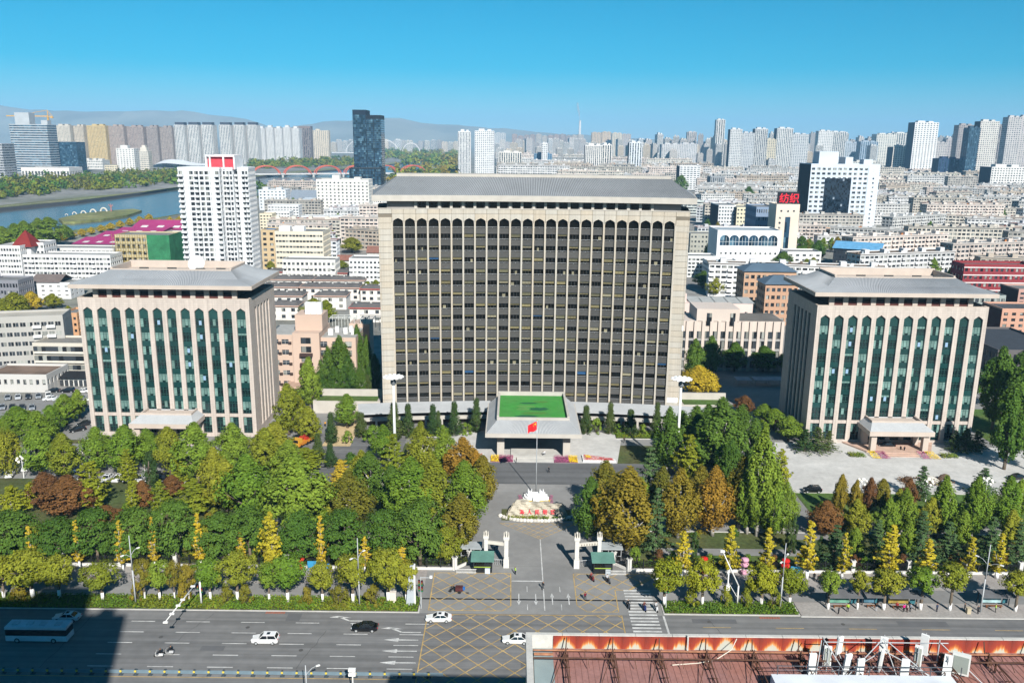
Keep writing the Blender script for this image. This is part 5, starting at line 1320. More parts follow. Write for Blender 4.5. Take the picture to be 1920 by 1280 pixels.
def make_kind(kind, nv=3):
    H, R, tc, nc, per, sz = SPEC[kind]
    for v in range(nv):
        nr = np.random.default_rng(hash_(kind)+v); rr = random.Random(hash_(kind)*3+v)
        C, Rd = [], []
        lob = [rr.uniform(.66,1.22) for _ in range(7)]; ph = rr.uniform(0,6.28)
        def lobe(a): 
            q = ((a+ph)/(2*math.pi)*7) % 7; i = int(q); f = q-i; return lob[i]*(1-f)+lob[(i+1) % 7]*f
        CH = H-tc
        if kind in ('ginkgo','ginkgob','cedar'):
            lv = {'ginkgo':13,'ginkgob':13,'cedar':12}[kind]
            for k in range(lv):
                t = (k+.3)/lv; nb = max(3, int(nc/lv*(1.35-.7*t)/1.6))
                for i in range(nb):
                    a = 2*math.pi*(i+rr.random()*.8)/nb+k*1.1; e = env(kind, t)*R*lobe(a)*rr.uniform(.45,1.2)
                    z = tc+t*CH+rr.uniform(-.25,.25)
                    for q, f in enumerate((.45,.78,1.0)):
                        dz = (f*e*.28 if kind != 'cedar' else -f*e*.12)
                        C.append((e*f*math.cos(a), e*f*math.sin(a), z+dz)); s = R*(.24 if kind != 'cedar' else .22)*(1.1-.35*q)*(1.15-.5*t); Rd.append((s,s,s*(.55 if kind != 'cedar' else .32)))
            per_ = max(8, int(nc*per/len(C)))
        else:
            for i in range(nc):
                t = (i+rr.random())/nc if kind in ('poplar','cypress','column') else rr.random()**.85
                a = rr.uniform(0,2*math.pi); e = env(kind, t)*R*lobe(a)
                f = rr.random()**.42
                z = tc+t*CH
                if kind == 'poplar': s = R*.20*rr.uniform(.8,1.25); Rd.append((s*.8,s*.8,s*2.1))
                elif kind == 'willow': s = R*.2; Rd.append((s*.7,s*.7,s*2.2)); z -= f*1.2
                elif kind in ('cypress','column'): s = R*.32*rr.uniform(.8,1.2); Rd.append((s,s,s*1.5))
                elif kind == 'pagoda': s = R*.17*rr.uniform(.7,1.3); Rd.append((s*1.15,s*1.15,s*.75))
                elif kind == 'broad': s = R*.18*rr.uniform(.7,1.3); Rd.append((s,s,s*1.25))
                else: s = R*.2*rr.uniform(.7,1.35); Rd.append((s,s,s*.85))
                e2 = max(0, e-s*.6)*f
                C.append((e2*math.cos(a), e2*math.sin(a), min(z, H-s*.4)))
            per_ = per
        V = leaves(nr, C, Rd, int(per_*1.4), sz*.8, (0,0,tc+CH*.42), flat=.35 if kind in ('cedar','pagoda','ginkgob') else 0)
        V[:,2] = np.maximum(V[:,2], .05)
        cm = leafmesh('crown', V)
        b = MB(); r0 = .06*R**.5+.014*H
        if kind != 'shrub':
            lean = (rr.uniform(-.25,.25), rr.uniform(-.25,.25))
            b.path([(0,0,-.1),(lean[0]*.3,lean[1]*.3,tc),(lean[0],lean[1],tc+CH*.5),(0,0,H*.93)], [r0*1.25,r0,r0*.6,.03], 7)
            nl = 7 if kind in ('poplar','broad','pagoda','street','lollipop','willow') else 4
            for i in range(nl):
                a = 2*math.pi*i/nl+rr.random(); z0 = tc+CH*(.02+.4*i/nl); t1 = .35+.5*i/nl; e = env(kind,t1)*R*.75
                b.path([(lean[0]*.5,lean[1]*.5,z0),(e*.5*math.cos(a),e*.5*math.sin(a),z0+(t1*CH+tc-z0)*.45),(e*math.cos(a),e*math.sin(a),tc+t1*CH)], [r0*.5,r0*.32,.03], 5)
        else:
            for i in range(6): a = i*1.05; b.path([(0,0,0),(R*.5*math.cos(a),R*.5*math.sin(a),H*.6)], [.05,.02], 4)
        tm = b.mesh('trunk', [bark_pale if kind in ('ginkgo','ginkgob','poplar') else bark], True)
        b = MB(); b.path([(0,0,-.02),(0,0,1.25)], [r0*1.35,r0*1.22], 8); wm = b.mesh('limewash_band', [lime], True)
        TM[kind, v] = (cm, tm, wm)
def hash_(s): return sum(ord(c)*(i+3) for i, c in enumerate(s))
NV = {'poplar':6,'broad':6,'street':5,'pagoda':5,'ginkgo':6,'ginkgob':5}
for k in SPEC: make_kind(k, NV.get(k, 3))
PLANTED = []
rt = random.Random(77)
def tree(kind, colr, x, yb, ytop, wpx, where='', white=False, world=None, size=None):
    if world is None:
        p = at(x, yb); H = at_dist(x, ytop, p.y).z; Z = p.y*math.cos(PITCH)+(CAM_H-H/2)*math.sin(PITCH); R = wpx/2*Z/FPX
    else: p = Vector((world[0], world[1], 0)); H, R = size
    if kind == 'ginkgo': R *= rt.uniform(.72,1.05) if x < 900 else rt.uniform(.95,1.25); H *= rt.uniform(.85,1.05)
    elif kind == 'poplar': R *= rt.uniform(1.12,1.3)
    elif kind == 'cedar': R *= rt.uniform(1.2,1.5)
    elif kind == 'broad' and p.y < 330: R *= rt.uniform(1.12,1.3); H *= rt.uniform(1.0,1.1)
    elif kind == 'pagoda': R *= rt.uniform(1.05,1.2)
    else: R *= rt.uniform(.94,1.08); H *= rt.uniform(.95,1.05)
    PLANTED.append([kind, colr, p, max(H,.4), max(R,.2), where, white])
TREE_NAME = {'poplar':('poplar_tree','poplar'),'broad':('leafy_tree','broadleaf tree'),'pagoda':('pagoda_tree','spreading tree'),'street':('street_tree','street tree'),'lollipop':('street_tree','street tree'),'ginkgo':('ginkgo_tree','narrow ginkgo'),
 'ginkgob':('ginkgo_tree','layered ginkgo'),'cypress':('cypress_tree','conical cypress'),'column':('cypress_tree','columnar cypress'),'cedar':('cedar_tree','tiered cedar'),'willow':('willow_tree','drooping willow'),'shrub':('shrub','shrub')}
CN = {'dkgreen':'dark green','green':'green','olive':'olive green','yelgreen':'yellow-green','yellow':'bright yellow','gold':'golden yellow','orange':'orange','brownolive':'brownish olive','redbrown':'red-brown','conifer':'deep green','bluegreen':'blue-green'}
# rows: (kind, colour, where, white base, [(x, y base, y top, width)...])
ROWS = [
 ('ginkgo','gold','outside the left fence',True,[(4,1066,1003,36),(62,1064,986,32),(150,1066,970,36),(231,1068,974,36),(292,1066,966,42),(377,1064,964,42),(455,1064,1000,38),(604,1072,966,38),(685,1072,1008,36),(755,1072,1006,40)]),
 ('ginkgob','yellow','outside the left fence',True,[(512,1072,966,62)]),
 ('ginkgo','yellow','outside the right fence',True,[(1278,1080,985,40),(1365,1080,970,44),(1435,1082,985,44),(1512,1084,976,42),(1578,1084,998,34),(1665,1085,982,48),(1735,1084,1012,40),(1815,1082,1002,38),(1868,1084,1000,48)]),
 ('pagoda','dkgreen','behind the left fence',False,[(30,1056,962,105),(112,1056,976,95),(185,1054,958,92),(262,1052,956,86),(335,1054,942,92),(418,1052,964,92),(470,1048,952,80),(563,1060,962,88),(650,1060,960,92),(722,1062,962,84),(788,1062,944,104)]),
 ('pagoda','olive','behind the left fence',False,[(836,1056,990,56),(75,1050,985,60),(385,1050,985,60)]),
 ('street','olive','along the left planted verge',True,[(8,1122,1050,76),(62,1120,1034,96),(112,1120,1042,72),(193,1124,1054,72),(446,1126,1040,76),(605,1127,1058,62),(662,1129,1046,72),(728,1128,1034,90),(762,1128,1052,56)]),
 ('street','green','along the left planted verge',True,[(300,1124,1050,58),(505,1126,1060,52),(540,1127,1046,70),(395,1124,1046,60)]),
 ('street','brownolive','along the left planted verge',True,[(272,1124,1052,40),(355,1124,1056,40),(328,1124,1050,36)]),
 ('shrub','brownolive','in the left planted verge',False,[(635,1134,1098,44),(700,1135,1098,48),(575,1130,1100,34),(425,1130,1100,40),(462,1132,1096,40),(258,1126,1094,36),(345,1130,1092,36),(40,1126,1096,40)]),
 ('street','yelgreen','along the right planted verge',True,[(1245,1134,1052,76),(1316,1134,1052,74),(1427,1134,1060,76),(1480,1132,1068,62)]),
 ('shrub','olive','in the right planted verge',False,[(1297,1136,1102,40),(1360,1136,1098,34),(1450,1138,1100,36),(1398,1138,1100,34)]),
 ('lollipop','green','on the bus stop pavement',True,[(1552,1142,1074,52),(1725,1143,1070,70)]),
 ('lollipop','olive','on the bus stop pavement',True,[(1607,1142,1076,46),(1656,1143,1072,78),(1780,1144,1062,72),(1903,1146,1074,66)]),
 ('ginkgob','yelgreen','in the left garden',False,[(176,958,866,76),(250,964,903,36),(304,966,903,42),(368,966,903,84),(340,910,850,54),(242,910,846,40),(25,966,912,66),(62,955,905,56),(572,880,840,84),(740,905,812,56),(420,945,896,50)]),
 ('broad','redbrown','in the left garden',False,[(132,968,898,92),(88,955,893,72),(270,955,905,46),(200,985,950,60),(325,930,895,40)]),
 ('broad','green','before the left wing',False,[(76,892,810,66),(186,887,804,64),(240,892,806,70),(372,907,806,74),(440,884,798,72),(468,977,858,86),(280,880,812,60),(545,905,830,60)]),
 ('broad','olive','before the left wing',False,[(123,897,816,66),(320,888,808,62),(425,962,866,74),(500,895,808,66),(405,930,850,50)]),
 ('column','conifer','before the left wing',False,[(286,926,846,30)]),
 ('willow','olive','at the left edge before the yard',False,[(20,890,806,74),(5,850,800,50)]),
 ('broad','green','beside the parking yard',False,[(75,838,778,64),(35,812,768,60),(125,796,746,52),(150,782,736,34),(98,815,765,50),(10,830,790,50),(55,800,772,40)]),
 ('broad','olive','between left wing and tower',False,[(542,815,728,58),(520,872,798,72),(560,800,745,44),(580,830,770,50)]),
 ('broad','green','between left wing and tower',False,[(582,770,680,48),(652,802,742,48)]),
 ('poplar','dkgreen','beside the pink institute',False,[(640,740,636,50),(672,726,616,40),(618,738,655,36),(656,742,672,40),(690,730,636,34),(704,738,668,30),(628,748,690,36),(600,760,700,34),(676,742,690,34)]),  # several dark poplars added, filling a strip black with shadow
 ('cypress','conifer','beside the pink institute',False,[(692,718,648,26),(690,740,703,40),(706,738,690,26)]),
 ('cypress','conifer','along the podium',False,[(622,830,778,26),(678,820,776,28),(740,824,756,36),(766,818,760,26),(812,815,760,26),(822,815,770,18),(852,815,755,28),(893,809,750,26),(1098,812,764,26),(1143,813,758,24),(1181,815,770,28),(1230,818,760,24),(597,860,814,24),(620,874,832,24)]),
 ('shrub','green','along the podium',False,[(830,816,796,24),(872,814,794,24),(1118,812,786,26),(1160,814,794,22),(1206,816,796,22),(700,826,800,40),(720,826,806,30),(652,830,808,24)]),
 ('shrub','dkgreen','on the left lane island',False,[(657,872,850,46)]),
 ('broad','green','in the grove left of the drive',False,[(560,1005,866,124)]),
 ('poplar','brownolive','in the grove left of the drive',False,[(655,990,890,82),(905,950,860,66),(865,1036,932,84)]),
 ('poplar','olive','in the grove left of the drive',False,[(815,985,868,84),(790,895,798,62),(680,930,850,56),(610,985,900,56)]),
 ('poplar','dkgreen','in the grove left of the drive',False,[(695,945,852,66),(735,965,878,64)]),
 ('poplar','green','in the grove left of the drive',False,[(772,990,866,94),(870,990,872,84),(832,890,812,62),(720,860,800,50)]),
 ('poplar','orange','in the grove left of the drive',False,[(868,905,826,72),(892,930,850,50)]),
 ('ginkgob','gold','in the grove left of the drive',False,[(640,918,862,48),(540,980,922,34)]),
 ('poplar','brownolive','in the grove right of the drive',False,[(1240,960,880,50),(1310,960,878,54),(1132,970,870,66),(1175,1034,886,106),(1270,1008,886,72),(1385,990,864,66)]),
 ('poplar','dkgreen','in the grove right of the drive',False,[(1365,930,830,50),(1410,880,790,50),(1275,850,775,54),(1325,830,762,50),(1105,1014,902,62),(1250,885,772,66),(1345,900,756,92),(1300,865,768,66),(1385,850,765,60)]),
 ('cedar','bluegreen','in the grove right of the drive',False,[(1215,945,836,66),(1228,1040,912,50)]),
 ('ginkgob','yelgreen','in the grove right of the drive',False,[(1290,908,812,58),(1460,930,840,48)]),
 ('poplar','orange','in the grove right of the drive',False,[(1335,1004,882,66)]),
 ('poplar','green','in the grove right of the drive',False,[(1400,1000,870,56),(1200,960,900,44),(1445,1010,905,50),(1418,1004,808,66),(1468,1000,910,46),(1440,960,860,50)]),
 ('broad','gold','at the right foot of the tower',False,[(1308,742,690,66),(1336,738,710,34)]),
 ('broad','redbrown','at the right foot of the tower',False,[(1395,776,744,40)]),
 ('broad','dkgreen','before the pink office',False,[(1300,716,642,44),(1330,706,638,44),(1376,696,648,48),(1430,696,653,62),(1455,690,660,36)]),
 ('broad','green','left of the right wing',False,[(1450,806,768,54),(1478,826,784,50),(1432,790,760,40)]),
 ('cedar','conifer','flanking the right wing porch',False,[(1508,846,804,40),(1530,846,800,44),(1552,846,806,34),(1788,846,806,34),(1808,846,802,38),(1830,846,806,36)]),
 ('broad','dkgreen','right of the right wing',False,[(1860,806,664,66),(1902,826,688,76),(1882,880,750,66),(1925,880,760,60),(1850,760,680,50),(1915,740,660,60)]),
 ('broad','brownolive','in the right garden',False,[(1572,968,893,34),(1650,962,900,38),(1600,970,905,30)]),
 ('broad','redbrown','in the right garden',False,[(1545,1004,943,54),(1627,962,898,34),(1700,960,905,34)]),
 ('broad','olive','in the right garden',False,[(1600,1010,940,44),(1740,1010,940,44),(1830,1000,930,40),(1890,1030,960,44),(1680,985,925,36)]),
 ('broad','green','in the right garden',False,[(1660,1020,945,44),(1800,1030,960,40),(1700,1045,985,40),(1600,1050,992,38),(1905,975,905,44)]),
 ('cedar','bluegreen','in the right garden',False,[(1725,938,872,44),(1842,928,876,44),(1562,1066,982,54),(1640,1058,972,50),(1722,1050,956,54),(1772,1056,976,52),(1852,1056,966,54),(1905,1060,976,52)]),
 ('poplar','green','in the right garden',False,[(1760,1008,900,54),(1820,1008,900,50),(1882,994,900,56),(1690,1000,920,44)]),
 ('column','conifer','inside the right fence',False,[(1485,1036,968,16),(1474,1046,978,15),(1535,1056,1008,18),(1300,1060,1000,16)]),
 ('shrub','redbrown','inside the right fence',False,[(1600,1066,1040,30),(1690,1066,1040,26),(1790,1064,1038,34),(1880,1064,1042,30),(1235,1062,1030,30),(1450,1064,1040,24)]),
 ('shrub','green','inside the right fence',False,[(1190,1062,1026,40),(1260,1064,1034,30),(1330,1066,1040,34),(1400,1066,1040,30),(1620,1068,1044,26),(1500,1064,1040,26)]),
 ('shrub','dkgreen','in the right garden lawn',False,[(1570,1000,975,36),(1655,1000,972,36),(1705,998,970,40),(1755,990,962,44),(1800,985,955,44),(1850,985,955,44),(1900,985,958,40),(1780,960,930,44),(1830,965,935,40),(1880,960,930,40)]),
 ('shrub','green','in the right garden lawn',False,[(1560,985,960,30),(1590,990,962,36),(1640,985,960,34),(1680,980,955,34),(1720,985,958,36),(1615,985,955,34),(1540,962,940,22)]),
 ('broad','olive','among the houses left of the tower',False,[(545,436,410,46),(570,436,412,36),(660,474,446,60),(700,466,440,50),(640,506,488,30),(590,600,560,56),(508,508,489,24)]),
 ('broad','yelgreen','among the houses left of the tower',False,[(612,604,564,58),(690,560,528,34),(705,548,526,30),(660,540,525,30)]),
 ('broad','dkgreen','among the flats right of the tower',False,[(1318,540,510,44),(1402,524,494,44),(1466,512,474,48),(1500,488,444,42),(1532,490,452,34),(1352,420,402,30),(1402,384,352,34),(1276,364,330,34),(1440,560,530,36),(1640,500,480,30),(1478,700,655,40)]),
 ('broad','olive','by the left edge behind the wing',False,[(30,596,552,66),(100,578,552,46),(8,600,560,50),(130,600,575,30)]),
 ('broad','gold','by the left edge behind the wing',False,[(62,586,548,46)]),
 ('broad','green','on the near river bank',False,[(8,466,424,56),(50,470,416,66),(95,462,410,66),(125,450,424,34),(30,456,420,50),(75,452,412,50)]),
 ('broad','gold','on the near river bank',False,[(100+18*i,456-4.0*i,442-4.0*i,22) for i in range(11)]+[(300,432,412,24),(320,428,408,24),(338,424,406,24)]),
]
for kind, colr, where, white, lst in ROWS:
    for (x, yb, yt, wp) in lst:
        if where == 'along the podium': wp *= 1.3
        tree(kind, colr, x, yb, yt, wp, where, white)
# understorey of the two gardens
for i in range(70):
    x = rt.uniform(-112,-14); y = rt.uniform(157,194)
    if -59 < x < -48: continue
    tree('shrub', rt.choice(('green','olive','dkgreen','olive','brownolive','green')), 0,0,0,0, 'in the shade of the left garden', world=(x,y), size=(rt.uniform(1.0,2.4), rt.uniform(1.0,2.2)))
for i in range(40):
    x = rt.uniform(28,60); y = rt.uniform(164,194)
    if 171 < y < 179: continue
    tree('shrub', rt.choice(('green','olive','dkgreen','brownolive')), 0,0,0,0, 'in the shade of the right grove', world=(x,y), size=(rt.uniform(.8,1.8), rt.uniform(.9,1.9)))
for i in range(75):
    yy = rt.uniform(345,560); xx2 = rt.uniform(1310,1930); p = at(xx2, yy)
    if any(e[0] < p.x < e[1] and e[2] < p.y < e[3] for e in EXC): continue
    tree('broad', rt.choice(('dkgreen','green','olive','brownolive')), 0,0,0,0, 'between the low flats of the right district', world=(p.x,p.y), size=(rt.uniform(10,15), rt.uniform(4,6.5)))
for i in range(26):
    yy = rt.uniform(345,480); xx2 = rt.uniform(490,715); p = at(xx2, yy)
    if any(e[0] < p.x < e[1] and e[2] < p.y < e[3] for e in EXC): continue
    tree('broad', rt.choice(('dkgreen','green','olive')), 0,0,0,0, 'between the flats left of the tower', world=(p.x,p.y), size=(rt.uniform(10,14), rt.uniform(4,6)))
cnt = {}
order = sorted(PLANTED, key=lambda q: (q[0], q[1], q[5], q[2].x/max(q[2].y,1)))
tot = {}
for q in order: tot[(TREE_NAME[q[0]][1], q[1], q[5])] = tot.get((TREE_NAME[q[0]][1], q[1], q[5]), 0)+1
for i, (kind, colr, p, H, R, where, white) in enumerate(order):
    H0, R0 = SPEC[kind][:2]; nm_, ds = TREE_NAME[kind]
    key = (ds, colr, where); j = cnt.get(key, 0); cnt[key] = j+1
    lab = '%s %s %s' % (CN[colr], ds, where)
    if tot[key] > 1: lab += ', %s from the left' % ordn(j)
    t = thing(nm_, lab, 'shrub' if kind == 'shrub' else 'tree', (p.x, p.y, .05), rt.uniform(0,6.28), '%s %ss %s' % (CN[colr], ds, where) if tot[key] > 1 else None)
    t.scale = (R/R0, R/R0, H/H0)
    v = rt.randrange(NV.get(kind, 3))
    cm, tm, wm = TM[kind, v]
    tr = obj('stems' if kind == 'shrub' else 'trunk', tm, t)
    c = obj('crown', cm, t); c.material_slots[0].link = 'OBJECT'; c.material_slots[0].material = LEAF[colr]
    if white: obj('limewash_band', wm, tr)
# ---- ground cover of the verges, hedge inside the fences (nobody could count it)
def cover(name, x0, x1, y0, y1, h, dens, size, mats, label):
    nr = np.random.default_rng(int(abs(x0*7+y0))); n = int((x1-x0)*(y1-y0)*dens)
    C = np.stack([nr.uniform(x0,x1,n), nr.uniform(y0,y1,n), .1+h*nr.random(n)], 1)
    V = leaves(nr, C, np.full((n,3), .12), 1, size, ((x0+x1)/2,(y0+y1)/2,-30), up=.6)
    V[:,2] = np.maximum(V[:,2], .04)
    me = leafmesh(name, V); me.materials.clear()
    for m in mats: me.materials.append(m)
    k = len(V)//4; xs = V.reshape(-1,4,3)[:,0,:]
    idx = ((np.sin(xs[:,0]*.55)+np.sin(xs[:,0]*.21+2)+nr.normal(size=k)*.9) > .4).astype(np.int32)
    if len(mats) > 1: me.polygons.foreach_set('material_index', idx)
    o = obj(name, me, None, kind='stuff'); o['label'] = label; return o
cover('verge_planting', -105, -16.8, 137.75, 142.3, .5, 42, .34, [LEAF['green'], LEAF['olive']], 'low mixed green ground cover of the left verge')
cover('verge_planting', 28.5, 53.0, 138.0, 141.9, .5, 42, .34, [LEAF['green'], LEAF['dkgreen']], 'low mixed green ground cover of the right verge')
cover('fence_hedge', -110, -8.5, 155.0, 157.4, .9, 30, .36, [LEAF['dkgreen'], LEAF['olive']], 'dark clipped hedge inside the left fence')
cover('fence_hedge', 24, 112, 155.0, 156.6, 1.0, 38, .36, [LEAF['dkgreen'], LEAF['green']], 'dark clipped hedge inside the right fence')
cover('podium_shrubs', -34, -17.6, 230.8, 236, .6, 26, .34, [LEAF['green'], LEAF['olive']], 'low shrubs in the left podium bed')
cover('podium_shrubs', 30.6, 52, 230.8, 236, .6, 26, .34, [LEAF['green'], LEAF['olive']], 'low shrubs in the right podium bed')
# ---- woods on the far river bank: one mass
def woods(name, label, pts_fn, n, seed, mats, rsz=(6,11)):
    nr = np.random.default_rng(seed); Vs = []; idx = []
    for i in range(n):
        p, k = pts_fn(nr); R = nr.uniform(*rsz)*k; hh = R*nr.uniform(1.1,1.6)
        m = 12; C = np.stack([nr.normal(size=m)*R*.45, nr.normal(size=m)*R*.45, hh*.55+nr.normal(size=m)*hh*.22], 1)
        V = leaves(nr, C, np.full((m,3), R*.4), 7, R*.42, (0,0,hh*.4)); V[:,2] = np.maximum(V[:,2], .3)
        V += np.array([p.x, p.y, 0]); Vs.append(V); idx += [int(nr.choice(len(mats), p=[.28,.32,.3,.1] if len(mats) == 4 else None))]*(m*7)
    V = np.concatenate(Vs); me = leafmesh(name, V); me.materials.clear()
    for m in mats: me.materials.append(m)
    me.polygons.foreach_set('material_index', np.array(idx, dtype=np.int32))
    o = obj(name, me, None, kind='stuff'); o['label'] = label
wm4 = [LEAF['dkgreen'], LEAF['olive'], LEAF['brownolive'], LEAF['green']]
def belt1(nr):
    x = nr.uniform(-30,350); lo = 374-.085*x; y = lo-nr.random()**.8*(30-.02*x); return at(x, y), 1.0
def belt2(nr):
    x = nr.uniform(470,670); lo = 318-.03*(x-470); y = lo-nr.random()*12; return at(x, y), 1.4
def belt3(nr):
    x = nr.uniform(716,862); y = nr.uniform(283,299)+(12 if nr.random() < .35 and x > 760 else 0)+(x-716)*.02; return at(x, y), 1.9
def belt4(nr):
    x = nr.uniform(735,860); y = nr.uniform(318,345) - (x-735)*.03; return at(x, y), 1.3
woods('riverside_woods', 'autumn woods on the far river bank at left', belt1, 330, 1, wm4)
woods('riverside_woods', 'woods behind the red arched bridge', belt2, 150, 2, wm4)
woods('riverside_woods', 'woods along the far reach of the river', belt3, 200, 3, wm4)
woods('riverside_woods', 'woods on the near bank right of the black tower', belt4, 110, 4, wm4)
def belt5(nr): x = nr.uniform(490,600); return at(x, nr.uniform(357,364)), .9
woods('riverside_woods', 'trees on the near bank left of the white hotel', belt5, 40, 5, wm4)
def belt6(nr): x = nr.uniform(1690,1850); return at(x, nr.uniform(334,350)), 1.1
woods('park_woods', 'dark park trees below the right skyline', belt6, 60, 6, [LEAF['dkgreen'], LEAF['green']])
# ================================================================ STREET, GATES, VEHICLES, PEOPLE
white_p = P('efefec', .72); iron = M('black_iron', (.012,.013,.014), .5, 0, 1); gal = P('c9cdd0', .6); whitewall = P('e6e4de', .66, var=.15, scale=.4)
# ---- fences
def fence(a, c, label):
    a = Vector((a[0],a[1],0)); c = Vector((c[0],c[1],0)); L_ = (c-a).length
    t = thing('fence', label, 'fence', a, math.atan2(c.y-a.y, c.x-a.x))
    b = MB(); b.box(0,L_,-.2,.2,0,.55); b.build('plinth', whitewall, t)
    b = MB(); b.box(-.35,.35,-.35,.35,0,2.6); b.box(-.45,.45,-.45,.45,2.6,2.8); pm = b.mesh('pillar', [whitewall]); 
    b = MB(); b.sphere((0,0,2.98),.22); gm = b.mesh('pillar_ball', [iron])
    n = max(1, round(L_/11.2)); sp = L_/n
    for i in range(n+1): o = obj('pillar', pm, t, (i*sp,0,0)); obj('pillar_ball', gm, o)
    k = max(1, round(sp/2.8)); ps = sp/k
    b = MB()
    for z in (.75,1.9,2.15): b.box(.08,ps-.08,-.03,.03,z-.03,z+.03)
    q = .14
    while q < ps-.1: b.box(q-.018,q+.018,-.018,.018,.55,2.35); q += .16
    rm = b.mesh('railing_panel', [iron])
    b = MB(); b.box(-.12,.12,-.12,.12,.55,2.45); b.box(-.16,.16,-.16,.16,2.45,2.55); im = b.mesh('iron_post', [iron])
    for i in range(n):
        for j in range(k):
            if j: obj('iron_post', im, t, (i*sp+j*ps,0,0))
            obj('railing_panel', rm, t, (i*sp+j*ps,0,0))
    return t
fence((-123,153.6), (-11,153.4), 'black iron railing fence on white plinth along the left sidewalk')
fence((-11,153.4), (-8.2,156.2), 'short slanting railing fence left of the gate')
fence((24,153.6), (125,153.9), 'black iron railing fence on white plinth along the right sidewalk')
fence((21.2,156.3), (24,153.6), 'short slanting railing fence right of the gate')
# ---- gate pylons
def gate(xi, xo, lab):
    t = thing('gate', 'pale stone gate of two crowned pylons joined by a beam, %s of the drive' % lab, 'gate', (0,0,0))
    for x, y in ((xi,154.8),(xo,155.7)):
        b = MB(); b.box(-.62,.62,-.62,.62,0,2.0); b.box(-.46,.46,-.46,.46,2.0,6.3); b.box(-.62,.62,-.62,.62,6.3,6.6); b.box(-.66,.66,-.66,.66,6.6,6.9)
        p = b.build('pylon', brickstone('pylon_stone', alb('e9e7e1', .66), .75, .75, .5), t, (x,y,0)); p.scale = (.9,.9,.97) if x == xi else (.82,.82,.93)
        b = MB()
        for i in range(3):
            for j in range(3):
                if i == 1 and j == 1: continue
                h = .75+.25*((i+j) % 2); xx_, yy_ = (i-1)*.5, (j-1)*.5
                b.hexa([(xx_-.16,yy_-.16,6.9),(xx_+.16,yy_-.16,6.9),(xx_+.16,yy_+.16,6.9),(xx_-.16,yy_+.16,6.9),(xx_-.05,yy_-.05,6.9+h),(xx_+.05,yy_-.05,6.9+h),(xx_+.05,yy_+.05,6.9+h),(xx_-.05,yy_+.05,6.9+h)])
        b.box(-.2,.2,-.2,.2,6.9,8.0); b.build('crown_spikes', P('dcd6ca', .66), p)
    d = Vector((xo-xi, .9, 0)); 
    b = MB(); b.box(0,d.length,-.25,.25,4.7,5.3); bo = b.build('beam', P('dcd6ca', .66), t, (xi,154.8,0), math.atan2(d.y,d.x))
    b = MB()
    for q in range(7): b.box(.75+q*.55,.75+q*.55+.3,-.3,-.25,4.8,5.2)
    b.build('beam_panels', P('a39c90'), bo)
    b = MB()
    for q in range(9): b.box(.9+q*.42,.94+q*.42,-.03,.03,.1,1.5)
    b.box(.8,d.length-.8,-.03,.03,1.4,1.5); b.build('side_gate', gal, t, (xi,154.8,0), math.atan2(d.y,d.x))
gate(-.7,-4.8,'left'); gate(13.5,18.1,'right')
# ---- kiosks and guard rooms
grn = P('6f9f92', .55); dkp = P('23272a')
for x, y, lab in ((-5.4,152.4,'left'),(18.6,152.4,'right')):
    t = thing('guard_kiosk', 'dark guard kiosk with pale green roof at the %s gate' % lab, 'kiosk', (x,y,0))
    b = MB(); b.box(-1.9,1.9,-.1,2.2,0,2.7); b.build('wall', dkp, t)
    b = MB(); b.hexa([(-2.3,-.9,2.75),(2.3,-.9,2.75),(2.3,2.6,3.2),(-2.3,2.6,3.2),(-2.3,-.9,2.95),(2.3,-.9,2.95),(2.3,2.6,3.4),(-2.3,2.6,3.4)]); b.build('roof', grn, t)
    b = MB(); b.box(-1.7,1.6,-.18,-.1,1.2,1.35); b.build('counter', P('a9c24a'), t)
    b = MB(); b.box(.5,1.5,-.5,-.2,.0,1.1); b.build('cabinet', P('d8e2ea'), t)
    b = MB(); b.box(-1.6,.3,-.14,-.1,1.5,2.5); b.build('window', darkglass, t)
for x, y, lab in ((-8.0,158.6,'left'),(20.9,159.0,'right')):
    t = thing('guard_room', 'small glazed guard room with grey roof behind the %s gate' % lab, 'guard room', (x,y,0))
    b = MB(); b.box(-2.0,2.0,-1.2,1.2,0,2.6); b.build('glazing', darkglass, t)
    b = MB()
    for q in (-2.0,-.7,.6,1.9): b.box(q,q+.1,-1.28,-1.2,0,2.6)
    b.box(-2,2,-1.27,-1.2,1.0,1.1); b.build('frame', gal, t)
    b = MB(); b.box(-2.3,2.3,-1.6,1.5,2.6,2.85); b.build('roof', P('bcc3c6'), t)
for x0, lab in ((-10.6,'left'),(19.2,'right')):
    b = MB()
    for q in range(20): b.box(x0+q*.2,x0+q*.2+.05,151.9,151.95,.05,1.0)
    b.box(x0,x0+4,151.9,151.95,.9,1.0); b.box(x0,x0+4,151.9,151.95,.2,.28)
    tag(b.build('crowd_barrier', white_p), 'low white barrier rail beside the %s gate kiosk' % lab, 'barrier')
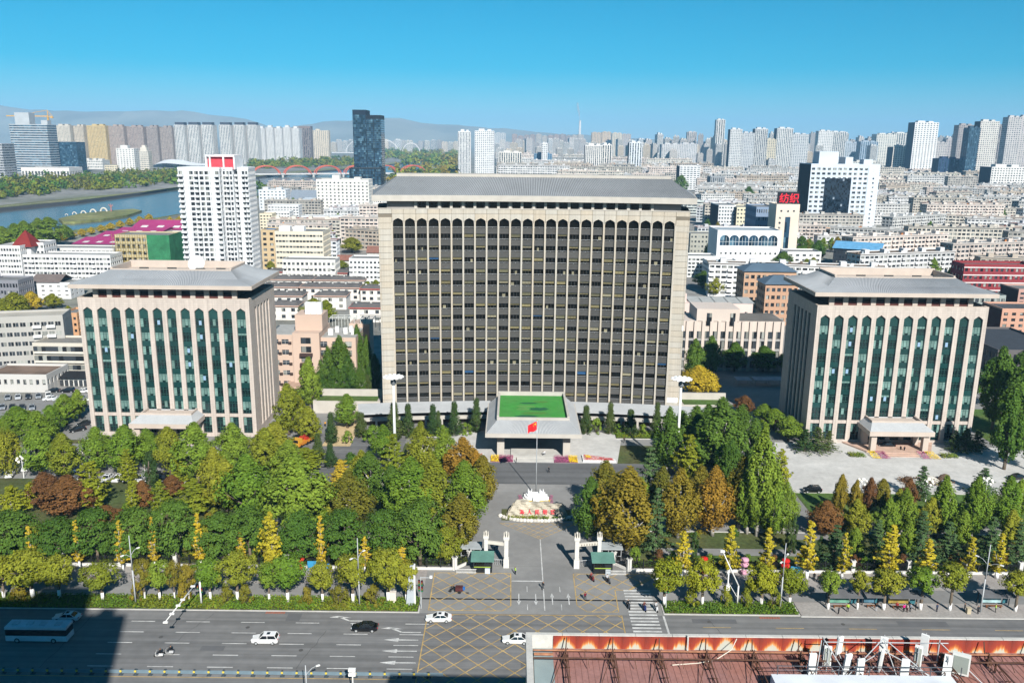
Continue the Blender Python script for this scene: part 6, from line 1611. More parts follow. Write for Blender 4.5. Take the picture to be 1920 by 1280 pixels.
# ---- inscribed rock with stone kerb and flower display
t = thing('inscribed_rock', 'long pale boulder with red carved characters facing the gate', 'boulder', (6.0,179.0,0))
rr = random.Random(9); b = MB(); nx, nz = 30, 9
def rockpt(i, j, back):
    u = i/nx; v = j/nz; w2 = 6.9*(1-.15*v**2)+.15*math.sin(i*1.3); x = -w2+2*w2*u+(.6*v)
    top = (3.3+.3*math.sin(u*5+1)+.2*math.sin(u*13))*min(1,(u*16)**.5+.15, ((1-u)*14)**.5+.25); z = top*v
    y = (1.9*(1-.75*v)+.25*math.sin(i*.9+j*1.7)) * (1 if back else -1)*min(1, .25+4*min(u,1-u))
    return (x+rr.uniform(-.1,.1), y+rr.uniform(-.12,.12), z)
for back in (0, 1):
    k0 = len(b.v)
    for j in range(nz+1):
        for i in range(nx+1): b.v.append(rockpt(i, j, back))
    for j in range(nz):
        for i in range(nx):
            q = k0+j*(nx+1)+i; f = (q,q+1,q+nx+2,q+nx+1); b.f.append(f if not back else f[::-1]); b.m.append(0)
k1 = (nx+1)*(nz+1)
for i in range(nx): q = nz*(nx+1)+i; b.f.append((q,q+1,k1+q+1,k1+q)); b.m.append(0)
for j in range(nz):
    for i in (0, nx): q = j*(nx+1)+i; f = (q,q+nx+1,k1+q+nx+1,k1+q); b.f.append(f); b.m.append(0)
b.build('rock', M('boulder_stone', (.40,.365,.29), .9, .25, .5, bump=.6, bscale=2.5, fine=.2, tint=(.22,.2,.17), tint_amt=.6), t)
for i, ch in enumerate('為人民服務'):
    o = chars(ch, 1.1, t, (-3.3+i*1.75,-1.78,1.2), rx=math.radians(63), extr=.12, name='carved_character')
stone_k = M('kerb_boulder', (.48,.46,.42), .9, .2, 1.2, orand=.2)
nst = 0
for i in range(22):
    u = i/21; x = 6.0-8.2+16.4*u; y = 175.6+1.2*abs(2*u-1)**3*2
    b = MB(); n = 9; r0 = random.Random(i)
    for zz, s in ((0,1),(.35,1.05),(.62,.6)):
        for q in range(n): a_ = 2*math.pi*q/n; b.v.append((s*.48*math.cos(a_)*r0.uniform(.85,1.15), s*.34*math.sin(a_)*r0.uniform(.85,1.15), zz*r0.uniform(.9,1.1)))
    for l in range(2):
        for q in range(n): b.f.append((l*n+q,l*n+(q+1) % n,(l+1)*n+(q+1) % n,(l+1)*n+q)); b.m.append(0)
    b.f.append(tuple(2*n+q for q in range(n))); b.m.append(0)
    tag(b.build('edging_stone', stone_k, None, (x,y,.04)), 'pale edging stone before the inscribed rock, %s from the left' % ordn(i), 'stone', 'edging stones of the rock bed')
sheet('planting_soil', [(-2,176),(14,176),(14,182),(-2,182)], .07, soil)
cover('rock_bed_shrubs', -.6, 8.8, 176.1, 177.2, .8, 60, .3, [LEAF['green'], LEAF['olive']], 'green shrubs at the foot of the inscribed rock')
cover('rock_bed_shrubs', 9.6, 12.6, 176.4, 177.4, .7, 50, .3, [LEAF['green'], LEAF['dkgreen']], 'small green shrubs at the right foot of the inscribed rock')
def flowers(name, pts, z0, z1, m, label, n=900, size=.16):
    """flower tops over a quad bed whose front edge is at z0 and back edge at z1"""
    nr = np.random.default_rng(int(abs(pts[0][0])*10)+n); u = nr.random(n); v = nr.random(n); P_ = np.array([(p[0],p[1]) for p in pts])
    xy = (P_[0]*(1-u)[:,None]+P_[1]*u[:,None])*(1-v)[:,None]+(P_[3]*(1-u)[:,None]+P_[2]*u[:,None])*v[:,None]
    C = np.concatenate([xy, (z0+(z1-z0)*v+.08)[:,None]], 1)
    me = leafmesh(name, leaves(nr, C, np.full((n,3),.06), 1, size, (P_[:,0].mean(),P_[:,1].mean(),-20), up=.4)); me.materials.clear(); me.materials.append(m)
    o = obj(name, me, None, kind='stuff'); o['label'] = label
f_mag = leafmat('magenta_flowers', (.36,.07,.16), (.42,.10,.22)); f_yel = leafmat('yellow_flowers', (.70,.48,.01), (.78,.55,.02)); f_red = leafmat('red_flowers', (.50,.012,.015), (.60,.02,.02))
t = thing('flower_display', 'white stepped flower display round the flagpole foot behind the rock', 'planter', (6.1,187.0,0))
b = MB()
def drum(r, z0, z1, cy=0):
    n = 20; pts = [(r*math.cos(math.pi+math.pi*i/n), cy+r*.75*math.sin(math.pi+math.pi*i/n)) for i in range(n+1)]
    b.prism(pts+[(r, cy+1.2),(-r, cy+1.2)], z0, z1)
drum(3.1,.0,.6); drum(2.8,.7,1.1,.3); drum(2.3,1.1,1.5,.5); b.box(-.7,.7,-2.5,1.6,0,1.6); b.build('tiers', P('f6f6f4', .8), t)
for x in (-1.9, .9):
    b = MB(); b.box(x,x+1.0,.2,1.2,1.5,2.1); b.box(x,x+.2,.2,1.2,2.1,2.5); b.box(x+.8,x+1,.2,1.2,2.1,2.5); b.build('turret', P('f6f6f4', .8), t)
flowers('display_flowers', [(2.8,184.6),(5.2,184.2),(5.2,185.0),(2.7,185.6)], .72, .85, f_yel, 'yellow flowers on the left side of the white display', 260)
flowers('display_flowers', [(7.0,184.2),(9.4,184.6),(9.5,185.6),(7.0,185.0)], .72, .85, f_yel, 'yellow flowers on the right side of the white display', 260)
flowers('display_flowers', [(2.0,184.2),(3.2,183.8),(2.7,189.2),(1.9,189.2)], .1, .5, f_mag, 'magenta flowers left of the white display', 300)
flowers('display_flowers', [(9.0,183.8),(10.2,184.2),(10.3,189.2),(9.5,189.2)], .1, .5, f_mag, 'magenta flowers right of the white display', 300)
# ---- flag
t = thing('flagpole', 'tall slim flagpole flying the red flag before the canopy', 'flagpole', (6.2,189.6,0))
b = MB(); b.path([(0,0,0),(0,0,19.3)], [.14,.07], 10); b.build('pole', P('b9bec2'), t, smooth=True)
b = MB(); b.sphere((0,0,19.4),.14); b.build('finial', P('d8b34a'), t)
fl_ = thing('flag', 'red flag with five yellow stars flying from the slim flagpole', 'flag', (6.2,189.6,0))
def flagpt(u, v, o=0): x = -.12-2.1*u; return (x, -.25*math.sin(u*6)-.1+o-.5*u, 19.0-2.1*v-.9*u*u+.12*math.sin(u*7+v*2))
b = MB(); nu, nv = 12, 6
for j in range(nv+1):
    for i in range(nu+1): b.v.append(flagpt(i/nu, j/nv))
for j in range(nv):
    for i in range(nu): q = j*(nu+1)+i; b.f.append((q,q+nu+1,q+nu+2,q+1)); b.m.append(0)
b.build('cloth', M('flag_red', (.60,.012,.02), .7, 0, 1), fl_, smooth=True)
def star(cu, cv, r, name='star'):
    b = MB(); pts = []
    for k in range(10):
        a_ = math.pi/2+k*math.pi/5; rr_ = r if k % 2 == 0 else r*.4
        pts.append(flagpt(cu+rr_*math.cos(a_)*.667, cv-rr_*math.sin(a_), -.04))
    c = flagpt(cu, cv, -.04)
    for k in range(10): b.poly([c, pts[k], pts[(k+1) % 10]])
    b.build(name, M('flag_star', (.75,.55,.02), .7, 0, 1), fl_)
star(.17,.27,.16)
for cu, cv in ((.33,.1),(.4,.2),(.4,.35),(.33,.45)): star(cu, cv, .055)
# ---- steps and flower beds of the main canopy
t = thing('entrance_steps', 'pale stone steps and platform under the main canopy', 'steps', (X0,212,0))
b = MB()
for k in range(4): b.box(-6.0,6.0,.2+k*.8,.2+(k+1)*.8 if k < 3 else 22,.05,.05+.11*(k+1))
b.build('treads', P('d8d6d0', .6, var=.12, scale=.4), t)
for x0, x1, x2, lab, mm in ((-5.4,-3.2,.6,'left',(f_yel,f_mag)),(11.6,15.6,18.0,'right',(f_mag,f_yel))):
    flowers('flower_bed', [(x0,211.4),(x1,211.4),(x1,215.2),(x0,215.2)], .2, .7, mm[0], '%s part of the flower bed %s of the canopy steps' % ('yellow' if mm[0] is f_yel else 'magenta', lab), 900)
    flowers('flower_bed', [(x1,211.4),(x2,211.4),(x2,215.2),(x1,215.2)], .2, .7, mm[1], '%s part of the flower bed %s of the canopy steps' % ('yellow' if mm[1] is f_yel else 'magenta', lab), 1100)
    b = MB(); b.box(x0,x2,211.3,215.3,.05,.2); b.build('flower_bed_base', P('8b5a70'), None, kind='structure')
for s, lab in ((1,'right'),(-1,'left')):
    xs = [X0+s*v for v in (13.6,14.2,21.4,22.0)]
    b = MB(); b.prism([(X0+s*13.4,212.0),(X0+s*22.2,212.0),(X0+s*22.2,213.4),(X0+s*13.4,216.4)][::s], .05, .5)
    tag(b.build('flag_bed_base', P('eeeeea', .7)), 'white curb of the %s flag-shaped flower bed' % lab, 'planter')
    flowers('flag_flower_bed', [(X0+s*13.7,212.4),(X0+s*21.6,212.4),(X0+s*21.4,213.2),(X0+s*13.7,216.0)], .5, .7, f_red, 'red flag-shaped flower bed %s of the canopy steps' % lab, 1300)
    flowers('flag_flower_bed', [(X0+s*14.0,213.6),(X0+s*15.8,213.6),(X0+s*15.4,215.0),(X0+s*14.4,215.4)], .68, .85, f_yel, 'yellow star of the %s flag-shaped flower bed' % lab, 240)
# right wing platform and beds
t = thing('entrance_steps', 'pink stone ramp and steps before the right wing porch', 'steps', (108.3,219,0))
b = MB(); b.prism([(-13,10),(-9,2.4),(9,2.4),(13,10)], .05, .5); 
for k in range(3): b.box(-4.6,4.6,-.8+k*1.0,2.4,.05,.05+.15*(k+1))
b.build('treads', P('d9b9a6', .62), t)
for x0, c1, c2 in ((99.2,f_yel,f_mag),(112.9,f_mag,f_yel)):
    side = 'left' if x0 < 105 else 'right'
    flowers('flower_bed', [(x0,216.6),(x0+2.2,216.6),(x0+2.0,221),(x0-.1,221)], .2, .8, c1, '%s-hand outer bed stripe %s of the right porch steps' % (('yellow' if c1 is f_yel else 'magenta'), side), 700)
    flowers('flower_bed', [(x0+2.2,216.6),(x0+5.0,216.6),(x0+4.6,221),(x0+2.0,221)], .2, .8, c2, '%s-hand inner bed stripe %s of the right porch steps' % (('yellow' if c2 is f_yel else 'magenta'), side), 900)
for x, lab in ((95.5,'left'),(121.0,'right')): cover('porch_hedge', x-2.2, x+2.2, 217.6, 220.4, .7, 60, .3, [LEAF['green'], LEAF['olive']], 'low green hedge bed %s of the right porch steps' % lab)
# ---- high mast lights
for x, y, h, lab in ((-30.7,209.9,24.2,'left'),(43.2,205.7,25.7,'right')):
    t = thing('high_mast_light', 'tall white mast with flower-shaped lamp ring, %s of the canopy' % lab, 'mast light', (x,y,0))
    b = MB(); b.path([(0,0,0),(0,0,h-1.2)], [.45,.26], 12); b.build('mast', P('eceeee', .74), t, smooth=True)
    b = MB(); b.lathe([(.3,h-2.6),(.75,h-2.2),(.75,h-1.4),(.35,h-1.0)], 12); b.build('winch_housing', P('7d8286'), t)
    b = MB(); b.lathe([(.5,h-.8),(1.6,h-.5),(2.0,h-.42),(2.0,h-.3),(1.3,h-.22),(.9,h-.4),(.3,h-.45)], 24); b.build('lamp_ring', P('f2f3f3', .78), t, smooth=True)
    b = MB(); b.sphere((0,0,.0),.5,0,10,6,.3); pm = b.mesh('lamp_head', [P('f2f3f3', .78)], True)
    for i in range(12): a_ = 2*math.pi*i/12; obj('lamp_head', pm, t, (2.3*math.cos(a_),2.3*math.sin(a_),h-.35))
# ---- street lamps
def street_lamp(x, y, h, arms, lab):
    t = thing('street_lamp', lab, 'street lamp', (x,y,0))
    b = MB(); b.path([(0,0,0),(0,0,h*.5),(0,0,h)], [.16,.12,.07], 8); b.build('pole', gal, t, smooth=True)
    for (dx, dy, z) in arms:
        b = MB(); b.path([(0,0,z-.9),(dx*.6,dy*.6,z-.1),(dx,dy,z)], [.05,.045,.04], 6); a = b.build('arm', gal, t)
        b = MB(); k = len(b.v)
        d = Vector((dx,dy,0)).normalized(); n = Vector((-d.y,d.x,0)); c = Vector((dx,dy,z))
        b.hexa([tuple(c-n*.12-Vector((0,0,.05))), tuple(c+d*.6-n*.16-Vector((0,0,.05))), tuple(c+d*.6+n*.16-Vector((0,0,.05))), tuple(c+n*.12-Vector((0,0,.05))), tuple(c-n*.1+Vector((0,0,.1))), tuple(c+d*.56-n*.12+Vector((0,0,.1))), tuple(c+d*.56+n*.12+Vector((0,0,.1))), tuple(c+n*.1+Vector((0,0,.1)))])
        b.build('lamp_head', white_p, a)
A_ = [(-.8,-1.0,10.2),(.7,.9,10.6)]
street_lamp(-69.0,139.7,13.6,A_,'grey street lamp pole standing in the left verge near the shadow')
street_lamp(-27.6,139.5,13.7,A_,'grey street lamp pole in the left verge near the drive')
street_lamp(50.1,139.9,13.4,A_,'grey street lamp pole in the right verge')
street_lamp(87.0,139.6,13.7,[(1.4,-1.4,10.4),(-1,1.3,10.6)],'grey street lamp pole at the far right bus stop')
street_lamp(-29.2,106.6,10.3,[(1.3,.8,9.6)],'street lamp top rising into view on the near road side')
# ---- traffic signals
def signal_head(parent, loc, n=3, horiz=False):
    b = MB()
    if horiz: b.box(-.6,.6,-.12,.12,-.2,.2)
    else: b.box(-.18,.18,-.15,.15,-.5,.5)
    h = b.build('signal_head', P('2a2c2e'), parent, loc)
    for k in range(3):
        b = MB(); c = (-.38+.38*k,-.13,0) if horiz else (0,-.16,.32-.32*k); b.tube(c, (c[0],c[1]-.08,c[2]), .12, n=8); b.build('lens', M('lens_%d' % k, [(.25,.02,.02),(.25,.16,.02),(.02,.2,.08)][k], .3, 0, 1), h)
t = thing('signal_gantry', 'white traffic gantry reaching over the left lanes from the verge', 'traffic light', (-56.7,139.3,0))
b = MB(); b.path([(0,0,0),(0,0,5.6)], [.2,.16], 8); b.build('pole', white_p, t, smooth=True)
b = MB(); b.path([(0,0,5.3),(-.3,-14.8,5.7)], [.14,.07], 8); ar = b.build('arm', white_p, t, smooth=True)
for yy in (-3.0,-7.5,-9.4,-12.0,-14.6): b = MB(); b.box(-.38,.38,-.16,.16,5.45,5.68); b.build('camera_box', white_p, t, (-.02*-yy,yy,0))
signal_head(t, (.4,-.2,3.2)); signal_head(t, (-.5,.2,3.6))
t = thing('camera_mast', 'bent white camera mast in the right verge', 'camera mast', (42.5,141.2,0))
b = MB(); b.path([(0,0,0),(0,0,4.0),(-3.2,.6,10.6)], [.17,.14,.08], 8); b.build('pole', white_p, t, smooth=True)
b = MB(); b.box(-.5,.3,-.2,.2,-.1,.25); b.build('camera', white_p, t, (-3.2,.6,10.6))
t = thing('camera_mast', 'straight white camera mast beside the bent one in the right verge', 'camera mast', (40.3,140.5,0))
b = MB(); b.path([(0,0,0),(0,0,7.6)], [.15,.1], 8); b.build('pole', white_p, t, smooth=True)
b = MB(); b.path([(0,0,5.2),(1.6,-.6,2.6)], [.05,.05], 6); b.build('arm', white_p, t); b = MB(); b.box(-.3,.3,-.25,.25,3.6,4.5); b.build('control_box', white_p, t)
for x, y, lab in ((-16.2,139.0,'left end of the drive'),(28.9,139.5,'crosswalk beside the right verge')):
    t = thing('pedestrian_signal', 'slim traffic light pole at the %s' % lab, 'traffic light', (x,y,0))
    b = MB(); b.path([(0,0,0),(0,0,6.4)], [.1,.08], 8); b.build('pole', gal, t)
    b = MB(); b.box(0,2.0 if x < 0 else -2.0,-.05,.05,6.2,6.3) if x < 0 else b.box(-2.0,0,-.05,.05,6.2,6.3); b.build('arm', gal, t)
    for z in (5.2,4.0): signal_head(t, (.25,-.1,z)); signal_head(t, (-.3,.1,z))
    b = MB(); b.box(-.25,.25,-.2,.2,-.1,.3); b.build('camera', white_p, t, (1.9 if x < 0 else -1.9,0,6.3))
t = thing('sign_slab', 'tall slim white and grey sign slab in the left verge corner', 'sign', (-18.2,140.2,0))
b = MB(); b.hexa([(-.9,-.3,0),(.9,-.3,0),(.9,.3,0),(-.9,.3,0),(-.1,-.2,8.0),(.6,-.2,8.0),(.6,.2,8.0),(-.1,.2,8.0)]); b.build('panel', P('c4cdd4'), t)
b = MB(); b.box(.62,.9,-.34,.34,0,8.2); b.build('edge_post', white_p, t)
b = MB(); b.box(-.55,.55,-.35,.35,0,2.0); b.box(-.6,.6,-.4,.4,2.0,2.08); tag(b.build('utility_cabinet', P('e6ddd2', .7), None, (-21.6,141.0,.1)), 'cream utility cabinet in the left verge', 'cabinet')
# ---- lantern decorations and boards by the fence
for x, y, c, lab in ((-41.9,153.0,'d8482a','orange'),(-33.4,153.0,'e6b8b4','pale pink'),(38.7,152.9,'d9241f','red'),(46.8,152.8,'e2a8c0','pink'),(54.9,152.6,'cf2320','crimson')):
    t = thing('lantern_ornament', '%s tiered lantern ornament standing by the fence' % lab, 'ornament', (x,y,0))
    m = P(c, .66)
    for z, r in ((.5,.75),(2.2,.95),(3.2,.85)): b = MB(); b.lathe([(.1,z-.45),(r*.85,z-.3),(r,z),(r*.85,z+.3),(.1,z+.42)], 14); b.build('lantern', m, t, smooth=True)
    b = MB(); b.tube((0,0,0),(0,0,3.4),.08); b.build('stand', white_p, t)
for x, y, w2, lab in ((-39.0,152.6,1.3,'left'),(57.2,152.5,1.2,'right')):
    b = MB(); b.box(-w2,w2,-.05,.05,.6,2.0); b.box(-w2,-w2+.1,-.1,.1,0,.6); b.box(w2-.1,w2,-.1,.1,0,.6); tag(b.build('notice_board', P('3f9fd0', .62), None, (x,y,0)), 'bright blue notice board by the %s fence' % lab, 'board')
b = MB(); b.box(-.5,.5,-.35,.35,0,1.3); b.box(-.55,.55,-.4,.4,1.3,1.4); tag(b.build('waste_bin', P('4f95c8', .62), None, (-36.4,152.4,0)), 'small blue bin between the lantern ornaments', 'bin')
# ---- bus shelters
def shelter(x, y, adv, lab, w2=3.1):
    t = thing('bus_shelter', lab, 'bus shelter', (x,y,.12))
    b = MB(); b.hexa([(-w2,-1.0,2.6),(w2,-1.0,2.6),(w2,1.6,2.85),(-w2,1.6,2.85),(-w2,-1.0,2.75),(w2,-1.0,2.75),(w2,1.6,3.0),(-w2,1.6,3.0)]); b.build('roof', P('7c7d80', .55), t)
    for q in (-w2+.15, w2-.15): b = MB(); b.box(q-.07,q+.07,.9,1.05,0,2.7); b.build('post', P('3a3e42'), t)
    b = MB(); b.box(-w2*.75,w2*.45,.92,1.04,.6,2.3); b.build('advert_panel', P(adv, .5, var=.35, scale=.8), t)
    b = MB(); b.box(w2*.55,w2*.85,.9,1.04,.5,2.4); b.build('route_panel', P('3e7a86', .6), t)
    b = MB(); b.box(-w2*.6,w2*.4,-.1,.3,.42,.5); b.box(-w2*.55,-w2*.5,0,.2,0,.42); b.box(w2*.3,w2*.35,0,.2,0,.42); b.build('bench', P('8a5a38'), t)
shelter(62.0,140.4,'7fb8a2','bus shelter with green advert beside the right verge')
shelter(67.4,140.6,'5c8aa0','narrow bus shelter with blue panel',1.6)
shelter(73.0,140.4,'b8a050','bus shelter with yellow advert and waiting people')
shelter(90.6,141.0,'bfe3e6','bus shelter with pale blue advert at the far right')
# ---- median barrier
t = thing('median_barrier', 'blue-grey median barrier with yellow star bosses along the near lanes', 'barrier', (-95,118.6,0))
b = MB(); b.box(0,2.2,-.05,.05,.25,.85); pnl = b.mesh('barrier_panel', [P('7d93a0', .6)])
b = MB(); b.box(-.12,.12,-.15,.15,0,1.0); b.box(-.35,.35,-.35,.35,0,.08); pst = b.mesh('barrier_post', [P('4c5860')])
b = MB(); b.tube((0,-.16,.7),(0,-.22,.7),.2,n=8); bos = b.mesh('boss', [P('e0c850', .7)])
for i in range(36):
    obj('barrier_panel', pnl, t, (i*2.35+.08,0,0)); o = obj('barrier_post', pst, t, (i*2.35,0,0)); obj('boss', bos, o)
b = MB(); b.tube((0,0,0),(0,0,4.6),.1); 
t = thing('camera_mast', 'white traffic camera mast on the median', 'camera mast', (-23.9,113.4,0)); b.build('pole', white_p, t)
for z in (3.9,4.7): b = MB(); b.box(-.6,.5,-.25,.25,z,z+.4); b.build('camera', white_p, t)
# ---- cars
tyre = M('tyre', (.012,.012,.012), .9, 0, 1); rimm = P('b5b8ba', .6, rough=.4); carglass = M('car_glass', (.012,.015,.018), .08, 0, 1, spec=.6)
headl = M('headlight', (.6,.62,.64), .2, 0, 1); tail = M('taillight', (.35,.01,.01), .3, 0, 1)
def paint(hexc, k=.72): 
    m = M('car_paint_'+hexc, alb(hexc, k), .28, 0, 1, spec=.6); m.node_tree.nodes['Principled BSDF'].inputs['Coat Weight'].default_value = .4; return m
b = MB(); b.tube((0,-.11,0),(0,.11,0),.33,n=14); tyme = b.mesh('wheel', [tyre]); b = MB(); b.tube((0,-.125,0),(0,.125,0),.21,n=12); rime = b.mesh('rim', [rimm])
def car_meshes(style):
    st = {'sedan': [(-2.32,.42,.60,.66),(-2.2,.28,.74,.82),(-1.35,.20,.90,.90),(-.9,.20,.95,.91),(1.2,.20,.98,.91),(1.85,.24,1.0,.89),(2.22,.32,.93,.80),(2.34,.45,.78,.70)],
          'suv': [(-2.25,.45,.72,.70),(-2.12,.30,.92,.86),(-1.25,.24,1.06,.93),(-.85,.24,1.10,.94),(1.3,.24,1.14,.94),(1.95,.28,1.14,.91),(2.22,.36,1.05,.86),(2.28,.5,.9,.80)]}[style]
    b = MB(); k = 8
    for x, zb, zt, hw in st:
        for (u, z) in ((-.9,zb),(-1,zb+.2),(-.97,zt-.1),(-.82,zt),(.82,zt),(.97,zt-.1),(1,zb+.2),(.9,zb)): b.v.append((x, u*hw, z))
    for i in range(len(st)-1):
        for j in range(k): q = (j+1) % k; b.f.append((i*k+j,i*k+q,(i+1)*k+q,(i+1)*k+j)); b.m.append(0)
    b.f.append(tuple(range(k-1,-1,-1))); b.m.append(0); b.f.append(tuple((len(st)-1)*k+j for j in range(k))); b.m.append(0)
    body = b.mesh('body', [rimm], False)
    b = MB()
    if style == 'sedan': A, B, z0, z1 = (-1.05,1.75,.80),(-.28,.98,.64), .93, 1.42
    else: A, B, z0, z1 = (-1.0,2.1,.84),(-.3,1.75,.70), 1.08, 1.66
    pa = [(A[0],-A[2],z0),(A[1],-A[2],z0),(A[1],A[2],z0),(A[0],A[2],z0)]; pb = [(B[0],-B[2],z1),(B[1],-B[2],z1),(B[1],B[2],z1),(B[0],B[2],z1)]
    for i in range(4): b.quad(pa[i],pa[(i+1) % 4],pb[(i+1) % 4],pb[i])
    b.poly(pb); gl = b.mesh('glasshouse', [carglass])
    b = MB(); b.hexa([(B[0]-.05,-B[2]-.02,z1-.03),(B[1]+.06,-B[2]-.02,z1-.03),(B[1]+.06,B[2]+.02,z1-.03),(B[0]-.05,B[2]+.02,z1-.03),(B[0]+.1,-B[2]+.06,z1+.06),(B[1]-.1,-B[2]+.06,z1+.06),(B[1]-.1,B[2]-.06,z1+.06),(B[0]+.1,B[2]-.06,z1+.06)])
    for i, xm in ((0,None),(1,None),(2,None),(3,None)):
        p0, p1 = Vector(pa[i]), Vector(pb[i]); b.tube(p0, p1, .05, n=4)
    for sg in (-1, 1): xm = (A[0]+A[1])/2; b.tube((xm,sg*A[2],z0),(xm-.05,sg*B[2],z1),.05,n=4)
    rf = b.mesh('roof_panel', [rimm])
    b = MB(); b.box((B[0]+B[1])/2-.4,(B[0]+B[1])/2+.15,-.35,.35,z1+.062,z1+.07); sr = b.mesh('sunroof', [carglass])
    return body, gl, rf, sr
CARM = {s: car_meshes(s) for s in ('sedan','suv')}
b = MB(); b.box(-.06,.06,-.16,.16,-.07,.07); hlm = b.mesh('headlight', [headl]); tlm = b.mesh('taillight', [tail])
PAINT = {}
def car(x, y, rz, hexc, label, style='sedan', group=None, k=.72):
    if hexc not in PAINT: PAINT[hexc] = paint(hexc, k)
    t = thing('car', label, 'car', (x,y,.03), rz, group)
    body, gl, rf, sr = CARM[style]
    for nm_, me in (('body',body),('roof_panel',rf)):
        o = obj(nm_, me, t); o.material_slots[0].link = 'OBJECT'; o.material_slots[0].material = PAINT[hexc]
        if nm_ == 'roof_panel': obj('sunroof', sr, o)
    obj('glasshouse', gl, t)
    for wx in (-1.38,1.42):
        for wy in (-.82,.82): o = obj('wheel', tyme, t, (wx,wy,.33)); obj('rim', rime, o)
    z = .66 if style == 'sedan' else .84
    for wy in (-.58,.58): obj('headlight', hlm, t, (-2.26 if style == 'sedan' else -2.2,wy,z)); obj('taillight', tlm, t, (2.3 if style == 'sedan' else 2.26,wy,z+.12))
    return t
car(-12.6,135.0,.02,'f4f4f2','white sedan crossing onto the yellow box beside the left verge')
car(-25.3,131.8,0,'0b0d12','black hatchback driving left in the outer lane')
car(-41.6,127.8,.01,'f2f2f2','white suv with dark sunroof driving left','suv')
car(1.2,128.6,-.02,'f0f0ee','white car half hidden by the near rooftop')
car(-78.7,134.0,0,'d9dee6','pale car in the deep shade beside the bus')
car(-62,113,0,'c9ccd2','pale car beyond the median at the bottom edge')
# ---- bus in the shade
t = thing('bus', 'white city bus in the deep shade at bottom left', 'bus', (-80.2,128.0,.03))
b = MB(); b.box(-5.2,5.2,-1.2,1.2,.35,1.35); b.build('body', P('d4dae4', .7), t); b = MB(); b.box(-5.15,5.15,-1.17,1.17,1.35,2.5); b.build('window_band', carglass, t)
b = MB(); b.box(-5.2,5.2,-1.2,1.2,2.5,2.95); ro = b.build('roof', P('cdd4e0', .7), t)
for x in (-3.8,-1.4,.8,3.4): b = MB(); b.box(x-.5,x+.5,-.5,.5,2.95,3.1); b.build('roof_hatch', P('b9c0cc', .7), ro)
for x in (-3.3,2.9):
    for y in (-1.1,1.1): o = obj('wheel', tyme, t, (x,y,.45)); o.scale = (1.35,1.2,1.35); obj('rim', rime, o)
# ---- parked cars
rp_ = random.Random(5); pc = ['f0f0ee','15171b','c3c7cb','f2f2f0','2a2d33','8d9298','10131a','e4e6e8','3a2226']
def cnm(h): return {'f':'white','e':'white','1':'black','c':'silver','2':'dark grey','8':'grey','3':'maroon'}[h[0]]
def park(lst, where, group):
    for i, (x, y, rz) in enumerate(lst):
        h = pc[rp_.randrange(len(pc))]; car(x, y, rz, h, '%s parked car, %s in the row %s' % (cnm(h), ordn(i), where), rp_.choice(('sedan','sedan','suv')), group)
park([(-113+i*2.9,197.5,math.pi/2+.05) for i in range(3)]+[(-101+i*2.8,196.5,math.pi/2) for i in range(10)]+[(-70+i*2.9,197.5,math.pi/2) for i in range(4)], 'before the left wing', 'cars parked before the left wing')
park([(-56.2,163+i*5.6,math.pi/2+.04) for i in range(7)], 'along the left garden lane', 'cars parked along the garden lane')
p0 = at(15,748); 
park([(p0.x+i*3.0,p0.y+.6*i,math.pi/2+.5) for i in range(5)]+[(at(5,766).x+i*3.1,at(5,766).y,math.pi/2+.5) for i in range(4)]+[(at(95,750).x+i*3.2,at(95,750).y,.5) for i in range(5)]+[(at(100,735).x+i*4.9,at(100,735).y,.1) for i in range(4)], 'in the yard behind the left wing', 'cars parked in the yard')
q = at(288,833); car(q.x,q.y,0,'121418','black car waiting under the left wing porch')
q = at(145,808); car(q.x,q.y,.7,'1a1c20','black car parked left of the left wing'); q = at(160,797); car(q.x,q.y,.7,'24262a','dark grey car parked behind the black one left of the left wing')
q = at(1662,838); car(q.x,q.y,0,'101216','black car waiting under the right wing porch')
q = at(1522,922); car(q.x,q.y,0,'0c0e12','black car turning at the corner of the pale plaza','suv')
q = at(1905,898); car(q.x,q.y,.2,'111316','black car at the right edge of the pale plaza')
q = at(898,868); car(q.x,q.y,0,'0c0d10','black van beside the left flag-shaped flower bed','suv')
for i, (x, y) in enumerate([(460,838),(50,880),(62,874),(20,892)]):
    q = at(x, y); car(q.x,q.y,math.pi/2+.3*(i % 2),'f0f0ee','white car among the trees before the left wing, %s listed from the wing' % ordn(i), rp_.choice(('sedan','suv')))
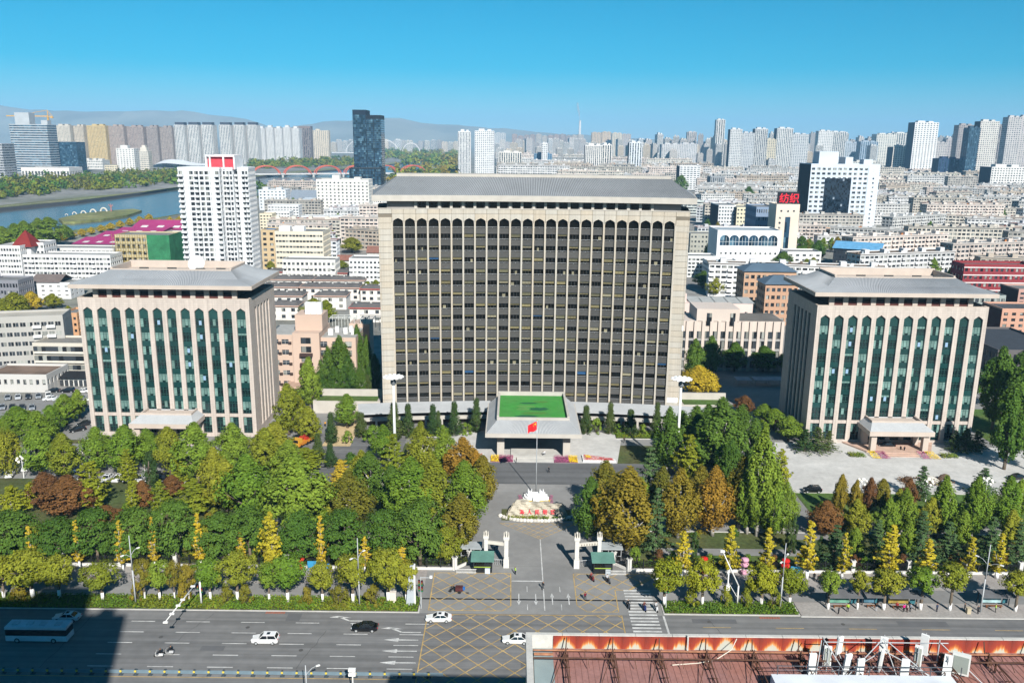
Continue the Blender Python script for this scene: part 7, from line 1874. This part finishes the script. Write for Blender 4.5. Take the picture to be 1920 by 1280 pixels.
# ---- people
def person_mesh(pose):
    V = {'pel':(0,0,.96),'che':(0,0,1.3),'nec':(0,0,1.47),'hea':(0,-.02,1.60),'top':(0,0,1.71)}
    R_ = {'pel':.15,'che':.165,'nec':.06,'hea':.105,'top':.075}
    st = {'stand':0,'walk':.28,'ride':0}[pose]
    for s, n in ((-1,'l'),(1,'r')):
        f = s*st
        V['hip'+n] = (s*.10,0,.9); R_['hip'+n] = .105
        if pose == 'ride': V['kne'+n] = (s*.16,-.42,.86); V['ank'+n] = (s*.15,-.46,.42); V['toe'+n] = (s*.15,-.62,.38)
        else: V['kne'+n] = (s*.11,-f*.55-.02,.5); V['ank'+n] = (s*.11,-f*.9+(.06 if f < 0 else 0),.09); V['toe'+n] = (s*.12,-f*.9-.15,.05)
        R_['kne'+n] = .072; R_['ank'+n] = .05; R_['toe'+n] = .045
        V['sho'+n] = (s*.19,0,1.4); R_['sho'+n] = .075
        if pose == 'ride': V['elb'+n] = (s*.27,-.2,1.18); V['han'+n] = (s*.28,-.5,1.12)
        else: V['elb'+n] = (s*.25,f*.3+.02,1.14); V['han'+n] = (s*.26,f*.6-.08,.9)
        R_['elb'+n] = .052; R_['han'+n] = .042
    E = [('pel','che'),('che','nec'),('nec','hea'),('hea','top')]
    for n in 'lr': E += [('pel','hip'+n),('hip'+n,'kne'+n),('kne'+n,'ank'+n),('ank'+n,'toe'+n),('che','sho'+n),('sho'+n,'elb'+n),('elb'+n,'han'+n)]
    ks = list(V); me = bpy.data.meshes.new('figure'); me.from_pydata([V[k] for k in ks], [(ks.index(a),ks.index(c)) for a, c in E], [])
    o = bpy.data.objects.new('figure', me); COL.objects.link(o)
    md = o.modifiers.new('s', 'SKIN'); sd = o.modifiers.new('u', 'SUBSURF'); sd.levels = 1
    for i, k in enumerate(ks):
        sv = me.skin_vertices[0].data[i]; sv.radius = (R_[k]*(1.12 if k in ('pel','che') else 1), R_[k]*(.78 if k in ('pel','che') else 1)); sv.use_root = (k == 'pel')
    dg = bpy.context.evaluated_depsgraph_get(); out = bpy.data.meshes.new_from_object(o.evaluated_get(dg)); bpy.data.objects.remove(o)
    out.polygons.foreach_set('use_smooth', [True]*len(out.polygons)); return out
FIG = {p: person_mesh(p) for p in ('stand','walk','ride')}
skin = P('c99a7c', .6); hairm = M('hair', (.012,.010,.009), .7, 0, 1); shoe = M('shoes', (.02,.02,.022), .6, 0, 1)
_fig = {}
def person(x, y, pose, top, legs, label, rz=None, z=.03, sc=1.0):
    key = (pose, top, legs)
    if key not in _fig:
        me = FIG[pose].copy()
        for m in (skin, hairm, P(top, .66), P(legs, .6), shoe): me.materials.append(m)
        for p in me.polygons:
            c = p.center; i = 2
            if c.z > 1.645 or (c.z > 1.5 and c.y > .03): i = 1
            elif c.z > 1.46: i = 0
            elif abs(c.x) > .2 and ((c.z < .95 and pose != 'ride') or (pose == 'ride' and c.y < -.44 and c.z > 1.0)): i = 0
            elif pose == 'ride': i = 4 if c.z < .45 else 3 if c.z < .99 and c.y < .4 else 2
            elif c.z < .085: i = 4
            elif c.z < .98: i = 3
            p.material_index = i
        _fig[key] = me
    o = obj('person', _fig[key], None, (x,y,z), rp_.uniform(0,6.28) if rz is None else rz)
    o.scale = (sc,sc,sc); tag(o, label, 'person'); return o
PEOPLE = [
 (927,1032,'walk','e8e8ea','2a3040','person in white top walking on the divider line inside the gate'),(933,1031,'walk','20242c','4a78a8','person in dark top beside the one in white inside the gate'),
 (966,1077,'stand','b8e060','20242a','guard in yellow-green vest standing left of the drive'),(1018,1105,'walk','20242a','181a20','person in black walking along the divider line'),
 (1097,1125,'walk','7a2434','1c1e24','person in maroon jacket crossing the right yellow box'),(1018,856,'walk','e6e6e6','3a3e48','person in white on the canopy steps'),(1021,855,'walk','f0f0f0','8a8e96','second person in white beside the first on the canopy steps'),
 (968,868,'stand','16181c','16181c','person in black at the left end of the canopy steps'),(1029,886,'walk','22262e','1a1c22','person in dark clothes walking across the compound road'),
 (1688,846,'stand','1a1c24','14161a','guard in dark clothes left of the right porch steps'),(1695,847,'stand','1c2030','14161a','guard in dark clothes right of the first at the porch steps'),
 (1526,1088,'walk','1c1e22','24262c','person in black walking apart on the right sidewalk'),(1533,1092,'walk','2a2c34','1a1c20','person in dark grey, left of the pair on the right sidewalk'),(1537,1092,'walk','1e2026','2c2e34','person in black, right of the pair on the right sidewalk'),
 (1572,1151,'stand','3a3c44','16181c','person in grey jacket before the green-advert shelter'),(1589,1146,'stand','b6d84a','22262c','worker in yellow-green vest before the green-advert shelter'),(1642,1145,'stand','22242a','d8d8dc','person in black top at the narrow shelter'),
 (1681,1143,'stand','a02a2a','22242a','person in red at the yellow-advert shelter'),(1694,1147,'stand','e0208a','26282e','person in bright pink at the yellow-advert shelter'),(1700,1147,'stand','d8c8c8','4a2a2a','person in pale top beside the one in pink'),(1706,1146,'stand','aab4c4','2e323a','person in grey-blue at the yellow-advert shelter'),
 (1716,1143,'stand','16181c','16181c','person in black right of the yellow-advert shelter'),(1756,1146,'stand','2c3a58','1c2438','person in navy standing alone on the bus pavement'),(1866,1147,'stand','b4dc58','22262c','worker in yellow-green vest at the far right shelter'),(1808,1145,'stand','141618','141618','person in black beside the cream bin on the bus pavement'),
 (398,1066,'walk','2a50c8','2a2c34','person in bright blue jacket by the left fence'),(312,1068,'walk','8a9098','3a3c44','person in grey by the left fence'),(1833,1150,'stand','2c3038','1c1e24','person in dark clothes by the far right lamp pole'),
 (600,802,'stand','3a68b8','20242c','worker in blue on the sand path'),(610,800,'stand','e0a030','20242c','worker in orange on the sand path'),(1170,830,'walk','16181c','16181c','person in black beside the plaza edge right of the canopy'),
]
for (x, y, pose, top, legs, lab) in PEOPLE:
    q = at(x, y, .12 if (x > 1540 and y > 1135) else 0); person(q.x, q.y, pose, top, legs, lab, z=.13 if (x > 1540 and y > 1135) else .06)
# ---- scooters with riders
def scooter(x, y, rz, colr, label, wx=0):
    t = thing('scooter', label, 'scooter', (x,y,.04), rz)
    b = MB(); b.tube((-.05,-.6,.25),(.05,-.6,.25),.25,n=12); wh = b.mesh('wheel', [tyre]); obj('wheel', wh, t); obj('wheel', wh, t, (0,1.15,0))
    m = P(colr, .62, rough=.4)
    b = MB(); b.hexa([(-.16,-.05,.25),(.16,-.05,.25),(.18,.75,.3),(-.18,.75,.3),(-.14,.1,.72),(.14,.1,.72),(.18,.75,.78),(-.18,.75,.78)]); b.box(-.16,.16,-.5,.1,.24,.32); b.build('body', m, t)
    b = MB(); b.hexa([(-.2,-.55,.3),(.2,-.55,.3),(.2,-.48,.3),(-.2,-.48,.3),(-.17,-.42,1.0),(.17,-.42,1.0),(.17,-.36,1.0),(-.17,-.36,1.0)]); b.tube((-.34,-.36,1.06),(.34,-.36,1.06),.025); b.tube((0,-.62,.3),(0,-.36,1.05),.04); b.build('front_shield', m, t)
    b = MB(); b.box(-.15,.15,.1,.8,.78,.88); b.build('seat', shoe, t)
for x, y, c, top, legs, lab in ((1178,1140,'3a4048','22262e','2a2c34','dark'),(1208,1144,'20306a','6a3a34','1c2c5c','blue'),(1230,1145,'d4d6d8','c4c8cc','5a5e66','silver')):
    q = at(x, y); scooter(q.x,q.y,.25,c,'%s scooter stopped on the right crosswalk' % lab); person(q.x,q.y+.35,'ride',top,legs,'rider in %s clothes on the %s scooter on the crosswalk' % ({'dark':'dark','blue':'brown and navy','silver':'pale grey'}[lab],lab),rz=.25,z=.02)
for x, y, c, top, lab in ((1110,1088,'7a3030','8a3a3a','maroon'),(1140,1092,'50545c','c9ccd2','grey')):
    q = at(x, y); scooter(q.x,q.y,.5,c,'%s scooter leaving the right gate kiosk' % lab); person(q.x-.17,q.y+.3,'ride',top,'22242c','rider on the %s scooter by the right gate kiosk' % lab,rz=.5,z=.02)
q = at(298,1231); scooter(q.x,q.y,-math.pi/2,'e6e6e6','white scooter riding left between the lane dashes'); person(q.x+.35,q.y,'ride','1c1e24','22242c','rider in black on the white scooter in the lanes',rz=-math.pi/2,z=.02)
scooter(q.x+1.4,q.y+.8,-math.pi/2,'d0d2d4','second pale scooter abreast of the white one in the lanes'); person(q.x+1.75,q.y+.8,'ride','16181c','22242c','rider in black on the second pale scooter',rz=-math.pi/2,z=.02)
q = at(852,1110); t = thing('cargo_tricycle', 'cargo tricycle with dark load and blue tank on the left yellow box', 'tricycle', (q.x,q.y,.04), -math.pi/2)
b = MB(); b.box(-.55,.55,.2,1.6,.5,1.2); b.build('cargo_box', P('5a3030'), t); b = MB(); b.tube((-.03,-.8,.28),(.03,-.8,.28),.28,n=12); b.build('wheel', tyre, t)
for s in (-.55,.55): b = MB(); b.tube((s-.04,1.0,.28),(s+.04,1.0,.28),.28,n=12); b.build('wheel', tyre, t)
b = MB(); b.tube((0,-.8,.3),(0,-.5,1.0),.03); b.tube((-.3,-.5,1.0),(.3,-.5,1.0),.03); b.tube((0,-.5,.6),(0,.3,.6),.03); b.build('frame', iron, t)
b = MB(); b.tube((0,1.75,.6),(0,1.75,1.1),.3,n=12); b.build('tank', P('2f6fb8', .66), t)
person(q.x-.1,q.y,'ride','1c1c20','22242c','rider in black on the cargo tricycle',rz=-math.pi/2,z=.0)
b = MB(); b.box(-.35,.35,-.3,.3,0,1.0); b.box(-.42,.42,-.36,.36,1.0,1.15); tag(b.build('waste_bin', P('c8bba0', .62), None, (at(1815,1150).x,at(1815,1150).y,.12)), 'cream waste bin on the bus pavement', 'bin')
# ---- globe lamps
b = MB(); b.sphere((0,0,0),.32,0,10,6); gme = b.mesh('globe', [P('f6f3e8', .85, rough=.3)], True)
gl_l = [(45,896),(156,884),(272,882),(402,882),(688,1050)]; gl_r = [(1613,940),(1735,940),(1846,938)]
for i, (x, y) in enumerate(gl_l+gl_r):
    q = at(x, y); left = i < len(gl_l)
    t = thing('globe_lamp', 'white globe cluster lamp %s, %s from the left' % ('before the left wing' if left else 'before the pale plaza', ordn(i if left else i-len(gl_l))), 'lamp', q, 0, 'globe lamps')
    hh = 5.4; b = MB(); b.path([(0,0,0),(0,0,hh)], [.12,.06], 8)
    for k in range(8): a_ = k*math.pi/4; r_ = .9 if k % 2 else 1.25; z = hh-.2 if k % 2 else hh-.9; b.path([(0,0,z-.4),(r_*math.cos(a_),r_*math.sin(a_),z)], [.04,.03], 5)
    b.build('post', white_p, t)
    for k in range(8): a_ = k*math.pi/4; r_ = .9 if k % 2 else 1.25; z = hh+.1 if k % 2 else hh-.6; obj('globe', gme, t, (r_*math.cos(a_),r_*math.sin(a_),z))
    obj('globe', gme, t, (0,0,hh+.35))
# ---- planted rockery on the pale plaza, site clutter
q = at(1735,905); t = thing('plaza_rockery', 'rockery island with shrubs in the middle of the pale plaza', 'rockery', q)
rr = random.Random(3)
for i in range(9):
    b = MB(); s = rr.uniform(.7,1.6); b.sphere((0,0,.2),s,0,7,4,.8); o = b.build('boulder', stone_k if i % 2 else P('6e5a4c', .6, var=.2), t, (rr.uniform(-6,6),rr.uniform(-2,2),.1), rr.random()*6); o.scale = (rr.uniform(.8,1.4),rr.uniform(.7,1.1),rr.uniform(.6,1.5))
cover('rockery_shrubs', q.x-6.5, q.x+6.5, q.y-2.4, q.y+2.4, 1.0, 22, .32, [LEAF['redbrown'], LEAF['olive']], 'red and olive shrubs on the plaza rockery')
q = at(572,832); t = thing('crane_truck', 'orange and yellow crane truck parked on the sand path', 'truck', (q.x,q.y,.07), math.radians(68))
b = MB(); b.box(-4.2,2.6,-1.2,1.2,.7,1.5); b.build('chassis', P('d88a2a', .62), t); b = MB(); b.box(-4.4,-2.6,-1.15,1.15,.7,2.7); cb_ = b.build('cab', P('e0a83a', .62), t)
b = MB(); b.box(-4.43,-4.38,-.95,.95,1.7,2.5); b.build('windscreen', carglass, cb_)
b = MB(); b.hexa([(-2.2,-.35,2.0),(6.5,-.3,2.6),(6.5,.3,2.6),(-2.2,.35,2.0),(-2.2,-.35,2.7),(6.5,-.3,3.2),(6.5,.3,3.2),(-2.2,.35,2.7)]); b.build('boom', P('c8402a', .62), t); b = MB(); b.box(-.6,1.4,-1.0,.2,1.5,2.6); b.build('turntable', P('c8402a', .62), t)
for wx in (-3.3,-.4,.9,2.0):
    for wy in (-1.05,1.05): o = obj('wheel', tyme, t, (wx,wy,.5)); o.scale = (1.5,1.6,1.5)
q = at(608,752); t = thing('site_hut', 'small white site hut with blue window beside the sand path', 'hut', (q.x,q.y,.05))
b = MB(); b.box(-2,2,0,3.4,0,2.9); b.build('wall', P('dfe6ea', .66), t); b = MB(); b.box(-2.2,2.2,-.2,3.6,2.9,3.1); b.build('roof', P('a8b4bc'), t); b = MB(); b.box(-.6,.7,-.05,.02,1.1,2.2); b.build('window', P('4a78b8', .6), t)
# ================================================================ NEAR ROOFTOP, SHADE TOWER, HAZE
conc = P('dcdad4', .58, var=.12, scale=.5, fine=.08)
def rust_mat():
    m = bpy.data.materials.new('rusted_sheet'); m.use_nodes = True; t = m.node_tree; N = t.nodes; L = t.links; b = N['Principled BSDF']; b.inputs['Roughness'].default_value = .8
    g = N.new('ShaderNodeNewGeometry'); sx = N.new('ShaderNodeSeparateXYZ'); L.new(g.outputs['Position'], sx.inputs[0])
    mp = N.new('ShaderNodeMapping'); mp.inputs['Scale'].default_value = (9,9,.7); L.new(g.outputs['Position'], mp.inputs[0])
    st = N.new('ShaderNodeTexNoise'); st.inputs['Scale'].default_value = 1.0; st.inputs['Detail'].default_value = 5; L.new(mp.outputs[0], st.inputs['Vector'])
    mp2 = N.new('ShaderNodeMapping'); mp2.inputs['Scale'].default_value = (.55,.55,.1); L.new(g.outputs['Position'], mp2.inputs[0])
    bg = N.new('ShaderNodeTexNoise'); bg.inputs['Scale'].default_value = .35; bg.inputs['Detail'].default_value = 2; L.new(mp2.outputs[0], bg.inputs['Vector'])
    # paint left on the lower part of each sheet: scallops every 1.6 m
    sc = N.new('ShaderNodeMath'); sc.operation = 'MULTIPLY'; sc.inputs[1].default_value = math.pi/1.62; L.new(sx.outputs[0], sc.inputs[0])
    sn = N.new('ShaderNodeMath'); sn.operation = 'SINE'; L.new(sc.outputs[0], sn.inputs[0]); ab = N.new('ShaderNodeMath'); ab.operation = 'ABSOLUTE'; L.new(sn.outputs[0], ab.inputs[0])
    hz = N.new('ShaderNodeMapRange'); hz.inputs[1].default_value = 49.0; hz.inputs[2].default_value = 49.85; hz.inputs[3].default_value = 1.0; hz.inputs[4].default_value = 0; L.new(sx.outputs[2], hz.inputs[0])
    def ma(op, a, c):
        n = N.new('ShaderNodeMath'); n.operation = op
        for i, v in enumerate((a, c)):
            if hasattr(v, 'links'): L.new(v, n.inputs[i])
            else: n.inputs[i].default_value = v
        return n.outputs[0]
    v = ma('ADD', ma('MULTIPLY', ab.outputs[0], .55), ma('MULTIPLY', hz.outputs[0], .5))
    v = ma('ADD', v, ma('MULTIPLY', st.outputs[0], .45))
    v = ma('ADD', v, ma('MULTIPLY', bg.outputs[0], 1.1))
    cr = N.new('ShaderNodeValToRGB'); e = cr.color_ramp.elements
    e[0].position = .0; e[0].color = (.15,.018,.010,1); e[1].position = 1.0; e[1].color = (.36,.38,.34,1)
    for p, c in ((.55,(.25,.03,.013,1)),(.66,(.36,.09,.02,1)),(.74,(.48,.21,.06,1)),(.80,(.38,.36,.28,1))): q = e.new(p); q.color = c
    sc2 = ma('SUBTRACT', ma('MULTIPLY', v, .95), .70); L.new(sc2, cr.inputs[0]); L.new(cr.outputs[0], b.inputs['Base Color'])
    return m
rust = rust_mat()
deckm = M('red_oxide_deck', (.26,.135,.12), .85, .10, .5, fine=.12, tint=(.26,.08,.03), tint_amt=.35)
steel = M('rusty_steel', (.09,.045,.03), .8, .3, 2.0); steel_o = M('orange_rust_steel', (.30,.14,.08), .8, .35, 2.0)
roofb = thing('rooftop_building', 'near building with white parapet and rusted red roof cladding at bottom right', 'building', (0,0,0))
b = MB(); b.box(1.25,68,8,53.3,0,48.9); b.build('wall', P('b5b0a8', .6, var=.1, scale=.1), roofb)
b = MB(); b.box(3.1,68,8.4,52.9,48.9,49.0); dk = b.build('deck', deckm, roofb)
b = MB(); x = 3.3
while x < 45: b.box(x-.02,x+.02,46,52.8,49.0,49.03); x += .42
b.build('deck_ribs', deckm, dk, kind='stuff')
b = MB(); b.box(1.75,3.1,8.4,52.9,48.9,48.99); b.build('gutter_floor', P('9fb0b2', .6, var=.12, scale=.6), roofb)
for i in range(20): b = MB(); b.box(1.2+i*2.6,1.2+(i+1)*2.6-.03,53.02,53.3,48.9,50.0); b.build('parapet_block', conc, roofb)
for i in range(9): b = MB(); b.box(1.2,1.64,53.0-(i+1)*1.6+.02,53.0-i*1.6,48.9,50.0); b.build('parapet_block', conc, roofb)
b = MB(); b.box(0,1.61,52.9,53.0,48.95,49.94); rme = b.mesh('rust_sheet', [rust])
for i in range(26): obj('rust_sheet', rme, roofb, (3.15+i*1.62,0,0))
b = MB(); b.box(1.76,3.1,51.6,51.72,49.3,49.45); b.build('gutter_brace', steel_o, roofb)
# steel truss behind the parapet
for y, z, m in ((51.55,49.75,steel_o),(50.65,49.75,steel)):
    b = MB(); b.box(1.7,46,y-.035,y+.035,z-.04,z+.04); tr_ = b.build('truss_rail', m, roofb)
for i in range(14):
    x = 3.95+i*3.25
    b = MB(); b.box(x-.05,x+.05,50.6,50.7,49.0,49.8); b.box(x-.05,x+.05,51.5,51.6,49.0,49.8); b.box(x-.03,x+.03,47.5,51.9,49.66,49.72)
    b.tube((x,51.9,49.1),(x+.1,52.5,50.15),.045,n=5); b.tube((x,51.55,49.8),(x-1.3,48.0,49.05),.03,n=5)
    b.tube((x-.14,48.0,49.1),(x-.14,51.9,49.7),.03,n=5); b.tube((x+.14,48.0,49.1),(x+.14,51.9,49.7),.03,n=5)
    for q in range(4): b.box(x-.2,x+.2,48.2+q*.9,48.25+q*.9,49.25+q*.1,49.3+q*.1)
    b.box(x-.16,x+.16,51.35,51.6,49.0,49.4)
    b.build('truss_frame', steel, roofb)
b = MB()
for i in range(26): x = 3.6+i*1.6; b.tube((x,51.55,49.72),(x+.06,51.15,49.3),.03,n=4); b.tube((x+.2,50.65,49.72),(x+.26,50.2,49.3),.03,n=4)
b.build('purlin_hooks', steel, roofb, kind='stuff')
for x in (12.6,): b = MB(); b.path([(x,53.0,50.05),(x,52.7,50.08),(x,52.6,49.0)], [.06,.06,.06], 6); b.build('downpipe', conc, roofb)
# white rooftop plant box
t = thing('plant_box', 'white rooftop plant box among the antennas at the bottom edge', 'roof box', (0,0,0))
b = MB(); b.box(17.2,29.0,44,48.55,49.0,50.15); b.build('box', P('e3e8ee', .72), t)
b = MB()
for i in range(7): b.tube((17.6+i*2,48.5,50.15),(17.6+i*2,48.5,50.8),.03,n=4)
b.tube((17.5,48.5,50.8),(29,48.5,50.8),.03,n=4); b.tube((17.5,48.5,50.5),(29,48.5,50.5),.025,n=4); b.build('guard_rail', P('5a6068'), t)
# antennas
antm = P('eef0ee', .74); antd = P('b7bcb4', .6)
def antenna(x, y, z0, h, tilt, yaw, lab, w2=.27):
    h *= 1.25
    t = thing('panel_antenna', lab, 'antenna', (x,y,49.0), yaw)
    b = MB(); b.tube((0,0,0),(0,0,z0+h-49.0),.035,n=6); b.build('pole', gal, t)
    b = MB(); b.hexa([(-w2,-.16,0),(w2,-.16,0),(w2,-.02,0),(-w2,-.02,0),(-w2*.9,-.16,h),(w2*.9,-.16,h),(w2*.9,-.02,h),(-w2*.9,-.02,h)]); o = b.build('panel', antm, t, (0,-.06,z0-49.0)); o.rotation_euler = (math.radians(tilt),0,0)
    b = MB(); b.box(-w2*.7,w2*.7,-.02,.05,.1*h,.9*h); b.build('back_plate', antd, o)
    b = MB()
    for k in range(2): b.box(-.05,.05,-.1,.06,z0-49.0+.25*h+k*.5*h,z0-49.0+.3*h+k*.5*h)
    b.build('bracket', gal, t)
    b = MB()
    for a_ in (.4,2.5,4.6): b.tube((0,0,min(1.4,z0-48.6)),(.8*math.cos(a_),.8*math.sin(a_),.02),.025,n=5)
    b.build('brace', gal, t)
# (photo x, photo y at panel foot, distance, panel height, tilt, yaw)
ANT = [(1568,1222,51.6,1.05,4,.6,'with blue-edged panel by the rust wall'),(1517,1268,50.0,1.4,3,.1,'leftmost of the cluster'),(1550,1250,50.6,1.2,2,2.9,'slim, second from the left'),(1582,1262,50.2,1.3,5,.3,'third from the left by the lattice'),
 (1655,1220,51.8,1.0,6,-.4,'tilted, before the middle of the rust wall'),(1644,1256,50.6,1.3,4,.9,'long, left of the middle brace'),(1732,1224,51.6,1.25,3,-.7,'seen edge-on at the right of the cluster'),(1717,1258,50.6,1.4,3,2.6,'tall, right of the middle brace'),
 (1773,1272,50.0,1.2,-14,-.5,'leaning at the right end'),(1606,1279,49.6,1.3,2,.2,'low at the bottom edge, left one'),(1692,1280,49.6,1.3,2,-.3,'low at the bottom edge, right one')]
for (x, y, Y, h, tl, yw, lab) in ANT:
    p = at_dist(x, y, Y); antenna(p.x, Y, max(49.15, p.z), h, tl, yw, 'white panel antenna on the near roof, '+lab)
p = at_dist(1797,1272,50.2); t = thing('dish_box', 'grey framed flat antenna box leaning at the right of the near roof', 'antenna', (p.x,50.2,49.0), -.5)
b = MB(); b.box(-.55,.55,-.15,.15,.2,1.7); o = b.build('panel', P('dfe2de', .7), t); b = MB(); b.box(-.45,.45,-.17,-.15,.35,1.55); b.build('face', P('a3ada6', .6), o); b = MB(); b.tube((0,.1,0),(0,.1,1.8),.04,n=6); b.build('pole', gal, t)
t = thing('antenna_lattice', 'grey lattice brace standing among the panel antennas', 'steel frame', (25.5,50.6,49.0))
b = MB()
for a_, c_ in (((0,.4,2.3),(-3.4,-1.4,0)),((0,.4,2.3),(3.2,-1.4,0)),((0,.4,2.3),(.6,-1.2,0)),((-4,.5,1.9),(4.5,.5,1.9)),((-4,.5,0),(-4,.5,2.2)),((-4.2,.4,2.1),(-5.2,-1.6,0)),((-4,.4,2.1),(-2.6,-1.4,0)),((3.9,.5,0),(3.9,.5,2.2)),((3.9,.4,2.0),(6.2,-1.3,0)),((-2.6,-1.3,.5),(2.8,-1.3,.5)),((-3.0,-.6,.1),(0,.4,1.3)),((3.0,-.6,.1),(.2,.4,1.3))): b.tube(a_, c_, .035, n=5)
b.build('braces', gal, t)
b = MB(); b.path([(16.0,52.6,50.1),(15.4,51.6,49.9),(14.2,51.0,49.5),(13.0,50.9,49.3),(11.2,50.8,49.2)], [.03]*5, 5); tag(b.build('loose_cable', P('e8e0d0', .7)), 'pale loose cable hanging over the near roof truss', 'cable')
# ---- tall tower beyond the left edge of the view: its shade lies on the lanes
t = thing('shade_tower', 'tall pale tower outside the picture, its shadow covering the left lanes', 'tower', (0,0,0))
b = MB(); b.box(-78,-28,-26,4,0,100); b.box(-75,-44,-24,3.6,100,104.0); b.box(-44,-34,-24,.2,100,110); b.box(-32,-29.5,-20,2,100,103); b.build('wall', P('c9c4bb', .6, var=.1, scale=.05), t)
b = MB()
for k in range(28): b.box(-77,-30,4.0,4.06,3+k*3.45,4.8+k*3.45)
b.build('windows', GLASS, t, kind='stuff')
# ---- haze
hz = bpy.data.materials.new('haze'); hz.use_nodes = True; N = hz.node_tree.nodes; N.clear()
vo = N.new('ShaderNodeVolumePrincipled'); vo.inputs['Density'].default_value = HAZE_D; vo.inputs['Color'].default_value = (.30,.62,.95,1); vo.inputs['Anisotropy'].default_value = -0.1
o_ = N.new('ShaderNodeOutputMaterial'); hz.node_tree.links.new(vo.outputs[0], o_.inputs['Volume'])
b = MB(); b.box(-20100,20100,-800,20100,-1.5,600); o = b.build('haze', hz, kind='stuff')
